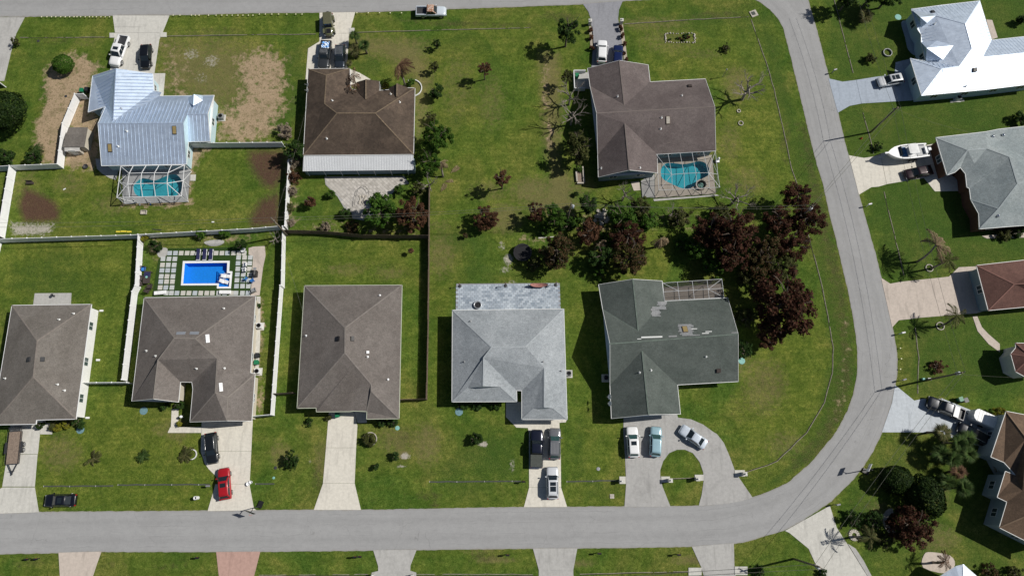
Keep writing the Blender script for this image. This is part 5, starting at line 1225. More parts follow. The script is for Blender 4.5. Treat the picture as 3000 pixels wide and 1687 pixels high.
scr = [('h0', 'h1', 'r1', 'r0'), ('h1', 'h2', 'r2', 'r1'), ('h2', 'h3', 'r3', 'r2'), ('r0', 'r1', 't1', 't0'), ('r1', 'r2', 't2', 't1'), ('r2', 'r3', 't3', 't2'), ('t0', 't1', 's1', 's0'), ('t1', 't2', 's2', 's1'), ('t2', 't3', 's3', 's2'),
       ('w0', 'h0', 'r0'), ('e0', 'r3', 'h3'), ('w0', 'r0', 't0', 'w1'), ('w1', 't0', 'w2'), ('w2', 't0', 's0'), ('e0', 'e1', 't3', 'r3'), ('e1', 'e2', 't3'), ('e2', 's3', 't3'), ('w0', 'w1', 'w1_', 'w0_'), ('w1', 'w2', 'w2_', 'w1_'), ('e0', 'e0_', 'e1_', 'e1'), ('e1', 'e1_', 'e2_', 'e2')] + [(p, q, q + '_', p + '_') for p, q in (('w2', 's0'), ('s0', 's1'), ('s1', 's2'), ('s2', 's3'), ('s3', 'e2'))]
cage('white-framed pool screen enclosure behind the metal-roofed house', nd, br, scr, ['w0', 'w1', 'w2', 'e0', 'e1', 'e2', 's0', 's1', 's2', 's3'], M['alu'], 'w2', .085, [('w0_', 'w1'), ('w1', 'w2_'), ('e0_', 'e1'), ('e1', 'e2_'), ('w2', 's0_'), ('e2', 's3_')])
a = lambda x, y: T(2, 1, x, y)
nd = {}
for i, (h, m_, s_) in enumerate((((1450, 105), (1466, 300), (1478, 466)), ((1570, 100), (1607, 308), (1612, 460)), ((1690, 92), (1730, 298), (1735, 455)), ((1810, 85), (1850, 292), (1860, 448)), ((1925, 78), (1975, 290), (1985, 441)), ((2045, 72), (2070, 306), (2090, 435)))):
    k = i in (0, 5); nd[f'h{i}'] = (a(*h), 2.75); nd[f'm{i}'] = (a(*m_), 2.65 if k else 3.4); nd[f's{i}'] = (a(*s_), 2.55)
br = []; scr = []
for i in range(6): br += [(f'h{i}', f'm{i}'), (f'm{i}', f's{i}')]
for i in range(5):
    br += [(f'h{i}', f'h{i+1}'), (f'm{i}', f'm{i+1}'), (f's{i}', f's{i+1}')]
    scr += [(f'h{i}', f'h{i+1}', f'm{i+1}', f'm{i}'), (f'm{i}', f'm{i+1}', f's{i+1}', f's{i}'), (f's{i}', f's{i+1}', f's{i+1}_', f's{i}_')]
br += [('h0', 'm1'), ('h5', 'm4'), ('m4', 's5'), ('m1', 's0')]
scr += [('h5', 'm5', 'm5_', 'h5_'), ('m5', 's5', 's5_', 'm5_'), ('m0', 's0', 's0_', 'm0_')]
cage('grey-framed pool screen enclosure behind the purple-brown house', nd, br, scr, ['m0', 'h5', 'm5', 's0', 's1', 's2', 's3', 's4', 's5'], M['alu_grey'], 's0', .062, [('h5_', 'm5'), ('m5', 's5_')])
a = lambda x, y: T(2, 1, x, y); b2 = lambda x, y: T(2, 2, x, y)
nd = {}
for i in range(5):
    k = i / 4
    nd[f'n{i}'] = (a(1515 + 595 * k, 1397 - 40 * k), 2.6); nd[f'm{i}'] = (b2(1525 + 597 * k, 37 - 35 * k), 2.7); nd[f's{i}'] = (b2(1535 + 597 * k, 127 - 33 * k), 2.75)
br = []; scr = []
for i in range(5): br += [(f'n{i}', f'm{i}'), (f'm{i}', f's{i}')]
for i in range(4):
    br += [(f'n{i}', f'n{i+1}'), (f'm{i}', f'm{i+1}'), (f's{i}', f's{i+1}')]
    scr += [(f'n{i}', f'n{i+1}', f'm{i+1}', f'm{i}'), (f'm{i}', f'm{i+1}', f's{i+1}', f's{i}'), (f'n{i}', f'n{i+1}', f'n{i+1}_', f'n{i}_')]
br += [('n0', 'm1'), ('n4', 'm3'), ('s4', 'm3')]; scr += [('n4', 'm4', 'm4_', 'n4_'), ('m4', 's4', 's4_', 'm4_')]
cage('flat-roofed screened porch behind the dark green house', nd, br, scr, ['n0', 'n1', 'n2', 'n3', 'n4', 'm4', 's4'], M['alu_grey'], 'n0', .06, scr_m='screen_shade')
# ------------------------------------------------------------------ vehicles (local axes: x forward, y left)
def loft(secs, closed_ends=True):
    """secs: list of rings (equal length lists of points)"""
    mb = MB(); n = len(secs[0])
    for s in secs: mb.v += [tuple(p) for p in s]
    for i in range(len(secs) - 1):
        for k in range(n): mb.f.append([i * n + k, i * n + (k + 1) % n, (i + 1) * n + (k + 1) % n, (i + 1) * n + k])
    if closed_ends:
        mb.f.append(list(range(n))[::-1]); mb.f.append([(len(secs) - 1) * n + k for k in range(n)])
    return mb
def body_ring(x, hw, zb, zt):
    r = [(hw * .86, zb), (hw * .98, zb + .16), (hw, (zb + zt) / 2), (hw * .97, zt - .13), (hw * .88, zt - .03), (hw * .55, zt + .005), (0, zt + .02)]
    return [(x, y, z) for y, z in r] + [(x, -y, z) for y, z in r[-2::-1]]
_wheel = MB().lathe([(.001, -.12), (.26, -.12), (.34, -.11), (.37, -.07), (.37, .07), (.34, .11), (.26, .12), (.001, .12)], n=16)
_wheel.v = [(x, z, y) for x, y, z in _wheel.v]
WHEEL = _wheel.mesh('tyre', M['rubber'], True)
_rim = MB().lathe([(.001, .10), (.09, .125), (.20, .125), (.235, .135), (.235, -.135), (.20, -.125), (.09, -.125), (.001, -.10)], n=10); _rim.v = [(x, z, y) for x, y, z in _rim.v]
RIM = _rim.mesh('rim', M['rim'])
def wheels(o, xs, hy, r):
    for x in xs:
        for s in (1, -1):
            w = link('wheel', WHEEL, o); w.location = (x, s * hy, r); w.scale = (r / .37, 1, r / .37); link('rim', RIM, w)
HEADL = plain('headlight', (.32, .34, .36), .15); TAILL = plain('tail_light', (.30, .012, .012), .25)
def car(label, p, head, kind, col, L, W, H, cat='car', metal=0.0, glass='glass', extras=(), z=.8, bedmat=None, group=None, name='parked_car', off=0.0):
    c = U(p, z); c.z = .045; h = U((p[0] + head[0] * .2, p[1] + head[1] * .2), z) - U(p, z)
    o = root(name, label, cat, c, math.atan2(h.y, h.x), group)
    pm = paint('car_paint', col, metal)
    hw = W / 2; f, r = L / 2, -L / 2
    pick = kind == 'pickup'; suv = kind in ('suv', 'jeep')
    zb = .34 if not pick else .45
    belt = {'sedan': .90, 'suv': 1.04, 'pickup': 1.12, 'jeep': 1.15}[kind]
    hood = {'sedan': .86, 'suv': 1.0, 'pickup': 1.14, 'jeep': 1.12}[kind]
    if kind == 'sedan': x_w, x_r0, x_rr, x_b = f - 1.25, f - 2.05, r + 1.35, r + .62
    elif kind == 'suv': x_w, x_r0, x_rr, x_b = f - 1.2, f - 1.95, r + .55, r + .16
    elif kind == 'jeep': x_w, x_r0, x_rr, x_b = f - 1.45, f - 1.75, r + .30, r + .22
    else: x_w, x_r0, x_rr, x_b = f - 1.55, f - 2.2, r + L * .34 + .18, r + L * .34
    xb = x_b if pick else r
    fr = [(f, .72, hood - .30), (f - .05, .84, hood - .18), (f - .22, .94, hood - .07), (f - .55, .99, hood - .02), (x_w, 1.0, hood + .03), ((x_w + xb) / 2, 1.0, belt), (xb + .5, 1.0, belt + .01), (xb + .14, .97, belt), (xb + .03, .92 if not pick else 1.0, belt - .06), (xb, .86 if not pick else 1.0, belt - .22)]
    if kind == 'jeep': fr = [(f, .62, hood - .12), (f - .06, .66, hood - .03), (f - 1.2, .74, hood), (x_w, .86, hood + .02), ((x_w + xb) / 2, .88, belt), (xb + .1, .88, belt), (xb, .86, belt - .1)]
    part('body', loft([body_ring(x, hw * w, zb, zt) for x, w, zt in fr]), pm, o, True)
    # cabin shell
    hb, ht = hw * (.90 if kind != 'jeep' else .86), hw * (.70 if kind == 'sedan' else .74 if not kind == 'jeep' else .80)
    def ring(z, xf, xr, w, n=.12):
        return [(xf, w * .86, z), (xf - .1, w, z), (xr + .1, w, z), (xr, w * .88, z), (xr, -w * .88, z), (xr + .1, -w, z), (xf - .1, -w, z), (xf, -w * .86, z)]
    bz = belt - .04
    cab = loft([ring(bz, x_w, x_b, hb), ring(H - .07, x_r0, x_rr, ht + .03), ring(H - .015, x_r0 - .1, x_rr + .08, ht - .03), ring(H, x_r0 - .3, x_rr + .25, ht * .8)])
    part('cabin', cab, M['rust'] if 'rust' in extras else pm if kind != 'jeep' else paint('soft_top', (.115, .115, .055), 0, .8), o, kind != 'jeep')
    def quad(nm, A, B, C, D, m, sh=.1, out=.014):
        P = [Vector(v) for v in (A, B, C, D)]; cc = sum(P, Vector()) / 4; n = (P[1] - P[0]).cross(P[2] - P[0]).normalized()
        if n.dot(cc - Vector((0, 0, .7))) < 0: n = -n; P = P[::-1]
        q = [v.lerp(cc, sh) + n * out for v in P]; part(nm, MB().add(q, [(0, 1, 2, 3)]), M[m], o)
    zt = H - .07
    quad('windshield', (x_w, -hb * .86, bz), (x_w, hb * .86, bz), (x_r0, (ht + .03) * .86, zt), (x_r0, -(ht + .03) * .86, zt), glass, .05)
    quad('rear_window', (x_b, hb * .86, bz), (x_b, -hb * .86, bz), (x_rr, -(ht + .03) * .86, zt), (x_rr, (ht + .03) * .86, zt), glass, .13)
    for s in (1, -1):
        xm = (x_w + x_b) / 2 - .05; xt = (x_r0 + x_rr) / 2
        quad('side_window', (x_w - .12, s * hb, bz), (xm, s * hb, bz), (xt, s * (ht + .03), zt), (x_r0 - .12, s * (ht + .03), zt), 'glass', .08)
        quad('side_window', (xm, s * hb, bz), (x_b + .12, s * hb, bz), (x_rr + .12, s * (ht + .03), zt), (xt, s * (ht + .03), zt), 'glass', .08)
        part('mirror', MB().box((x_w - .25, s * (hw + .1), belt + .08), (.16, .22, .16)), pm, o)
        part('headlight', MB().box((f - .10, s * hw * .70, hood - .26), (.16, hw * .3, .12)), HEADL, o)
        part('tail_light', MB().box((r + .06 if not pick else r + .03, s * hw * .82, belt - .18), (.12, hw * .2, .26)), TAILL, o)
    part('bumper', MB().box((f - .02, 0, zb + .16), (.14, W * .8, .2)), M['black'] if kind in ('jeep', 'suv') else pm, o)
    wr = {'sedan': .33, 'suv': .37, 'pickup': .42, 'jeep': .44}[kind]
    if 'big' in extras: wr = .47
    wheels(o, (f - .95, r + (.95 if not pick else 1.25)), hw - .10 if kind != 'jeep' else hw - .02, wr)
    if kind == 'jeep':
        for s in (1, -1):
            for x in (f - .95, r + .95): part('fender', MB().box((x, s * (hw - .04), .98), (.95, .34, .07)), pm, o)
        part('hood_panel', MB().box((f - .75, 0, hood + .03), (.95, .75, .03)), M['black'], o)
        sp = link('spare_wheel', WHEEL, o); sp.location = (r - .12, 0, 1.05); sp.rotation_euler = (0, 0, math.pi / 2)
        for k in range(9): part('top_seam', MB().bar((x_r0 - .15, -ht * .8 + k * ht * .2, H + .01), (x_rr + .1, -ht * .8 + k * ht * .2, H + .01), .03, .02), M['dark'], o)
    if pick:
        bl = x_b - r
        part('bed_floor', MB().box(((r + x_b) / 2, 0, .66), (bl - .02, W * .84, .3)), M['dark'], o)
        for s in (1, -1):
            part('bed_side', loft([[(x, s * hw * .995, zb + .1), (x, s * hw, belt - .05), (x, s * hw * .97, belt + .02), (x, s * hw * .80, belt + .02), (x, s * hw * .79, .8), (x, s * hw * .8, zb + .1)] for x in (r + .03, r + .3, x_b - .3, x_b + .02)]), pm, o)
        part('tailgate', MB().box((r + .04, 0, (belt + zb) / 2 + .06), (.08, W * .94, belt - zb - .1)), pm, o)
        part('rear_bumper', MB().box((r - .06, 0, .55), (.16, W * .9, .2)), M['chrome'], o)
        if bedmat: part('bed_cover', MB().box(((r + x_b) / 2, 0, belt + .045), (bl - .08, W * .9, .05)), M[bedmat], o)
    if 'sunroof' in extras: part('sunroof', MB().box((x_r0 - .62, 0, H + .004), (.62, ht * 1.25, .02)), M['glass'], o)
    if 'panorama' in extras:
        part('sunroof', MB().box((x_r0 - .55, 0, H + .004), (.55, ht * 1.3, .02)), M['glass'], o); part('sunroof', MB().box((x_r0 - 1.3, 0, H + .004), (.75, ht * 1.3, .02)), M['glass'], o)
    if 'rails' in extras:
        for s in (1, -1): part('roof_rail', MB().bar((x_r0 - .2, s * ht * .95, H + .03), (x_rr + .2, s * ht * .95, H + .03), .05, .05), M['chrome'], o)
    if 'ribs' in extras:
        for k in range(6): part('roof_rib', MB().bar((x_r0 - .3, (-1 + k * .4) * ht * .75, H + .012), (x_rr + .25, (-1 + k * .4) * ht * .75, H + .012), .05, .03), M['grey'], o)
    if 'dark_rear' in extras: quad('liftgate_glass', (x_b, hb * .8, bz), (x_b, -hb * .8, bz), (x_rr + .15, -(ht) * .86, H), (x_rr + .15, (ht) * .86, H), 'glass', .04, .02)
    return o
a = lambda c, r, x, y: T(c, r, x, y)
white, black, silver = (.76, .77, .78), (.006, .007, .009), (.60, .62, .64)
car('white lifted pickup truck at the left driveway', a(0, 0, 1192, 505), (-22, 60), 'pickup', white, 6.1, 2.05, 1.98, 'truck', extras=('big', 'sunroof'), z=1.1, name='pickup_truck')
car('black car parked right of the white pickup', a(0, 0, 1468, 568), (-3, 60), 'suv', black, 4.7, 1.9, 1.66)
car('olive green off-roader with ribbed soft top', a(1, 0, 728, 245), (3, 60), 'jeep', (.115, .12, .06), 4.5, 1.9, 1.95, 'jeep', name='off_road_vehicle', z=1.1)
o = car('dark grey pickup truck with a blue and white tarp in its bed', a(1, 0, 688, 545), (-8, 60), 'pickup', (.05, .055, .06), 5.6, 2.0, 1.9, 'truck', .4, z=1.1, extras=('ribs',), name='pickup_truck')
rng = random.Random(3); tp = MB(); n = 9
for i in range(n):
    for j in range(n): tp.v.append((-2.55 + 1.35 * i / (n - 1), -.7 + 1.4 * j / (n - 1), .95 + rng.uniform(0, .3) + .15 * math.sin(i * 1.3) * math.cos(j)))
tp.f = [[i * n + j, (i + 1) * n + j, (i + 1) * n + j + 1, i * n + j + 1] for i in range(n - 1) for j in range(n - 1)]
single('tarp', tp, M['tarp'], 'crumpled blue and white tarp in the dark grey pickup bed', 'tarp', o.location, o.rotation_euler.z)
car('dark blue car beside the pickup with the tarp', a(1, 0, 843, 572), (-2, 60), 'suv', (.03, .04, .055), 4.7, 1.9, 1.68, metal=.4, extras=('sunroof', 'rails', 'ribs'))
car('silver pickup truck with a rust-blotched roof on the top roadside', a(1, 0, 1760, 112), (60, 0), 'pickup', (.60, .66, .72), 5.5, 1.95, 1.82, 'truck', .15, extras=('rust',), z=1.0, name='pickup_truck')
car('white car at the end of the grey driveway', a(2, 0, 905, 518), (2, -60), 'suv', white, 4.6, 1.85, 1.62, extras=('dark_rear',))
car('deep blue car half under the purple-brown roof', a(2, 0, 1062, 565), (5, -60), 'suv', (.008, .018, .085), 4.5, 1.85, 1.6, metal=.3)
car('silver car with a large sunroof on the blue-grey driveway', a(3, 0, 1230, 810), (-60, 10), 'suv', silver, 4.7, 1.88, 1.66, metal=.15, extras=('panorama',))
car('black maroon car beside the boat', a(3, 1, 1515, 282), (-60, 12), 'sedan', (.018, .006, .009), 5.0, 1.9, 1.5, metal=.3)
o = car('dark blue-black pickup truck on the pale blue driveway', a(3, 2, 1790, 1205), (-60, -24), 'pickup', (.010, .013, .02), 5.9, 2.0, 1.9, 'truck', .3, z=1.0, name='pickup_truck')
single('tool_box', MB().box((-1.55, 0, 1.12), (.75, 1.75, .3)).box((-1.55, 0, 1.29), (.8, 1.8, .05)), M['alu'], 'silver tool box across the dark pickup bed', 'tool box', o.location, o.rotation_euler.z)
car('glossy black car half hidden by palms beside the white trailer', a(3, 3, 2060, 20), (-60, -32), 'suv', (.006, .007, .012), 4.8, 1.95, 1.72, metal=.3, extras=('rails',))
car('black car on the cream driveway behind the red car', a(0, 3, 2128, 160), (4, 60), 'suv', (.010, .012, .014), 4.7, 1.9, 1.62, extras=('rails',))
car('red car with a sunroof', a(0, 3, 2258, 520), (-4, -60), 'suv', (.34, .010, .016), 4.7, 1.85, 1.55, extras=('sunroof', 'dark_rear'))
car('black car parked on the grass', a(0, 3, 604, 686), (-60, 1), 'sedan', (.006, .007, .012), 4.75, 1.86, 1.46, extras=('sunroof',))
car('dark blue pickup truck with a grey bed cover', (1572, 1313), (1, -60), 'pickup', (.010, .013, .028), 5.7, 2.0, 1.9, 'truck', .3, bedmat='grey_slot', z=1.0, name='pickup_truck')
car('gunmetal grey car with a ribbed roof', (1625, 1299), (1, -60), 'suv', (.17, .175, .19), 4.7, 1.9, 1.7, metal=.3, glass='glass_green', extras=('ribs', 'rails'))
car('silver car with a panoramic roof at the foot of the cream driveway', (1619, 1414), (-1, -60), 'suv', (.64, .66, .69), 4.75, 1.88, 1.66, metal=.15, extras=('panorama', 'rails', 'dark_rear'))
car('white car with a sunroof on the circular driveway', (1854, 1294), (-4, -60), 'suv', white, 4.7, 1.85, 1.64, glass='glass_green', extras=('sunroof',))
car('pale blue car on the circular driveway', (1921, 1293), (2, -60), 'suv', (.30, .46, .53), 4.6, 1.82, 1.6, metal=.15, glass='glass_green', extras=('dark_rear',))
car('silver-blue car angled on the circular driveway', (2032, 1279), (-52, -36), 'sedan', (.58, .64, .72), 4.6, 1.8, 1.46, metal=.15)

# flatbed utility trailer
c7 = lambda x, y: (x / 6.585, 1180 + y / 6.585)
p0 = U(c7(270, 860), .75); h = U(c7(240, 1160), .75) - U(c7(300, 600), .75)
o = root('utility_trailer', 'flatbed wooden-decked utility trailer on the leftmost driveway', 'trailer', (p0.x, p0.y, .045), math.atan2(h.y, h.x))
part('frame', MB().box((0, 0, .62), (4.9, 2.0, .12)), M['dark'], o)
for k in range(12): part('deck_plank', MB().box((0, -.88 + k * .16, .70), (4.85, .148, .05)), M['wood_deck'], o)
for s in (1, -1): part('side_rail', MB().bar((-2.4, s * 1.02, .95), (2.4, s * 1.02, .95), .05), M['dark'], o); part('fender', MB().box((.0, s * 1.2, .82), (1.75, .3, .05)), M['dark'], o); part('tongue_arm', MB().bar((2.4, s * .7, .6), (3.9, 0, .55), .1), M['dark'], o)
for k in range(9):
    for s in (1, -1): part('rail_post', MB().bar((-2.4 + k * .6, s * 1.02, .66), (-2.4 + k * .6, s * 1.02, .95), .04), M['dark'], o)
wheels(o, (-.42, .42), 1.2, .36)
part('jack', MB().bar((3.5, 0, .1), (3.5, 0, 1.0), .07).bar((3.5, -.3, .95), (3.5, .3, .95), .04), M['dark'], o); part('coupler', MB().box((3.95, 0, .55), (.3, .14, .12)), M['dark'], o)
g = part('ramp_gate', MB().bar((-2.5, -.95, .7), (-3.25, -.95, 1.0), .05).bar((-2.5, .95, .7), (-3.25, .95, 1.0), .05), M['dark'], o)
for k in range(7): part('ramp_slat', MB().bar((-2.5 - k * .12, -.95, .7 + k * .05), (-2.5 - k * .12, .95, .7 + k * .05), .05), M['dark'], g)
for k in range(5): part('ramp_rib', MB().bar((-2.5, -.9 + k * .45, .7), (-3.25, -.9 + k * .45, 1.0), .04), M['dark'], g)
# enclosed white cargo trailer
p0 = U(a(3, 2, 2165, 1315), 1.2); h = U(a(3, 2, 2070, 1270), 1.2) - U(a(3, 2, 2270, 1360), 1.2)
o = root('cargo_trailer', 'white enclosed cargo trailer behind the dark pickup', 'trailer', (p0.x, p0.y, .045), math.atan2(h.y, h.x))
part('box', loft([[(x, -w, .5), (x, w, .5), (x, w, 1.95), (x, w * .9, 2.05), (x, -w * .9, 2.05), (x, -w, 1.95)] for x, w in ((-1.9, 1.0), (1.5, 1.0), (1.8, .8), (2.0, .45))]), M['white'], o)
for k in range(7): part('roof_seam', MB().bar((-1.7 + k * .5, -.92, 2.06), (-1.7 + k * .5, .92, 2.06), .04, .03), M['trim'], o)
wheels(o, (-.3,), 1.05, .36); part('tongue', MB().bar((1.9, 0, .5), (3.0, 0, .5), .1), M['dark'], o); part('door', MB().box((-1.92, 0, 1.2), (.04, 1.7, 1.3)), M['trim'], o)
# motor boat on its trailer
c3 = lambda x, y: (2500 + x / 5.152, 380 + y / 5.152)
p0 = U(c3(820, 335), 1.9); h = U(c3(560, 365), 1.9) - U(c3(1080, 310), 1.9)
o = root('motor_boat', 'white motor boat on a trailer with hard top and blue cockpit', 'boat', (p0.x, p0.y, .045), math.atan2(h.y, h.x))
prof = [(-3.6, 1.22, .75, 1.95), (-2.0, 1.32, .72, 1.98), (-.2, 1.36, .72, 2.05), (1.2, 1.28, .78, 2.13), (2.3, 1.02, .92, 2.22), (3.1, .62, 1.2, 2.30), (3.6, .24, 1.6, 2.36), (3.75, .07, 1.95, 2.38)]
hull = loft([[(x, w, zs), (x, w * .96, zs - .25), (x, w * .8, zk + .35), (x, 0, zk), (x, -w * .8, zk + .35), (x, -w * .96, zs - .25), (x, -w, zs), (x, -w * .8, zs - .35), (x, 0, zs - .36), (x, w * .8, zs - .35)] for x, w, zk, zs in prof])
part('hull', hull, paint('gelcoat', (.75, .76, .76), 0, .3), o, True)
rim = [(x, w, zs + .02) for x, w, zk, zs in prof]; rin = [(x, w - .22 if x < 2.8 else w * .4, zs + .02) for x, w, zk, zs in prof]
gl = MB()
for s in (1, -1):
    for i in range(len(rim) - 1): gl.add([(rim[i][0], s * rim[i][1], rim[i][2]), (rim[i + 1][0], s * rim[i + 1][1], rim[i + 1][2]), (rin[i + 1][0], s * rin[i + 1][1], rin[i + 1][2]), (rin[i][0], s * rin[i][1], rin[i][2])], [(0, 1, 2, 3) if s < 0 else (3, 2, 1, 0)])
bm_ = bmesh.new(); me_ = gl.mesh('gunwale', M['white']); bm_.from_mesh(me_); bmesh.ops.remove_doubles(bm_, verts=bm_.verts, dist=.001); bm_.to_mesh(me_); bm_.free(); link('gunwale', me_, o)
part('foredeck', MB().add([(1.55, 1.0, 2.2), (2.3, .85, 2.26), (3.1, .45, 2.34), (3.65, 0, 2.4), (3.1, -.45, 2.34), (2.3, -.85, 2.26), (1.55, -1.0, 2.2)], [list(range(7))[::-1]]), M['white'], o)
part('bow_pulpit', MB().box((3.95, 0, 2.4), (.75, .28, .06)), M['white'], o)
part('cockpit_floor', MB().box((.9, 0, 1.78), (1.5, 1.9, .06)), plain('blue_cockpit', (.03, .13, .32), .6, var=.3, scale=3), o)
part('aft_floor', MB().box((-2.5, 0, 1.70), (1.7, 1.9, .06)), M['grey'], o)
part('windscreen', MB().add([(1.75, -.9, 2.2), (1.75, .9, 2.2), (1.4, .8, 2.65), (1.4, -.8, 2.65)], [(0, 1, 2, 3)]), M['glass'], o)
part('hard_top', loft([[(x, -w, z), (x, w, z), (x, w * .95, z + .09), (x, -w * .95, z + .09)] for x, w, z in ((-1.3, .85, 2.95), (-1.0, .98, 2.98), (.1, .98, 3.0), (.45, .85, 2.98))]), plain('hardtop_grey_white', (.60, .61, .61), .5), o)
for x in (-1.0, .2):
    for s in (1, -1): part('top_post', MB().bar((x, s * .85, 1.8), (x, s * .85, 2.98), .06), M['chrome'], o)
part('helm_seat', MB().box((-.2, 0, 2.0), (.6, 1.4, .5)), M['white'], o); part('stern_seat', MB().box((-3.2, .1, 1.95), (.4, 1.2, .35)), M['white'], o)
part('outboard_motor', MB().box((-3.75, 0, 1.95), (.5, .5, .6)).bar((-3.75, 0, 1.7), (-3.75, 0, .8), .18), M['white'], o)
part('trailer_frame', MB().bar((-3.2, .8, .5), (2.0, .7, .5), .1).bar((-3.2, -.8, .5), (2.0, -.7, .5), .1).bar((2.0, .7, .5), (4.4, 0, .45), .1).bar((2.0, -.7, .5), (4.4, 0, .45), .1).bar((-1.5, -1.1, .45), (-1.5, 1.1, .45), .1).bar((1.2, 0, .45), (1.2, 0, .8), .1).bar((-3, .7, .5), (-3, .7, 1.0), .1).bar((-3, -.7, .5), (-3, -.7, 1.0), .1), M['steel'], o)
wheels(o, (-1.9, -1.1), 1.15, .36)
# ------------------------------------------------------------------ vegetation
LM = {'green': leafmat('bright_leaves', [(.030, .085, .010), (.058, .130, .017), (.10, .175, .030)], .35),
      'dark': leafmat('dark_leaves', [(.014, .038, .008), (.026, .058, .013), (.055, .095, .022)], .25),
      'olive': leafmat('olive_leaves', [(.035, .048, .012), (.06, .072, .02), (.10, .10, .035)], .2),
      'maroon': leafmat('maroon_leaves', [(.024, .012, .008), (.054, .022, .015), (.098, .040, .026), (.13, .062, .040), (.045, .048, .018)], .42),
      'brown': leafmat('brown_leaves', [(.04, .02, .011), (.085, .042, .023), (.15, .075, .042)], .2),
      'mixed': leafmat('half_brown_leaves', [(.02, .035, .008), (.04, .042, .012), (.085, .045, .022), (.12, .075, .04)], .2),
      'yellow': leafmat('yellow_leaves', [(.10, .11, .012), (.20, .20, .02), (.26, .25, .035)], .3),
      'topiary': leafmat('topiary_leaves', [(.007, .018, .004), (.015, .032, .007), (.034, .058, .012)], .1),
      'straw': leafmat('dead_twigs', [(.14, .11, .08), (.22, .18, .13), (.30, .25, .19)], .1),
      'palm': leafmat('palm_fronds', [(.022, .05, .012), (.04, .075, .018), (.07, .10, .03)], .2),
      'palmdead': leafmat('dead_palm_fronds', [(.16, .11, .065), (.24, .18, .11), (.32, .25, .16)], .2),
      'palmrust': leafmat('rust_palm_fronds', [(.07, .04, .025), (.13, .075, .045), (.19, .12, .075)], .2),
      'palmtan': leafmat('half_dead_fronds', [(.04, .06, .018), (.08, .085, .03), (.15, .13, .06)], .2)}
def crown(name, seed, clumps, leaves, size, shell=.6, cr=.34, flat=1.0):
    rng = np.random.default_rng(seed)
    C = []
    while len(C) < clumps:
        v = rng.uniform(-1, 1, 3); l = np.linalg.norm(v)
        if l > 1 or l < shell * rng.random(): continue
        C.append(v * (1 - cr * .6) * rng.uniform(.8, 1.22))
    C = np.array(C)
    k = rng.integers(0, clumps, leaves)
    w = rng.uniform(.6, 1.25, clumps)
    d = rng.normal(size=(leaves, 3)); d /= np.linalg.norm(d, axis=1)[:, None]
    P = C[k] + d * (rng.random(leaves) ** .5 * cr * w[k])[:, None]
    N = d * .6 + rng.normal(size=(leaves, 3)) * .5 + np.array([0, 0, .55]); N /= np.linalg.norm(N, axis=1)[:, None]
    A = np.cross(N, rng.normal(size=(leaves, 3))); A /= np.linalg.norm(A, axis=1)[:, None]; B = np.cross(N, A)
    s = size * rng.uniform(.55, 1.3, leaves)[:, None]
    V = np.stack([P - A * s - B * s * .1, P - B * s * .62, P + A * s, P + B * s * .62], 1).reshape(-1, 3)
    V[:, 2] *= flat
    F = np.arange(leaves * 4).reshape(-1, 4)
    me = bpy.data.meshes.new(name); me.from_pydata(V.tolist(), [], F.tolist()); me.materials.append(LM['green'])
    return me
def ballcrown(seed, leaves, size):
    rng = np.random.default_rng(seed)
    d = rng.normal(size=(leaves, 3)); d /= np.linalg.norm(d, axis=1)[:, None]; d[:, 2] = np.abs(d[:, 2]) * np.where(rng.random(leaves) < .8, 1, -.6)
    lump = 1 + .05 * np.sin(d[:, 0] * 9 + 1) * np.sin(d[:, 1] * 8) + .04 * np.sin(d[:, 2] * 11 + d[:, 0] * 5)
    P = d * (rng.uniform(.90, 1.0, leaves) * lump)[:, None]
    N = d + rng.normal(size=(leaves, 3)) * .45; N /= np.linalg.norm(N, axis=1)[:, None]
    A = np.cross(N, rng.normal(size=(leaves, 3))); A /= np.linalg.norm(A, axis=1)[:, None]; B = np.cross(N, A); s = size * rng.uniform(.6, 1.3, leaves)[:, None]
    V = np.stack([P - A * s, P - B * s * .6, P + A * s, P + B * s * .6], 1).reshape(-1, 3)
    me = bpy.data.meshes.new('crown'); me.from_pydata(V.tolist(), [], np.arange(leaves * 4).reshape(-1, 4).tolist()); me.materials.append(LM['green']); return me
CR = {'big': [crown('crown', i, 80, 9500, .046, .75, .19) for i in range(4)], 'med': [crown('crown', 10 + i, 40, 4200, .075, .65, .27) for i in range(3)],
      'small': [crown('crown', 20 + i, 11, 620, .19, .5, .45) for i in range(3)], 'sparse': [crown('crown', 30 + i, 46, 3600, .06, .5, .2) for i in range(3)],
      'ball': [ballcrown(40 + i, 6500, .055) for i in range(2)]}
def limb_mesh(seed, n=7, bare=False):
    rng = random.Random(seed); mb = MB()
    mb.tube([(0, 0, -1.0), (.02, .01, -.55), (.0, .0, -.1), (.02, 0, .3)], [.085, .07, .055, .03], 7)
    def br(p, d, L, r, lev):
        q = p + d * L * .5 + Vector((rng.uniform(-.1, .1), rng.uniform(-.1, .1), rng.uniform(-.03, .1))) * L; e = p + d * L
        mb.tube([p, q, e], [r, r * .75, r * .35], 5)
        if lev:
            for _ in range(3 if bare else 2):
                nd = (d + Vector((rng.uniform(-.8, .8), rng.uniform(-.8, .8), rng.uniform(-.25, .5)))).normalized()
                br(p.lerp(e, rng.uniform(.45, 1.0)), nd, L * rng.uniform(.5, .75), r * .5, lev - 1)
    for i in range(n):
        a = 2 * math.pi * i / n + rng.uniform(-.4, .4)
        br(Vector((0, 0, rng.uniform(-.5, .15))), Vector((math.cos(a), math.sin(a), rng.uniform(.25, .8))).normalized(), rng.uniform(.5, .8), .05 if bare else .035, 3 if bare else 1)
    return mb.mesh('limbs', M['bark'])
LIMB = [limb_mesh(i) for i in range(3)]; BARE = [limb_mesh(50 + i, 6, True) for i in range(3)]
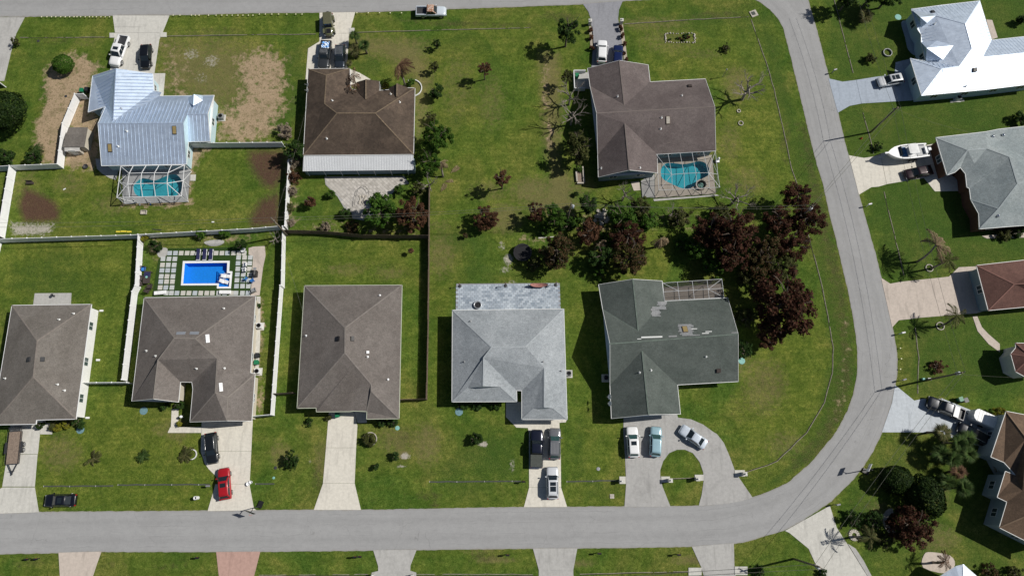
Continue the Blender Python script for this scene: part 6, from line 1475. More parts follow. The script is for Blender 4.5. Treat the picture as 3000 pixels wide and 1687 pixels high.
_tr = random.Random(99)
def setmat(o, m):
    o.material_slots[0].link = 'OBJECT'; o.material_slots[0].material = m
def tree(label, p, r, kind, mat, hz=None, flat=.85, name=None, cat='tree', group=None, bare=False, trunk=None, sx=1.0):
    """p: crown centre in the photo; r: crown radius in metres; hz: height of the crown centre"""
    hz = hz if hz is not None else r * 1.15
    c = U(p, hz); nm = name or ('shrub' if cat == 'shrub' else 'bare_tree' if bare else 'tree')
    o = root(nm, label, cat, (c.x, c.y, 0), 0, group)
    rz = _tr.uniform(0, 6.28)
    t = link('trunk', _tr.choice(BARE if bare else LIMB), o); t.location = (0, 0, hz); t.rotation_euler = (0, 0, rz); t.scale = (r, r, hz if not bare else hz)
    if trunk: setmat(t, M[trunk])
    if kind:
        q = link('crown', _tr.choice(CR[kind]), o); q.location = (0, 0, hz); q.rotation_euler = (0, 0, rz + 1); q.scale = (r * sx, r / sx, r * flat); setmat(q, LM[mat])
    return o
k_ = 3.433 * 16.5
def Q(c, r, x, y, rad): return T(c, r, x, y), rad / k_
G1 = 'trees of the back hedge'
TREES = [
 ('round bright green shrub on the bare soil', 0, 0, 640, 655, 100, 'ball', 'green', 1.4, 'shrub'), ('big dark green tree at the left edge', 0, 0, 60, 1130, 195, 'ball', 'topiary', 2.6, 'tree'),
 ('dark bush at the left edge above the fence', 0, 1, 60, 130, 85, 'med', 'dark', 1.5, 'shrub'), ('dark green bush beside the left sand bed', 0, 1, 330, 130, 75, 'med', 'dark', 1.3, 'shrub'),
 ('bright bush in the corner of the pool garden', 0, 1, 1455, 950, 42, 'small', 'yellow', .8, 'shrub'), ('dark bush beside the round paver pad', 0, 1, 1565, 1020, 62, 'med', 'dark', 1.4, 'shrub'),
 ('green bush left of the stone bench pad', 0, 1, 2010, 915, 55, 'small', 'green', 1.1, 'shrub'), ('green bush right of the stone bench pad', 0, 1, 2250, 905, 50, 'small', 'green', 1.0, 'shrub'), ('dark bush over the pool stepping stones', 0, 1, 2420, 1010, 55, 'med', 'dark', 1.7, 'shrub'),
 ('bright green tree right of the brown-roofed house', 1, 0, 1825, 1375, 150, 'big', 'green', 3.2, 'tree'), ('dark green tree leaning on the brown-roofed house', 1, 1, 1740, 190, 110, 'big', 'green', 2.8, 'tree'), ('dark green tree left of the patio cover', 1, 1, 380, 60, 105, 'big', 'dark', 2.6, 'tree'),
 ('small reddish tree on the open top lawn', 1, 0, 2295, 690, 75, 'sparse', 'brown', 3.0, 'tree'), ('brown tree casting a long shadow on the open lawn', 1, 1, 2475, 345, 90, 'sparse', 'brown', 3.6, 'tree'), ('round brown tree on the middle lawn', 1, 1, 2310, 745, 122, 'big', 'brown', 2.0, 'tree'),
 ('small reddish tree left of the fan-shaped patio', 1, 1, 540, 585, 58, 'med', 'brown', 1.6, 'tree'), ('small round bush beside the fan-shaped patio', 1, 1, 745, 505, 48, 'med', 'green', 1.0, 'shrub'), ('dark bush at the foot of the fan-shaped patio', 1, 1, 890, 700, 62, 'med', 'dark', 1.0, 'shrub'),
 ('yellow-green bush at the right of the fan-shaped patio', 1, 1, 1440, 460, 52, 'med', 'green', 1.3, 'shrub'), ('large green tree over the end of the patio', 1, 1, 1250, 670, 165, 'big', 'green', 3.2, 'tree'), ('large reddish brown tree by the wooden fence', 1, 1, 1570, 710, 165, 'big', 'brown', 3.0, 'tree'),
 ('loose green bush by the wooden fence', 1, 1, 1640, 450, 75, 'sparse', 'olive', 1.8, 'shrub'), ('small bright shoots at the patio end', 1, 1, 1235, 530, 50, 'small', 'green', 2.2, 'shrub'),
 ('dead brown scrub along the overgrown fence, top', 1, 1, 400, 200, 55, 'sparse', 'straw', .9, 'shrub'), ('dead reddish scrub along the overgrown fence, middle', 1, 1, 380, 330, 80, 'sparse', 'brown', 1.0, 'shrub'), ('dead grey scrub along the overgrown fence, lower', 1, 1, 365, 470, 55, 'sparse', 'straw', .9, 'shrub'), ('dead tan scrub at the foot of the overgrown fence', 1, 1, 350, 790, 48, 'sparse', 'straw', .7, 'shrub'), ('green scrub low on the overgrown fence', 1, 1, 345, 640, 50, 'sparse', 'olive', .9, 'shrub'),
 ('low tan scrub above the leaning wooden fence', 1, 1, 700, 830, 60, 'sparse', 'straw', .6, 'shrub'), ('low brown scrub above the leaning wooden fence', 1, 1, 960, 840, 75, 'sparse', 'mixed', .7, 'shrub'), ('grey dead shrub left of the brown-roofed house', 1, 0, 290, 1320, 95, 'sparse', 'straw', 1.0, 'shrub'),
 ('tiny reddish seedling tree on the fenced lawn', 1, 1, 1550, 1070, 32, 'small', 'brown', 1.1, 'tree'), ('tiny dry seedling on the middle lawn', 1, 1, 2110, 925, 30, 'small', 'mixed', .9, 'shrub'),
 ('scruffy shrub topmost on the hedge line', 1, 0, 1815, 440, 55, 'sparse', 'dark', 1.6, 'shrub'), ('scruffy leaning shrub second down the hedge line', 1, 0, 1790, 670, 60, 'sparse', 'olive', 1.8, 'shrub'), ('dark bush third down the hedge line', 1, 0, 1820, 920, 78, 'med', 'dark', 1.8, 'shrub'), ('scruffy shrub lowest on the hedge line', 1, 0, 1760, 1180, 60, 'sparse', 'olive', 1.4, 'shrub'),
 ('yellow-green shrub by the curved planter', 1, 0, 1550, 830, 42, 'small', 'green', .8, 'shrub'), ('green shrub between the two entry gables', 1, 0, 1290, 870, 48, 'small', 'yellow', 1.2, 'shrub'),
 ('sparse dark tree left of the grey driveway', 2, 0, 560, 300, 130, 'sparse', 'dark', 4.2, 'tree'), ('olive round tree left of the bin enclosure', 2, 0, 560, 770, 66, 'sparse', 'olive', 2.6, 'tree'), ('olive spreading tree left of the gable wall', 2, 1, 670, 50, 150, 'sparse', 'olive', 3.4, 'tree'), ('olive bush against the purple-brown house', 2, 0, 650, 1390, 90, 'sparse', 'olive', 2.2, 'tree'),
 ('low dark shrub in the middle of the right lawn', 2, 0, 2150, 490, 55, 'sparse', 'olive', .5, 'shrub'), ('reddish tree left of the bright green hedge tree', 2, 1, 235, 690, 95, 'sparse', 'maroon', 2.6, 'tree'), ('bright green rounded tree in the back hedge', 2, 1, 425, 715, 110, 'big', 'green', 2.8, 'tree'), ('dark conifer-like tree beside the utility pole', 2, 1, 760, 600, 95, 'med', 'dark', 3.0, 'tree'),
 ('low bright bush under the utility pole', 2, 1, 650, 770, 75, 'med', 'green', 1.4, 'shrub'), ('large loose green tree behind the rock pile', 2, 1, 1110, 730, 165, 'sparse', 'green', 3.0, 'tree'), ('bright green bush right in the back hedge', 2, 1, 1340, 760, 120, 'med', 'green', 2.0, 'tree'), ('green tree at the corner of the kidney pool', 2, 1, 1290, 640, 120, 'sparse', 'olive', 3.0, 'tree'),
 ('brown tree right of the rock pile', 2, 1, 770, 890, 140, 'sparse', 'brown', 2.6, 'tree'), ('large brown tree above the slate patio', 2, 1, 450, 1090, 170, 'big', 'mixed', 3.2, 'tree'), ('dark maroon tree in the centre of the hedge', 2, 1, 1160, 930, 150, 'big', 'maroon', 3.2, 'tree'), ('large brown tree above the green-roofed house', 2, 1, 1180, 1150, 165, 'big', 'mixed', 3.4, 'tree'), ('dark leafy tree behind the brown hedge trees', 2, 1, 900, 1130, 130, 'sparse', 'dark', 2.2, 'tree'),
 ('olive scrub below the bare tree', 2, 1, 1690, 740, 120, 'sparse', 'olive', 1.4, 'shrub'), ('green scrub under the bare tree by the pool', 2, 1, 2100, 700, 110, 'sparse', 'olive', 1.8, 'shrub'),
 ('dark maroon tree in the right group, upper left', 2, 1, 2010, 880, 165, 'big', 'maroon', 3.8, 'tree'), ('largest dark maroon tree of the right group', 2, 1, 2240, 900, 210, 'big', 'maroon', 4.6, 'tree'), ('dark maroon tree of the right group, lower', 2, 1, 2220, 1120, 165, 'sparse', 'maroon', 3.6, 'tree'), ('olive brown tree in the right group', 2, 1, 2490, 1190, 140, 'big', 'mixed', 3.0, 'tree'), ('green tree under the maroon group', 2, 1, 1850, 1050, 120, 'sparse', 'green', 2.0, 'tree'),
 ('dark maroon tree nearest the street, top', 3, 1, 290, 530, 135, 'big', 'maroon', 3.6, 'tree'), ('dark maroon tree by the street pole', 3, 1, 400, 760, 155, 'big', 'maroon', 3.8, 'tree'), ('dark maroon tree right of the large one', 3, 1, 110, 760, 150, 'sparse', 'maroon', 3.8, 'tree'), ('dark maroon tree at the lower right of the group', 3, 1, 240, 1020, 150, 'big', 'maroon', 3.4, 'tree'), ('olive tree below the maroon group', 3, 1, 160, 1240, 130, 'big', 'olive', 2.8, 'tree'), ('brown maroon tree at the left foot of the group', 3, 1, -10, 1060, 140, 'big', 'mixed', 3.0, 'tree'),
 ('huge maroon tree on the corner lawn', 3, 2, 170, 150, 285, 'big', 'maroon', 4.4, 'tree'), ('smaller brown tree below the huge maroon tree', 3, 2, 5, 480, 125, 'big', 'brown', 2.2, 'tree'), ('dark green bush left of the huge maroon tree', 2, 2, 2330, 620, 95, 'sparse', 'dark', 1.6, 'tree'),
 ('left round dark clipped bush in the lower right garden', 3, 3, 1275, 480, 135, 'ball', 'topiary', 1.5, 'shrub'), ('right and larger round dark clipped bush in the lower right garden', 3, 3, 1560, 650, 175, 'ball', 'topiary', 1.9, 'shrub'), ('maroon tree in the lower right garden', 3, 3, 1440, 965, 180, 'big', 'maroon', 2.4, 'tree'),
 ('dark scruffy bush left of the lower right maroon tree', 3, 3, 1060, 880, 90, 'sparse', 'dark', 1.4, 'shrub'), ('dark low bush by the stone ring', 3, 3, 860, 870, 80, 'sparse', 'dark', 1.2, 'shrub'), ('olive bush below the lower right maroon tree', 3, 3, 1170, 1090, 80, 'sparse', 'olive', 1.0, 'shrub'),
 ('yellow bush by the brown corner roof', 3, 2, 2330, 1260, 62, 'med', 'yellow', 1.3, 'shrub'), ('dark shrub at the bottom right edge', 3, 3, 2230, 1410, 75, 'sparse', 'mixed', 1.0, 'shrub'), ('green shrub in the bottom right corner', 3, 3, 2480, 1420, 75, 'sparse', 'olive', 1.0, 'shrub'),
 ('dark tree at the top edge left of the white metal roof', 3, 0, 830, -40, 120, 'big', 'dark', 3.5, 'tree'), ('dark tree at the top edge nearest the white metal roof', 3, 0, 1250, -80, 140, 'big', 'dark', 3.8, 'tree'), ('dark tree at the top edge between the other two', 3, 0, 1050, -60, 110, 'big', 'dark', 3.2, 'tree'), ('dark bush at the right edge near the top', 3, 0, 2575, 190, 65, 'med', 'dark', 1.2, 'shrub'), ('dark bush at the right edge by the blue-grey roof', 3, 0, 2550, 1190, 70, 'med', 'dark', 1.2, 'shrub'),
 ('round grassy clump before the white metal-roofed house', 3, 0, 1035, 590, 58, 'med', 'olive', .8, 'shrub'), ('dark low shrub beside the boat driveway', 3, 1, 1100, 30, 55, 'sparse', 'dark', .6, 'shrub'), ('hedge clump below the blue-grey roof', 3, 1, 2380, 900, 75, 'med', 'olive', .7, 'shrub'), ('second hedge clump below the blue-grey roof', 3, 1, 2520, 880, 65, 'med', 'dark', .7, 'shrub'),
 ('brown dead flower bed by the street pole', 3, 2, 1700, 790, 80, 'sparse', 'brown', .4, 'shrub'), ('small shrub in the stone ring by the empty driveway', 1, 3, 1130, 80, 66, 'med', 'olive', .8, 'shrub'), ('small dark shrub on the light grey house lawn', 1, 3, 2215, 75, 62, 'med', 'dark', 1.2, 'shrub'), ('thin dark shrub on the middle front lawn', 1, 3, 1400, 245, 42, 'small', 'dark', 1.1, 'shrub'), ('tiny dark shrub on the middle front lawn', 1, 3, 1210, 355, 32, 'small', 'dark', .9, 'shrub'),
 ('spiky dark shrub left of the empty driveway', 1, 3, 360, 285, 80, 'sparse', 'dark', 1.3, 'shrub'), ('dark round shrub at the pool house entry', 0, 2, 1800, 1178, 45, 'med', 'dark', .9, 'shrub'), ('dark shrub under the pool house gable', 0, 2, 1660, 1190, 40, 'small', 'dark', .6, 'shrub'), ('yellow-green shrub by the pool house garage', 0, 2, 1800, 1360, 32, 'small', 'yellow', .6, 'shrub'),
 ('green clipped shrub at the leftmost house corner', 0, 2, 398, 1375, 42, 'med', 'topiary', .8, 'shrub'), ('yellow shrub before the leftmost house', 0, 2, 585, 1395, 40, 'med', 'yellow', .6, 'shrub'), ('spiky green shrub before the leftmost house', 0, 2, 525, 1385, 42, 'small', 'olive', .6, 'shrub'), ('yellow hedge before the leftmost house', 0, 2, 660, 1365, 45, 'med', 'yellow', .5, 'shrub'), ('dark round shrub at the right corner of the leftmost house', 0, 2, 790, 1355, 55, 'med', 'dark', .9, 'shrub'),
 ('dark shrub below the middle house eave', 1, 2, 1260, 1350, 45, 'med', 'dark', .5, 'shrub'), ('dark shrub at the right end of the middle house eave', 1, 2, 1380, 1345, 48, 'med', 'dark', .6, 'shrub'), ('small tuft left of the middle driveway', 1, 2, 720, 1305, 35, 'small', 'olive', .4, 'shrub'), ('dark curled shrub on the lawn left of the middle driveway', 1, 2, 535, 1345, 42, 'sparse', 'dark', .4, 'shrub'),
 ('low hedge under the light grey eave, left', 1, 2, 2080, 1180, 50, 'med', 'dark', .4, 'shrub'), ('low hedge under the light grey eave, middle', 1, 2, 2230, 1182, 50, 'med', 'dark', .4, 'shrub'), ('low hedge under the light grey eave, right', 1, 2, 2400, 1178, 50, 'med', 'dark', .4, 'shrub'),
 ('green shrub in the narrow yard beside the pool house', 1, 2, 30, 180, 24, 'small', 'dark', .5, 'shrub'), ('dark hedge mass at the bottom right driveway headwall', 2, 3, 2480, 1400, 60, 'sparse', 'dark', .5, 'shrub'), ('dark low shrub at the driveway near the bend', 3, 3, 560, 1430, 50, 'sparse', 'dark', .5, 'shrub'),
 ('low green understory bush below the bright green hedge tree', 2, 1, 330, 860, 80, 'sparse', 'green', .7, 'shrub'), ('dark understory bush under the utility pole', 2, 1, 560, 800, 90, 'sparse', 'dark', 1.2, 'shrub'), ('low green understory bush left of the centre maroon tree', 2, 1, 960, 960, 90, 'sparse', 'green', 1.0, 'shrub'), ('low green understory bush below the large brown hedge tree', 2, 1, 880, 1290, 90, 'sparse', 'green', .8, 'shrub'), ('low olive understory bush below the trampoline tree', 2, 1, 230, 1210, 80, 'sparse', 'olive', .7, 'shrub'), ('low green understory bush at the left of the maroon group', 2, 1, 1720, 1010, 90, 'sparse', 'green', 1.0, 'shrub'), ('green understory tree under the largest maroon tree', 2, 1, 2020, 1230, 120, 'sparse', 'green', 1.4, 'tree'), ('olive understory tree right of the screened porch', 2, 1, 2370, 1350, 120, 'sparse', 'olive', 1.2, 'tree'), ('olive shrub left of the huge corner maroon tree', 2, 2, 2360, 300, 100, 'sparse', 'olive', 1.2, 'tree'),
 ('small bush at the left driveway edge', 0, 0, 150, 415, 48, 'sparse', 'olive', 1.2, 'shrub'), ('tiny dark shrub below the small kidney pool patio', 2, 1, 640, 495, 30, 'small', 'dark', .6, 'shrub'), ('leafy planting in the long raised bed', 2, 1, 680, 250, 40, 'sparse', 'green', .5, 'shrub'),
]
for lab, c, r, x, y, rad, kind, mat, hz, cat in TREES:
    p, rm = Q(c, r, x, y, rad); k2 = 1.0 if kind == 'ball' else (1.06 if mat == 'maroon' else 1.0 if mat in ('brown', 'mixed') else 1.03) if cat == 'tree' else 1.0
    tree(lab, p, rm * k2, kind, mat, hz * (1.2 if cat == 'tree' else 1.0), 1.0 if kind == 'ball' else .85, cat=cat, sx=_tr.uniform(.88, 1.13))
for i in range(8):   # brown clipped balls along the grey driveway
    x, y = ((785, 300), (790, 380), (800, 485), (1098, 285), (1110, 355), (1125, 445), (1130, 535), (1150, 605))[i]
    p, rm = Q(2, 0, x, y, 30)
    od = ('first', 'second', 'third', 'fourth', 'fifth')[i if i < 3 else i - 3]
    tree(f'{od} small brown clipped bush from the street, ' + ('left' if i < 3 else 'right') + ' of the grey driveway', p, rm, 'small', 'brown', .6, 1.0, cat='shrub', group='clipped bushes left of the grey driveway' if i < 3 else 'clipped bushes right of the grey driveway')
for lab, c, r, x, y, rad, hz, m in (('bare leafless tree right of the purple-brown house', 2, 0, 2380, 900, 190, 3.4, 'bark_pale'), ('bare leafless tree behind the kidney pool', 2, 1, 2260, 540, 150, 3.4, 'bark_pale'), ('bare twisted tree above the path strip', 2, 0, 590, 960, 130, 3.2, 'bark_pale'), ('second bare twisted tree nearer the house', 2, 0, 610, 1160, 140, 3.4, 'bark_pale'), ('sparse leaning tree below the purple-brown house', 2, 1, 1140, 500, 100, 3.0, 'bark_pale'),
                                    ('dead grey branches at the fence corner', 1, 1, 190, 950, 70, 1.2, 'bark_pale'), ('grey leafless tree at the end of the wooden fence', 1, 1, 1740, 400, 80, 2.4, 'bark_pale'), ('small bare tree in the back hedge', 2, 1, 1620, 680, 75, 1.6, 'bark_pale')):
    p, rm = Q(c, r, x, y, rad); tree(lab, p, rm, None, None, hz, bare=True, trunk=m)
# ---- palms
def frond_mesh(name, fan=False, seed=0, n=16):
    rng = random.Random(seed); mb = MB()
    if fan:
        mb.bar((0, 0, 0), (.22, 0, .08), .025, .02)
        for k in range(13):
            an = (-1.15 + 2.3 * k / 12); L = rng.uniform(.62, .85) * (1 - .25 * abs(an) / 1.15)
            p = Vector((.22, 0, .08)); e = p + Vector((math.cos(an) * L, math.sin(an) * L, -.18)); m_ = p.lerp(e, .55) + Vector((0, 0, .06)); s = Vector((-math.sin(an), math.cos(an), 0)) * .032
            mb.add([p, m_ - s, e, m_ + s], [(0, 1, 2, 3)])
        return mb.mesh(name, LM['palm'])
    pts = []
    for i in range(n + 1):
        t = i / n; pts.append(Vector((t * (1 - .12 * t), 0, .34 * t - .55 * t * t)))
    mb.tube(pts, [.022 * (1 - .8 * i / n) for i in range(n + 1)], 4)
    for i in range(2, n + 1):
        t = i / n; L = .20 * math.sin(math.pi * (.12 + .80 * t)) + .05
        for s in (1, -1):
            p = pts[i]; e = p + Vector((L * .75, s * L * rng.uniform(.7, .95), -.07 - .10 * rng.random())); w = Vector((.026, 0, 0))
            m_ = p.lerp(e, .5) + Vector((0, 0, .03))
            mb.add([p - w * .6, m_ - w, e, m_ + w], [(0, 1, 2, 3)] if s < 0 else [(3, 2, 1, 0)])
    return mb.mesh(name, LM['palm'])
FROND = [frond_mesh('frond', False, i) for i in range(3)]; FAN = [frond_mesh('frond', True, i) for i in range(3)]
def palm(label, base, h, L, mat, n=15, fan=False, crown_px=None, wind=None, cat='palm', droop=0.0, tr=.16, group=None):
    b = U(base, 0); o = root('palm_tree' if cat == 'palm' else 'cycad', label, cat, b, 0, group)
    top = (U(crown_px, h) - b) if crown_px else Vector((0, 0, h))
    rng = random.Random(hash(label) % 1000 if False else int(base[0] * 3 + base[1]))
    k = [Vector((0, 0, -.05)), Vector((top.x * .15, top.y * .15, h * .35)), Vector((top.x * .5, top.y * .5, h * .7)), top]
    part('trunk', MB().tube(k, [tr * 1.35, tr, tr * .9, tr * .8], 8), M['bark_pale'] if not fan else M['bark'], o, True)
    for i in range(n):
        f = link('frond', rng.choice(FAN if fan else FROND), o); setmat(f, LM[mat])
        a = 2 * math.pi * i / n * (1 if not fan else 2.4) + rng.uniform(-.25, .25)
        pit = rng.uniform(-.35, .75) + droop if not fan else rng.uniform(-1.0, .35) + droop
        if wind is not None:
            d = (a - wind + math.pi) % (2 * math.pi) - math.pi; a = wind + d * .55; pit += .25 * (abs(d) < 1)
        f.location = top; f.rotation_euler = (rng.uniform(-.3, .3), pit, a); s = L * rng.uniform(.8, 1.12); f.scale = (s, s, s)
    return o
palm('rust brown dying palm before the brown-roofed house', T(1, 0, 1500, 865), 6.0, 2.7, 'palmrust', 14, wind=-.3, crown_px=T(1, 0, 1440, 645))
palm('curled brown palm at the garage corner of the brown-roofed house', T(1, 0, 1005, 850), 4.0, 1.5, 'palmrust', 8, crown_px=T(1, 0, 985, 760), tr=.11); palm('second curled palm beside the entry gable', T(1, 0, 1000, 905), 3.9, 1.5, 'palmrust', 8, crown_px=T(1, 0, 990, 850), tr=.11)
palm('upper green fan palm beside the crowded driveway', T(1, 0, 1015, 440), 2.2, 1.3, 'palm', 18, True); palm('right green fan palm beside the crowded driveway', T(1, 0, 1115, 540), 2.4, 1.4, 'palm', 18, True); palm('lower left green fan palm beside the crowded driveway', T(1, 0, 1010, 575), 2.0, 1.5, 'palmtan', 18, True)
palm('small spiky palm by the dark blue car', T(1, 0, 950, 660), .8, .8, 'palmtan', 12, True, tr=.1)
palm('tall windblown pale palm by the right street', T(3, 1, 1500, 1185), 6.0, 3.0, 'palmdead', 15, wind=.35, crown_px=T(3, 1, 1690, 1015)); palm('smaller palm right of the tall windblown one', T(3, 1, 1640, 1252), 4.6, 2.0, 'palmtan', 14, crown_px=T(3, 1, 1820, 1165))
palm('slender palm below the pink paver driveway', T(3, 2, 1732, 382), 4.4, 2.2, 'palmtan', 13, crown_px=T(3, 2, 1895, 280))
for lab, x, y, h, m in (('brownish palm nearest the pale blue driveway', 1750, 5, 3.6, 'palmtan'), ('fan palm beside the glossy black car', 1900, 110, 3.4, 'palm'), ('green fan palm topmost in the lower right cluster', 1995, 70, 3.0, 'palm'), ('green fan palm right in the lower right cluster', 2010, 220, 2.8, 'palm'), ('green fan palm in the middle of the lower right cluster', 1850, 270, 3.0, 'palm'), ('dark fan palm left in the lower right cluster', 1740, 220, 2.6, 'palm'), ('reddish dying fan palm in the lower right cluster', 1900, 400, 2.0, 'palmrust'), ('green fan palm lowest in the lower right cluster', 1965, 560, 2.8, 'palm'), ('dark fan palm low left in the cluster', 1800, 500, 2.0, 'palm')):
    palm(lab, T(3, 3, x - 42 * h, y), h, 1.75, m, 20, True, crown_px=T(3, 3, x, y))
palm('feathery palm standing over the stone ring', T(3, 3, 860, 1050), 4.2, 1.8, 'palmtan', 12, crown_px=T(3, 3, 1030, 1060)); palm('curled palm by the white gable roof', T(3, 3, 1660, 1310), 3.4, 1.5, 'palmrust', 12, crown_px=T(3, 3, 1780, 1300)); palm('dark fan palm near the top right lawn', T(3, 0, 930, 225), 1.6, 1.8, 'palmtan', 20, True)
for lab, x, y, L in (('largest sago palm on the leftmost front lawn', 960, 262, 1.5), ('middle sago palm on the front lawn', 1455, 242, 1.1), ('sago palm beside the white stone ring', 1880, 230, 1.45)):
    palm(lab, T(0, 3, x, y), .5, L, 'palmtan' if L > 1.4 else 'palm', 22, cat='cycad', tr=.14, droop=-.1)
palm('dark cycad beside the left sand bed', T(0, 1, 385, 70), .9, 1.5, 'palm', 20, cat='cycad'); palm('pale shrubby palm in the window bed of the corner house', T(3, 3, 2270, 370), 1.2, .9, 'palmdead', 12, True, tr=.08); palm('second pale shrubby palm of the corner house', T(3, 3, 2230, 510), 1.2, .9, 'palmdead', 12, True, tr=.08)
palm('large drooping dead palm in the back hedge', T(2, 1, 1430, 1040), 4.0, 2.0, 'palmdead', 16, wind=-1.0, crown_px=T(2, 1, 1500, 950), droop=.5); palm('dead palm head between the brown hedge trees', T(2, 1, 850, 1060), 3.4, 1.7, 'palmdead', 13, wind=-1.2, crown_px=T(2, 1, 885, 990), droop=.5); palm('dead palm skirt by the wooden fence', T(1, 1, 1880, 330), 3.4, 1.6, 'palmdead', 12, wind=-1.0, crown_px=T(1, 1, 1860, 180), droop=.5)
# fallen fronds
for lab, x, y, a_, L, c, r in (('fallen tan palm frond on the open lawn', 1960, 290, .75, 2.6, 1, 1), ('fallen palm fronds by the wooden fence end', 1860, 480, 1.1, 2.4, 1, 1), ('fallen palm frond heap beside the wooden fence', 1900, 380, .2, 1.8, 1, 1)):
    f = link('palm_frond', FROND[0]); setmat(f, LM['palmdead']); f.location = U(T(c, r, x, y), .12); f.rotation_euler = (0, .05, a_); f.scale = (L, L, L * .25); f['label'] = lab; f['category'] = 'frond'
# ------------------------------------------------------------------ utility poles and wires
POLES = {}
def pole(key, label, base, h=8.9, trans=False, arm=0.0, adir=0.0):
    b = U(base, 0); o = root('utility_pole', label, 'pole', b)
    part('shaft', MB().tube([(0, 0, -.1), (0, 0, h * .5), (0, 0, h)], [.17, .145, .11], 8), M['wood_pole'], o, True)
    d = Vector((math.cos(adir), math.sin(adir), 0))
    pts = []
    if arm:
        part('cross_arm', MB().bar(d * -arm + Vector((0, 0, h - .5)), d * arm + Vector((0, 0, h - .5)), .12, .14), M['wood_pole'], o)
        for k in (-.9, .9):
            part('insulator', MB().lathe([(.04, 0), (.07, .05), (.05, .1), (.07, .15), (.02, .22)], d * (arm * k) + Vector((0, 0, h - .43)), 8), M['grey'], o); pts.append(b + d * (arm * k) + Vector((0, 0, h - .2)))
    else:
        for k in (0, 1): part('insulator', MB().lathe([(.04, 0), (.07, .05), (.05, .1), (.02, .22)], Vector((0, 0, h - (0 if k == 0 else 1.1))) + (d * .2 * k), 8), M['grey'], o); pts.append(b + Vector((0, 0, h + .15 if k == 0 else h - 1.0)) + d * .2 * k)
    if trans:
        t = part('transformer', MB().lathe([(.001, 0), (.24, .02), (.26, .1), (.26, .75), (.22, .85), (.001, .88)], d * .42 + Vector((0, 0, h - 2.1)), 12), plain('transformer_paint', (.5, .54, .58), .4, var=.1), o, True)
        for k in (-.1, .1): part('bushing', MB().tube([d * .42 + Vector((k, 0, h - 1.25)), d * .42 + Vector((k, 0, h - .95))], .035, 6), M['grey'], t)
    POLES[key] = pts
pole('p1', 'utility pole at the white fence corner', (842, 690), 8.4, False)
pole('p2', 'utility pole with transformer in the back hedge', (1660, 652), 8.6, True, 0, .4)
pole('p3', 'utility pole with transformer at the maroon trees', (2316, 660), 8.8, True, .6, .6)
pole('p4', 'utility pole beside the blue-grey driveway', (2550, 388), 8.8, False, .7, .15)
pole('p5', 'utility pole with transformer by the pale blue driveway', (2715, 1113), 8.9, True, .7, .3)
pole('p6', 'utility pole at the bottom right driveway', (2325, 1636), 8.9, True, .7, -.5)
def wire(label, a, b, sag=.9, r=.022):
    c = (a + b) / 2; c.z = min(a.z, b.z) - sag; n = 14
    pts = []
    for i in range(n + 1):
        t = i / n; p = a.lerp(b, t); p.z -= sag * 4 * t * (1 - t); pts.append(p)
    org = Vector((a.x, a.y, 0))
    single('power_line', MB().tube(pts, r, 4), M['wire'], label, 'wire', org, world=True)
def far(p, z): return U(p, z)
for i, (s, lab) in enumerate((('upper', 0), ('lower', 1))):
    wire(f'{("upper", "lower")[i]} power line from the left edge to the white fence corner pole', far((-60, 652 + 14 * i), 8.2 - i), POLES['p1'][i], .8)
    wire(f'{("upper", "lower")[i]} power line crossing the fan-shaped patio garden', POLES['p1'][i], POLES['p2'][i], 1.0)
    wire(f'{("upper", "lower")[i]} power line over the back hedge trees', POLES['p2'][i], POLES['p3'][i], 1.0)
    wire(f'{("left", "right")[i]} power line slanting over the right street', POLES['p3'][i], POLES['p4'][i], .5)
    wire(f'{("left", "right")[i]} power line over the right front lawns', POLES['p4'][i], POLES['p5'][i], 1.1)
    wire(f'{("left", "right")[i]} power line over the lower right garden', POLES['p5'][i], POLES['p6'][i], .9)
    wire(f'{("upper", "lower")[i]} power line along the bottom edge', POLES['p6'][i], far((1640, 1705 + 8 * i), 8.5), 1.0)
    wire(f'{("left", "right")[i]} power line leaving over the top right lawn', POLES['p4'][i], far((2500 + 22 * i, -60), 8.6), .6)
wire('thin service wire to the blue-grey roof', POLES['p4'][0], U(T(3, 0, 2050, 1335), 3.2), .5, .012)
wire('thin service wire to the turret roof', POLES['p5'][0], U(T(3, 2, 2560, 900), 3.6), .4, .012)
wire('thin service wire to the middle house', POLES['p1'][1], U(T(1, 2, 470, 240), 3.0), .4, .012)
wire('thin service wire to the brown-roofed house', POLES['p1'][1], U(T(1, 0, 520, 1030), 3.0), .5, .012)
# ------------------------------------------------------------------ small things
def mailbox(label, p, kind='black', group=None, rz=0.0):
    b = U(p, 0); o = root('mailbox', label, 'mailbox', b, rz, group)
    m = {'black': M['black'], 'white': M['white'], 'grey': M['grey']}[kind]
    part('post', MB().box((0, 0, .55), (.11, .11, 1.1)), m, o)
    part('arm', MB().box((.1, 0, .98), (.5, .09, .08)), m, o)
    prof = [(-.13, 1.05), (.13, 1.05), (.13, 1.2), (.09, 1.29), (0, 1.32), (-.09, 1.29), (-.13, 1.2)]
    part('box', loft([[(x, y, z) for y, z in prof] for x in (-.14, .42)]), m, o)
    part('flag', MB().box((.2, .15, 1.22), (.16, .02, .06)), M['orange'], o)
mailbox('left black mailbox at the bottom left verge', T(0, 3, 310, 1270)); mailbox('second black mailbox at the bottom left verge, right of the first', T(0, 3, 400, 1268)); mailbox('black mailbox left of the pink driveway', T(0, 3, 2005, 1256)); mailbox('black mailbox left of the bottom centre driveway', T(1, 3, 1000, 1248)); mailbox('second mailbox left of the bottom centre driveway, nearer it', T(1, 3, 1048, 1245))
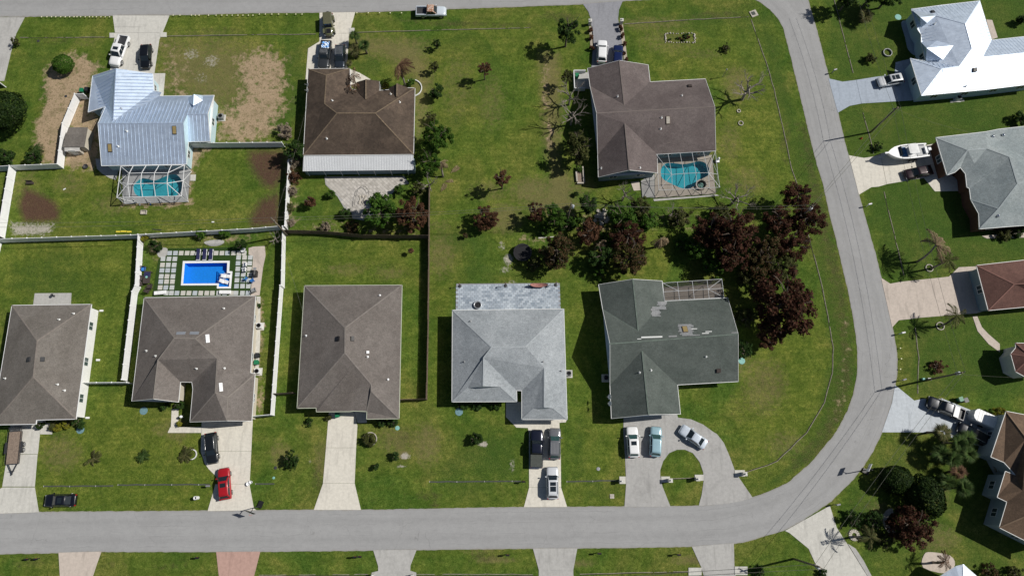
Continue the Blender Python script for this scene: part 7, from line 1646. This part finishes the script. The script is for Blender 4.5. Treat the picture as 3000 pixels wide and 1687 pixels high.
mailbox('black mailbox at the verge far right of the bottom centre driveway', T(1, 3, 2520, 1228)); mailbox('black mailbox with wreath right of the jointed driveway', T(2, 3, 860, 1212)); mailbox('black mailbox left of the driveway with headwalls', T(2, 3, 1652, 1225)); mailbox('dark mailbox beside the cream driveway with the silver car', T(2, 3, 105, 498)); mailbox('dark mailbox at the blue-grey driveway', T(3, 0, 640, 740), 'grey', rz=.3)
mailbox('white mailbox on the verge below the boat', T(3, 1, 985, 630), 'white', rz=.2); mailbox('white mailbox under the slender palm', T(3, 2, 1315, 462), 'white', rz=.2); mailbox('grey mailbox by the street pole', T(3, 2, 1325, 930), 'grey', rz=.3); mailbox('dark mailbox at the bottom right driveway mouth', T(3, 3, 665, 728), 'grey', rz=.2); mailbox('mailbox beside the red car', T(0, 3, 2112, 540), 'grey')
def column(label, p, h=1.2, w=.5, cap=True):
    b = U(p, 0); o = root('masonry_column', label, 'column', b)
    part('shaft', MB().box((0, 0, h / 2), (w, w, h)), CN['light'], o); part('cap', MB().box((0, 0, h + .04), (w * 1.25, w * 1.25, .08)), CN['light'], o)
    part('lamp', MB().lathe([(.1, 0), (.12, .12), (.09, .26), (.02, .3)], (0, 0, h + .08), 8), M['trim'], o)
column('masonry column at the left headwall of the circular driveway', T(2, 3, 1090, 492)); column('masonry column right of the first circular driveway mouth', T(2, 3, 1578, 485)); column('masonry column left of the second circular driveway mouth', T(2, 3, 1850, 470)); column('masonry column at the right end of the circular driveway', T(2, 3, 2320, 420))
column('stone gate post left of the grey driveway', T(2, 0, 780, 250)); column('stone gate post right of the grey driveway', T(2, 0, 1095, 245)); column('dark gate post left of the bottom centre driveway', T(1, 3, 1180, 1435), .9, .3); column('dark gate post right of the bottom centre driveway', T(1, 3, 1575, 1440), .9, .3)
def bin_(label, p, m, rz=0.0):
    b = U(p, 0); o = root('wheeled_bin', label, 'bin', b, rz)
    part('tub', loft([[(-w, -w * 1.1, z), (w, -w * 1.1, z), (w, w * 1.1, z), (-w, w * 1.1, z)] for w, z in ((.22, .08), (.29, .95))]), M[m], o)
    part('lid', MB().box((0, 0, 1.0), (.66, .72, .08)), M[m], o); part('handle', MB().bar((-.36, -.25, .98), (-.36, .25, .98), .05), M['black'], o)
    for s in (1, -1): part('wheel', MB().tube([(-.25, s * .24, .1), (-.25, s * .30, .1)], .1, 10), M['rubber'], o)
bin_('green bin by the metal-roofed house fence', T(0, 0, 850, 935), 'bin_green'); bin_('black bin by the metal-roofed house fence', T(0, 0, 900, 925), 'bin_black'); bin_('green bin in the side yard of the pool house', T(1, 2, 22, 752), 'bin_green'); bin_('black bin in the side yard of the pool house', T(1, 2, 32, 682), 'bin_black')
bin_('green bin by the middle house garage', T(1, 2, 832, 1278), 'bin_green'); bin_('green bin in the enclosure by the purple-brown house', T(2, 0, 650, 785), 'bin_green'); bin_('green bin beside the dark pickup', T(3, 2, 1905, 1120), 'bin_green', .3); bin_('dark blue bin beside the green one at the pickup', T(3, 2, 1955, 1130), 'bin_black', .3)
def ac(label, p, mat='grey'):
    b = U(p, 0); o = root('air_conditioner', label, 'air conditioner', b)
    part('pad', MB().box((0, 0, .05), (1.25, 1.25, .1)), CN['light'], o); part('casing', MB().box((0, 0, .5), (.82, .82, .8)), M[mat], o)
    part('fan_ring', MB().lathe([(.32, .9), (.36, .9), (.36, .94), (.32, .94)], n=14), M['black'], o); part('fan_disc', MB().lathe([(.001, .905), (.32, .905), (.32, .915), (.001, .93)], n=14), M['dark'], o)
    for k in range(4): part('fan_blade', MB().bar((0, 0, .935), (.3 * math.cos(k * 1.57), .3 * math.sin(k * 1.57), .935), .1, .01), M['grey'], o)
ac('air conditioner right of the metal-roofed house', T(0, 0, 2235, 1190)); ac('pale air conditioner in the pool house side yard', T(1, 2, 25, 840), 'alu'); ac('pale air conditioner above the bins in the pool house side yard', T(1, 2, 45, 385), 'alu'); ac('air conditioner at the right wall of the light grey house', T(2, 2, 568, 862)); ac('air conditioner in the shade of the dark green house', T(2, 2, 940, 905)); ac('air conditioner below the white metal-roofed house', T(3, 0, 1895, 1000), 'alu')
def dish(label, hs, p, z):
    c = U(p, z); o = root('satellite_dish', label, 'satellite dish', c)
    part('mast', MB().bar((0, 0, -.5), (0, 0, .05), .05), M['grey'], o)
    d = MB().lathe([(.001, -.06), (.22, -.03), (.38, .04), (.40, .05), (.38, .055), (.2, -.01), (.001, -.04)], n=16)
    q = Quaternion((0, 1, 0), -1.0); d.v = [tuple(q @ Vector(v)) for v in d.v]; part('reflector', d, M['alu'], o, True); part('feed_arm', MB().bar((0, 0, -.05), (-.5, 0, .28), .03), M['grey'], o)
dish('upper satellite dish on the brown-roofed house edge', 0, T(1, 0, 520, 855), 3.1); dish('lower satellite dish on the brown-roofed house edge', 0, T(1, 0, 520, 915), 3.1); dish('upper satellite dish on the dark green roof edge', 0, T(2, 2, 983, 1092), 3.2); dish('lower satellite dish on the dark green roof edge', 0, T(2, 2, 988, 1160), 3.2)
ORD = ('first second third fourth fifth sixth seventh eighth ninth tenth eleventh twelfth thirteenth fourteenth fifteenth sixteenth seventeenth').split()
_lc = {}
LITE = plain('solar_light_cap', (.72, .70, .45), .4)
LPOST = MB().tube([(0, 0, 0), (0, 0, .3)], .03, 6).mesh('stake', M['dark']); LCAP = MB().lathe([(.05, .28), (.11, .32), (.11, .36), (.02, .40)], n=10).mesh('cap', LITE)
def lite(label, p, group):
    k = _lc[group] = _lc.get(group, -1) + 1
    label = f'{ORD[k]} from the ' + ('top' if 'slender' in group else 'left') + ', ' + label.replace('small ', '')
    b = U(p, 0); o = root('path_light', label, 'light', b, 0, group); link('stake', LPOST, o); link('cap', LCAP, o)
for x in (430, 483, 530, 572, 622, 668, 712, 755, 785, 822, 868, 910, 943, 980, 1025, 1068, 1112): lite('small pale garden light in the verge row left of the first driveway', T(0, 0, x, 184), 'verge lights left of the first driveway')
for x in (1750, 1818, 1933, 1972, 2010, 2105, 2180, 2238, 2290, 2342, 2400, 2450, 2505, 2550): lite('small pale garden light in the verge row between the top driveways', T(0, 0, x, 168), 'verge lights between the top driveways')
for x in (40, 100, 165, 233, 315, 405, 468): lite('small pale garden light in the verge row left of the olive off-roader', T(1, 0, x, 157), 'verge lights left of the off-roader')
for x in (1018, 1132, 1245, 1352, 1466): lite('small pale garden light in the verge row left of the silver pickup', T(1, 0, x, 144), 'verge lights left of the silver pickup')
for x, y in ((1320, 606), (1330, 712), (1320, 816)): lite('small pale garden light on the verge below the slender palm', T(3, 2, x, y), 'verge lights below the slender palm')
def disc(name, label, p, r, m, cat, z=.03, n=20):
    single(name, MB().lathe([(r, 0), (r, z * .7), (r * .9, z), (r * .25, z * 1.2), (.001, z * 1.25)], n=n), M[m], label, cat, U(p, 0))
disc('septic_lid', 'blue-grey septic lid before the leftmost house', T(0, 2, 808, 1422), .62, 'bluegrey', 'lid'); disc('septic_lid', 'blue-grey septic lid before the pool house', T(0, 2, 1445, 1232), .62, 'bluegrey', 'lid'); disc('septic_lid', 'blue-grey septic lid before the light grey house', T(1, 2, 2042, 1242), .62, 'bluegrey', 'lid'); disc('septic_lid', 'pale green lid at the middle house corner', T(1, 2, 1422, 1405), .35, 'teal', 'lid'); disc('septic_lid', 'pale green septic lid right of the dark green house', T(2, 2, 2310, 730), .55, 'teal', 'lid'); disc('septic_lid', 'pale green septic lid by the white metal-roofed house', T(3, 0, 1308, 175), .6, 'teal', 'lid')
disc('meter_cover', 'dark round meter cover on the middle lawn', T(1, 3, 195, 360), .25, 'dark', 'cover'); disc('meter_cover', 'grey round meter cover near the circular driveway', T(2, 3, 868, 370), .28, 'grey', 'cover'); disc('meter_cover', 'dark round cover on the left lawn', T(0, 0, 385, 415), .25, 'dark', 'cover'); disc('meter_cover', 'dark round cover on the bare soil', T(0, 0, 662, 970), .25, 'dark', 'cover'); disc('meter_cover', 'small teal cover on the middle lawn', T(1, 3, 178, 460), .2, 'teal', 'cover')
disc('manhole_cover', 'round manhole in the lower street', T(0, 3, 1820, 848), .35, 'grey', 'manhole', .02)
def ring_bed(label, p, r, m='stone', n=22, sx=1.0, part_=1.0, a0=0.0, z=.16, w=.14):
    b = U(p, 0); o = root('planter_ring', label, 'planter', b)
    rng = random.Random(int(p[0]))
    for k in range(n):
        a = a0 + 2 * math.pi * part_ * k / n
        part('edge_stone', MB().box((r * sx * math.cos(a), r * math.sin(a), z / 2), (2 * math.pi * part_ * r / n * .9, w, z * rng.uniform(.8, 1.2)), a + math.pi / 2), M[m], o)
ring_bed('white stone ring round the right sago palm', T(0, 3, 1930, 225), .75, 'trim', 20, 1, .62, -1.7); ring_bed('pale stone ring by the empty driveway', T(1, 3, 1150, 70), 1.0, 'stone', 22, 1, .8, -2.6); ring_bed('dark round planter before the white metal roof', T(3, 0, 1198, 537), .75, 'grey', 18, 1, 1, 0, .3); ring_bed('pale round stone ring at the slender palm foot', T(3, 2, 1730, 382), .62, 'stone'); ring_bed('stone ring at the foot of the second palm by the street', T(3, 1, 1620, 1248), .6, 'stone'); ring_bed('pale stone ring under the feathery palm', T(3, 3, 865, 1035), .6, 'stone', 16, 1, 1, 0, .14, .5); ring_bed('pale rock ring at the lower right maroon tree', T(3, 3, 1260, 900), 1.6, 'stone', 26, .8, .5, 1.6, .25, .7)
ring_bed('curved white kerb of the planter at the brown-roofed house', T(1, 0, 1575, 890), 1.65, 'trim', 24, 1, .6, -1.6, .2, .16); ring_bed('small stone ring on the right lawn', T(2, 0, 2300, 1243), .4, 'stone', 12); ring_bed('smaller stone ring above the other on the right lawn', T(2, 0, 2280, 1120), .28, 'stone', 10)
# rock-edged flower bed on the right lawn
b = U(T(2, 0, 1690, 385), 0); o = root('rock_bed', 'rectangular rock-edged flower bed on the top lawn', 'flower bed', b); rng = random.Random(8)
for k in range(44):
    t_ = k / 44 * 4; w, h_ = 2.7, .95; s = int(t_); f_ = t_ - s
    x, y = ((-w + 2 * w * f_, h_), (w, h_ - 2 * h_ * f_), (w - 2 * w * f_, -h_), (-w, -h_ + 2 * h_ * f_))[s]
    r_ = rng.uniform(.1, .2); part('edge_rock', MB().lathe([(r_ * .7, 0), (r_, r_ * .5), (r_ * .6, r_), (.001, r_ * 1.1)], (x + rng.uniform(-.1, .1), y + rng.uniform(-.1, .1), 0), 6), M['stone'], o)
for k in range(9):
    q = link('bed_plant', CR['small'][k % 3], o); q.location = (rng.uniform(-2.2, 2.2), rng.uniform(-.6, .6), .2); s = rng.uniform(.25, .5); q.scale = (s, s, s * .7); setmat(q, LM[rng.choice(['dark', 'olive', 'maroon'])])
# rock pile in the back hedge
b = U(T(2, 1, 905, 730), 0); o = root('rock_pile', 'pale rock pile in the back hedge', 'rocks', b)
for k in range(34):
    a_ = rng.uniform(0, 6.28); d_ = rng.uniform(0, 1.4); r_ = rng.uniform(.18, .42)
    x, y = d_ * math.cos(a_) * 1.1 + .3 * math.sin(a_) * d_, d_ * math.sin(a_)
    part('rock', MB().lathe([(r_ * .7, 0), (r_, r_ * .4), (r_ * .7, r_ * .8), (.001, r_ * .95)], (x, y, max(0, .5 - d_ * .35)), 7), M['stone'], o)
# rubble and furniture of the fan patio
b = U(T(1, 1, 1075, 540), .04); o = root('patio_fountain', 'curved black-railed pond with rubble on the fan-shaped patio', 'pond', b)
pts = [(1.0 * math.cos(a_ * .2 - .3), 1.3 * math.sin(a_ * .2 - .3) + .6, .5) for a_ in range(19)]
part('rail', MB().tube(pts, .03, 5), M['dark'], o); part('side_rail', MB().tube([(-1.2, .3, .5), (-1.25, -1.6, .5)], .03, 5), M['dark'], o)
for k in range(0, 19, 3): part('rail_post', MB().bar((pts[k][0], pts[k][1], 0), pts[k], .03), M['dark'], o)
for k in range(22):
    r_ = rng.uniform(.12, .28); part('rubble', MB().lathe([(r_ * .8, 0), (r_, r_ * .4), (.001, r_)], (rng.uniform(-.7, .6), rng.uniform(-1.3, .3), 0), 6), M['stone'], o)
# fire pit
b = U(T(1, 2, 2230, 172), .04); o = root('fire_pit', 'round grey fire pit with dark inside on the slate patio', 'fire pit', b)
part('bowl', MB().lathe([(.45, 0), (.62, .05), (.66, .38), (.60, .42), (.52, .38), (.48, .15), (.001, .12)], n=24), M['steel'], o, True); part('ash', MB().lathe([(.001, .2), (.5, .18)], n=20), M['black'], o)
# hammock
b = U(T(2, 1, 270, 1428), .05); o = root('hammock', 'red and dark hammock on a stand on the slate patio', 'hammock', b)
part('stand', MB().bar((-1.5, 0, .1), (1.5, 0, .1), .07).bar((-1.5, 0, .1), (-1.9, 0, 1.1), .06).bar((1.5, 0, .1), (1.9, 0, 1.1), .06).bar((-1.1, -.5, .05), (-1.1, .5, .05), .06).bar((1.1, -.5, .05), (1.1, .5, .05), .06), M['dark'], o)
hm = MB()
for i in range(13):
    x = -1.5 + 3 * i / 12
    for j in range(5): y = (-.35 + .7 * j / 4) * (1 - .75 * abs(x / 1.5) ** 3); hm.v.append((x, y, .45 + .5 * (x / 1.5) ** 2 + .1 * (j - 2) ** 2 / 4))
hm.f = [[i * 5 + j, (i + 1) * 5 + j, (i + 1) * 5 + j + 1, i * 5 + j + 1] for i in range(12) for j in range(4)]
part('sling', hm, plain('hammock_fabric', (.30, .14, .12), .9, var=.3, scale=3), o)
for lab, x, y, c, r in (('torch at the left corner of the slate patio', 2050, 1430, 1, 1), ('torch on the rear edge of the slate patio', 2510, 1425, 1, 1), ('torch at the right corner of the slate patio', 440, 1418, 2, 1)):
    b = U(T(c, r, x, y), .04); o = root('patio_torch', lab, 'torch', b); part('pole', MB().tube([(0, 0, 0), (0, 0, 1.5)], .03, 6), M['dark'], o); part('burner', MB().lathe([(.06, 1.5), (.14, 1.62), (.12, 1.75), (.03, 1.8)], n=10), M['wood_fence'], o); part('base', MB().lathe([(.3, 0), (.3, .06), (.05, .1)], n=12), M['dark'], o)
# trampoline
b = U(T(2, 1, 105, 1105), 0); o = root('trampoline', 'round black trampoline left of the brown hedge tree', 'trampoline', b)
part('mat', MB().lathe([(.001, .86), (1.35, .87)], n=28), M['trampoline'], o); part('frame_ring', MB().lathe([(1.35, .85), (1.55, .85), (1.55, .93), (1.35, .93), (1.35, .85)], n=28), M['black'], o)
for k in range(6):
    a_ = k * math.pi / 3; part('leg', MB().bar((1.5 * math.cos(a_), 1.5 * math.sin(a_), 0), (1.5 * math.cos(a_), 1.5 * math.sin(a_), .88), .06), M['dark'], o); part('net_pole', MB().bar((1.55 * math.cos(a_), 1.55 * math.sin(a_), .8), (1.5 * math.cos(a_), 1.5 * math.sin(a_), 2.3), .05), M['black'], o)
# basketball hoops
def hoop(label, p, rz, board):
    b = U(p, 0); o = root('basketball_hoop', label, 'basketball hoop', b, rz)
    part('base', MB().box((-.3, 0, .12), (1.0, .7, .24)), M['black'], o); part('pole', MB().bar((0, 0, .2), (.15, 0, 3.0), .1), M['dark'], o); part('arm', MB().bar((.1, 0, 2.7), (.75, 0, 3.0), .08), M['dark'], o)
    part('backboard', MB().box((.78, 0, 3.1), (.05, 1.3, .85)), M[board], o); part('rim', MB().tube([(1.03 + .22 * math.cos(k * .5236), .22 * math.sin(k * .5236), 2.85) for k in range(13)], .02, 5), M['orange'], o)
hoop('basketball hoop beside the cream driveway at the lower street', T(1, 3, 40, 745), -1.9, 'black'); hoop('basketball hoop on the verge at the street bend', T(3, 3, 960, 385), 2.6, 'alu')
# white standpipe bin and planter by the driveway
b = U(T(0, 3, 1990, 660), 0); o = root('standpipe', 'white hollow cylinder on the verge beside the red car', 'cylinder', b); part('tube', MB().lathe([(.27, 0), (.27, 1.0), (.20, 1.0), (.20, .3), (.001, .3)], n=18), M['white'], o, False); part('inner_floor', MB().lathe([(.001, .32), (.2, .32)], n=18), M['black'], o)
b = U(T(0, 3, 2505, 520), 0); o = root('garden_pot', 'white round pots at the edge of the cream driveway', 'pot', b)
for x, y, r_ in ((0, 0, .32), (.35, .25, .24)): part('pot', MB().lathe([(r_ * .7, 0), (r_, .45), (r_ * .85, .45), (r_ * .6, .2), (.001, .2)], (x, y, 0), 16), M['white'], o)
# pool furniture
def lounger(label, p, rz, cush, frame, z=.06, L=1.9, flat=False):
    b = U(p, z); o = root('sun_lounger', label, 'lounger', b, rz)
    part('frame', MB().box((0, 0, .28), (L, .62, .05)), M[frame], o); part('cushion', MB().box((.25, 0, .34), (L - .7, .56, .08)), M[cush], o)
    part('backrest', MB().add([(-.32, -.28, .36), (-.32, .28, .36), (-.95, .28, .62 if not flat else .4), (-.95, -.28, .62 if not flat else .4), (-.34, -.28, .30), (-.34, .28, .30), (-.98, .28, .55 if not flat else .33), (-.98, -.28, .55 if not flat else .33)], [(0, 1, 2, 3), (7, 6, 5, 4), (0, 3, 7, 4), (1, 5, 6, 2), (2, 6, 7, 3), (0, 4, 5, 1)]), M[cush], o)
    for x in (-.8, .8):
        for s in (1, -1): part('leg', MB().bar((x, s * .27, 0), (x, s * .27, .28), .05), M[frame], o)
    if frame == 'white':
        for s in (1, -1): part('armrest', MB().bar((-.4, s * .36, .5), (.15, s * .36, .5), .06, .04), M['white'], o)
for i, x in enumerate((880, 993, 1105)): lounger(('left', 'middle', 'right')[i] + ' of the three navy sun loungers above the blue pool', PC(x, 415)[0], -math.pi / 2, 'navy', 'white')
lounger('upper white lounger on the shallow ledge of the blue pool', PC(1350, 795)[0], math.pi - .1, 'white', 'white', -.3, 1.3, True); lounger('lower white lounger on the shallow ledge of the blue pool', PC(1320, 888)[0], math.pi - .3, 'white', 'white', -.3, 1.3, True)
lounger('white lounger at the left end of the lower stepping stones', PC(195, 1095)[0], .1, 'white', 'alu', .05, 2.0, True); lounger('white lounger on the lower stepping stones below the pool ledge', PC(1360, 1085)[0], .0, 'white', 'alu', .05, 1.9, True)
def chair(label, p, rz, m, m2=None, group=None, w=.6):
    b = U(p, .05); o = root('garden_chair', label, 'chair', b, rz, group)
    part('seat', MB().box((0, 0, .42), (w, w, .07)), M[m2 or m], o); part('backrest', MB().box((-w / 2, 0, .7), (.06, w, .55)), M[m], o)
    for s in (1, -1):
        part('armrest', MB().box((0, s * w / 2, .62), (w, .07, .05)), M[m], o)
        for x in (-w / 2 + .04, w / 2 - .04): part('leg', MB().bar((x, s * (w / 2 - .03), 0), (x, s * (w / 2 - .03), .6), .05), M[m], o)
chair('white garden chair at the top of the right stepping stones', PC(1690, 340)[0], -1.5, 'white'); chair('upper white garden chair right of the blue pool', PC(1720, 595)[0], 3.1, 'white'); chair('lower white garden chair right of the blue pool', PC(1710, 690)[0], 3.1, 'white'); chair('light blue low chair right of the blue pool', PC(1730, 845)[0], 2.6, 'blue', 'teal', w=.5); chair('bright blue chair right of the pale blue one', PC(1850, 880)[0], 2.2, 'blue', w=.55); chair('grey garden chair at the lower right of the pool', PC(1875, 1055)[0], 2.0, 'grey', w=.7)
b = U(PC(1905, 760)[0], .05); o = root('gas_grill', 'black gas grill on the beige strip by the pool', 'grill', b); part('cart', MB().box((0, 0, .45), (.6, 1.0, .85)), M['black'], o); part('hood', loft([[(-.28, y, .9), (.28, y, .9), (.24, y, 1.1), (0, y, 1.2), (-.24, y, 1.1)] for y in (-.4, .4)]), M['black'], o); part('side_shelf', MB().box((0, .75, .88), (.5, .4, .04)), M['grey'], o)
b = U(T(0, 1, 1500, 1350), .02); o = root('patio_table', 'long dark wicker table with blue top left of the pool turf', 'table', b); part('top', MB().box((0, 0, .72), (1.15, 2.1, .05)), M['brown_wicker'], o); part('runner', MB().box((0, .45, .76), (1.0, .8, .02)), M['navy'], o); part('bowl', MB().lathe([(.1, .75), (.2, .85), (.16, .85), (.001, .78)], n=10), M['teal'], o)
for x in (-.5, .5):
    for y in (-.95, .95): part('leg', MB().bar((x, y, 0), (x, y, .7), .07), M['brown_wicker'], o)
chair('dark wicker chair at the top of the wicker table', T(0, 1, 1455, 1262), -1.6, 'brown_wicker', 'blue', w=.7); chair('dark wicker chair left of the wicker table, upper', T(0, 1, 1425, 1355), 0, 'brown_wicker', w=.75); chair('dark wicker chair left of the wicker table, lower', T(0, 1, 1420, 1415), .4, 'brown_wicker', w=.75); chair('dark wicker chair at the foot of the wicker table', T(0, 1, 1520, 1440), 1.7, 'brown_wicker', w=.75); chair('dark wicker chair below the white fence panel', T(0, 2, 1495, 30), 1.2, 'brown_wicker', w=.75)
# odds and ends
def odd(name, label, cat, mb, m, p, z=0.0, rz=0.0): single(name, mb, M[m], label, cat, U(p, z), rz)
odd('garden_bench', 'small dark bench on the rear left lawn', 'bench', MB().box((0, 0, .42), (1.1, .45, .06)).box((0, .22, .65), (1.1, .05, .4)).box((-.5, 0, .2), (.06, .4, .4)).box((.5, 0, .2), (.06, .4, .4)), 'brown_wicker', T(0, 1, 310, 398))
odd('wooden_crate', 'open wooden crate on the rear lawn below the screened pool', 'crate', MB().box((0, -.35, .15), (.9, .05, .3)).box((0, .35, .15), (.9, .05, .3)).box((-.45, 0, .15), (.05, .7, .3)).box((.45, 0, .15), (.05, .7, .3)).box((0, 0, .03), (.9, .7, .05)), 'stone', T(0, 1, 1450, 690))
odd('yellow_toy_track', 'yellow plastic pieces along the white back fence', 'plastic pieces', MB().box((-.9, 0, .08), (.7, .25, .14)).box((0, .06, .08), (.9, .28, .14)).box((.95, 0, .08), (.7, .26, .14)), 'yellow', T(0, 1, 1245, 884))
odd('fire_bowl', 'dark bent fire bowl beside the sheds', 'bowl', MB().lathe([(.2, 0), (.4, .15), (.45, .3), (.38, .3), (.2, .1), (.001, .08)], n=14), 'dark', T(0, 1, 868, 232))
odd('leaning_plank', 'dark plank lying by the white back fence', 'plank', MB().box((0, 0, .05), (1.6, .12, .08)), 'dark', T(0, 1, 1580, 862), 0, -.08)
odd('white_ball', 'white ball at the pool cage edge', 'ball', MB().lathe([(.001, 0), (.12, .04), (.17, .15), (.12, .27), (.001, .31)], n=12), 'white', T(0, 1, 1410, 612)); odd('blue_ball', 'blue ball at the pool cage edge', 'ball', MB().lathe([(.001, 0), (.1, .03), (.14, .13), (.1, .23), (.001, .26)], n=12), 'blue', T(0, 1, 1517, 610))
odd('orange_cone', 'small orange marker on the right verge', 'marker', MB().lathe([(.22, 0), (.2, .05), (.1, .35), (.04, .5), (.001, .5)], n=10), 'orange', T(3, 0, 935, 1395)); odd('white_gas_cap', 'white cap on the lawn by the rear fence', 'cap', MB().box((0, 0, .05), (.4, .18, .1)), 'white', T(0, 1, 2143, 785)); odd('white_scrap', 'white scrap on the rear left lawn', 'scrap', MB().box((0, 0, .04), (.45, .15, .07)), 'white', T(0, 1, 650, 455), 0, .6)
odd('drain_box', 'square concrete drain box at the street corner', 'drain', MB().prism([(-.65, -.65), (.65, -.65), (.65, .65), (-.65, .65)], -.02, .14), 'stone', T(2, 0, 2430, 142), 0, .4); odd('drain_grate', 'dark grate on the corner drain box', 'grate', MB().box((0, 0, .15), (.7, .75, .03)), 'grey_slot', T(2, 0, 2425, 142), 0, .4)
odd('drain_inlet', 'small square drain near the circular driveway', 'drain', MB().prism([(-.32, -.32), (.32, -.32), (.32, .32), (-.32, .32)], -.02, .08).box((0, 0, .09), (.35, .35, .02)), 'stone', T(2, 3, 1006, 645))
odd('transformer_box', 'pale green utility box by the street pole', 'box', MB().box((0, 0, .2), (.35, .35, .4)), 'teal', T(3, 2, 1555, 915)); odd('utility_box', 'dark utility box by the street pole', 'box', MB().box((0, 0, .3), (.5, .4, .6)), 'grey', T(3, 2, 1605, 918))
odd('garden_hose_pot', 'dark coil at the leftmost house wall', 'hose', MB().tube([(.28 * math.cos(k * .5), .28 * math.sin(k * .5), .1 + .01 * k) for k in range(26)], .04, 5), 'dark', T(0, 2, 965, 285))
for lab, x, y in (('white downspout splash at the upper corner of the leftmost house', 1022, 227), ('white downspout splash in the middle of the leftmost house', 988, 722), ('white downspout splash at the lower corner of the leftmost house', 882, 1302)): odd('splash_block', lab, 'splash block', MB().box((0, 0, .05), (.6, .3, .1)), 'trim', T(0, 2, x, y))
odd('lamp_post', 'thin leaning lamp post on the right lawn', 'lamp', MB().tube([(0, 0, 0), (.0, 0, 2.2)], .05, 6).lathe([(.1, 0), (.16, .1), (.1, .3), (.02, .35)], (0, 0, 2.2), 8), 'grey', T(2, 0, 2118, 775)); odd('bird_bath', 'dark bird bath on the square patio', 'bird bath', MB().lathe([(.2, 0), (.08, .1), (.07, .5), (.25, .6), (.25, .66), (.001, .6)], n=12), 'dark', T(0, 2, 545, 80), .04)
odd('globe_lamp', 'white globe lamp by the pool house entry', 'lamp', MB().lathe([(.05, 0), (.05, .6), (.2, .7), (.24, .9), (.16, 1.08), (.001, 1.12)], n=12), 'white', T(0, 2, 1845, 1295)); odd('pool_pump', 'white pool pump beside the kidney pool cage', 'pump', MB().box((0, 0, .2), (.6, .5, .4)).lathe([(.2, 0), (.22, .5), (.1, .7), (.001, .72)], (.1, .3, .3), 12), 'white', T(2, 1, 2062, 180))
# side enclosure by the purple-brown house
b = U(T(2, 0, 690, 810), 0); o = root('bin_enclosure', 'low white-walled bin enclosure beside the purple-brown house', 'enclosure', b)
for (x0, y0, x1, y1) in ((620, 722, 740, 722), (620, 722, 628, 900), (628, 900, 735, 900)): part('low_wall', MB().bar(U(T(2, 0, x0, y0), .45), U(T(2, 0, x1, y1), .45), .15, .9), M['alu'], o, org=b)
part('floor', MB().prism(UL(TL(2, 0, 630, 730, 780, 730, 780, 895, 635, 895), 0), 0, .04), CN['grey'], o, org=b)
# long raised bed
b = U(T(2, 1, 685, 320), 0); o = root('raised_bed', 'long rock-walled raised bed beside the purple-brown house', 'raised bed', b)
for (x0, y0, x1, y1) in ((645, 280, 655, 380), (712, 230, 725, 390), (655, 395, 725, 395)): part('bed_wall', MB().bar(U(T(2, 1, x0, y0), .2), U(T(2, 1, x1, y1), .2), .25, .4), M['stone'], o, org=b)
part('soil', MB().prism(UL(TL(2, 1, 650, 240, 718, 235, 722, 390, 655, 392), 0), 0, .12), M['wood_deck'], o, org=b)
# planting area by the white gabled house
deck('gravel_bed', 'pale gravel bed beside the white gable roof', UL(smooth_loop(TL(3, 3, 1570, 1230, 1640, 1205, 1830, 1240, 1880, 1330, 1800, 1420, 1560, 1360), 3), .03), None, CN['tan'])
deck('gravel_bed', 'pale mulch strip below the blue-grey roof', UL(TL(3, 1, 2150, 925, 2600, 880, 2600, 940, 2200, 950), .025), None, CN['tan'])
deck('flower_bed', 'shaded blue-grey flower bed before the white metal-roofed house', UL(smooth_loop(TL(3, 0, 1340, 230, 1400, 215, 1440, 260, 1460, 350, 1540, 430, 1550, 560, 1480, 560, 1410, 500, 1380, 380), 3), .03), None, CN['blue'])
deck('side_patio', 'pink tile patio behind the white metal-roofed house', UL(TL(3, 0, 2195, 200, 2255, 205, 2310, 380, 2250, 400), .03), None, CN['tan'])
deck('back_strip', 'concrete strip under the white metal-roofed house eave', UL(TL(3, 0, 1830, 1015, 1970, 1000, 1975, 1020, 1835, 1035), .03), None, CN['light'])
deck('side_slab', 'thin pale concrete strip among the hedge trees', UL(TL(2, 1, 265, 940, 420, 928, 422, 936, 268, 950), .03), None, CN['light'])
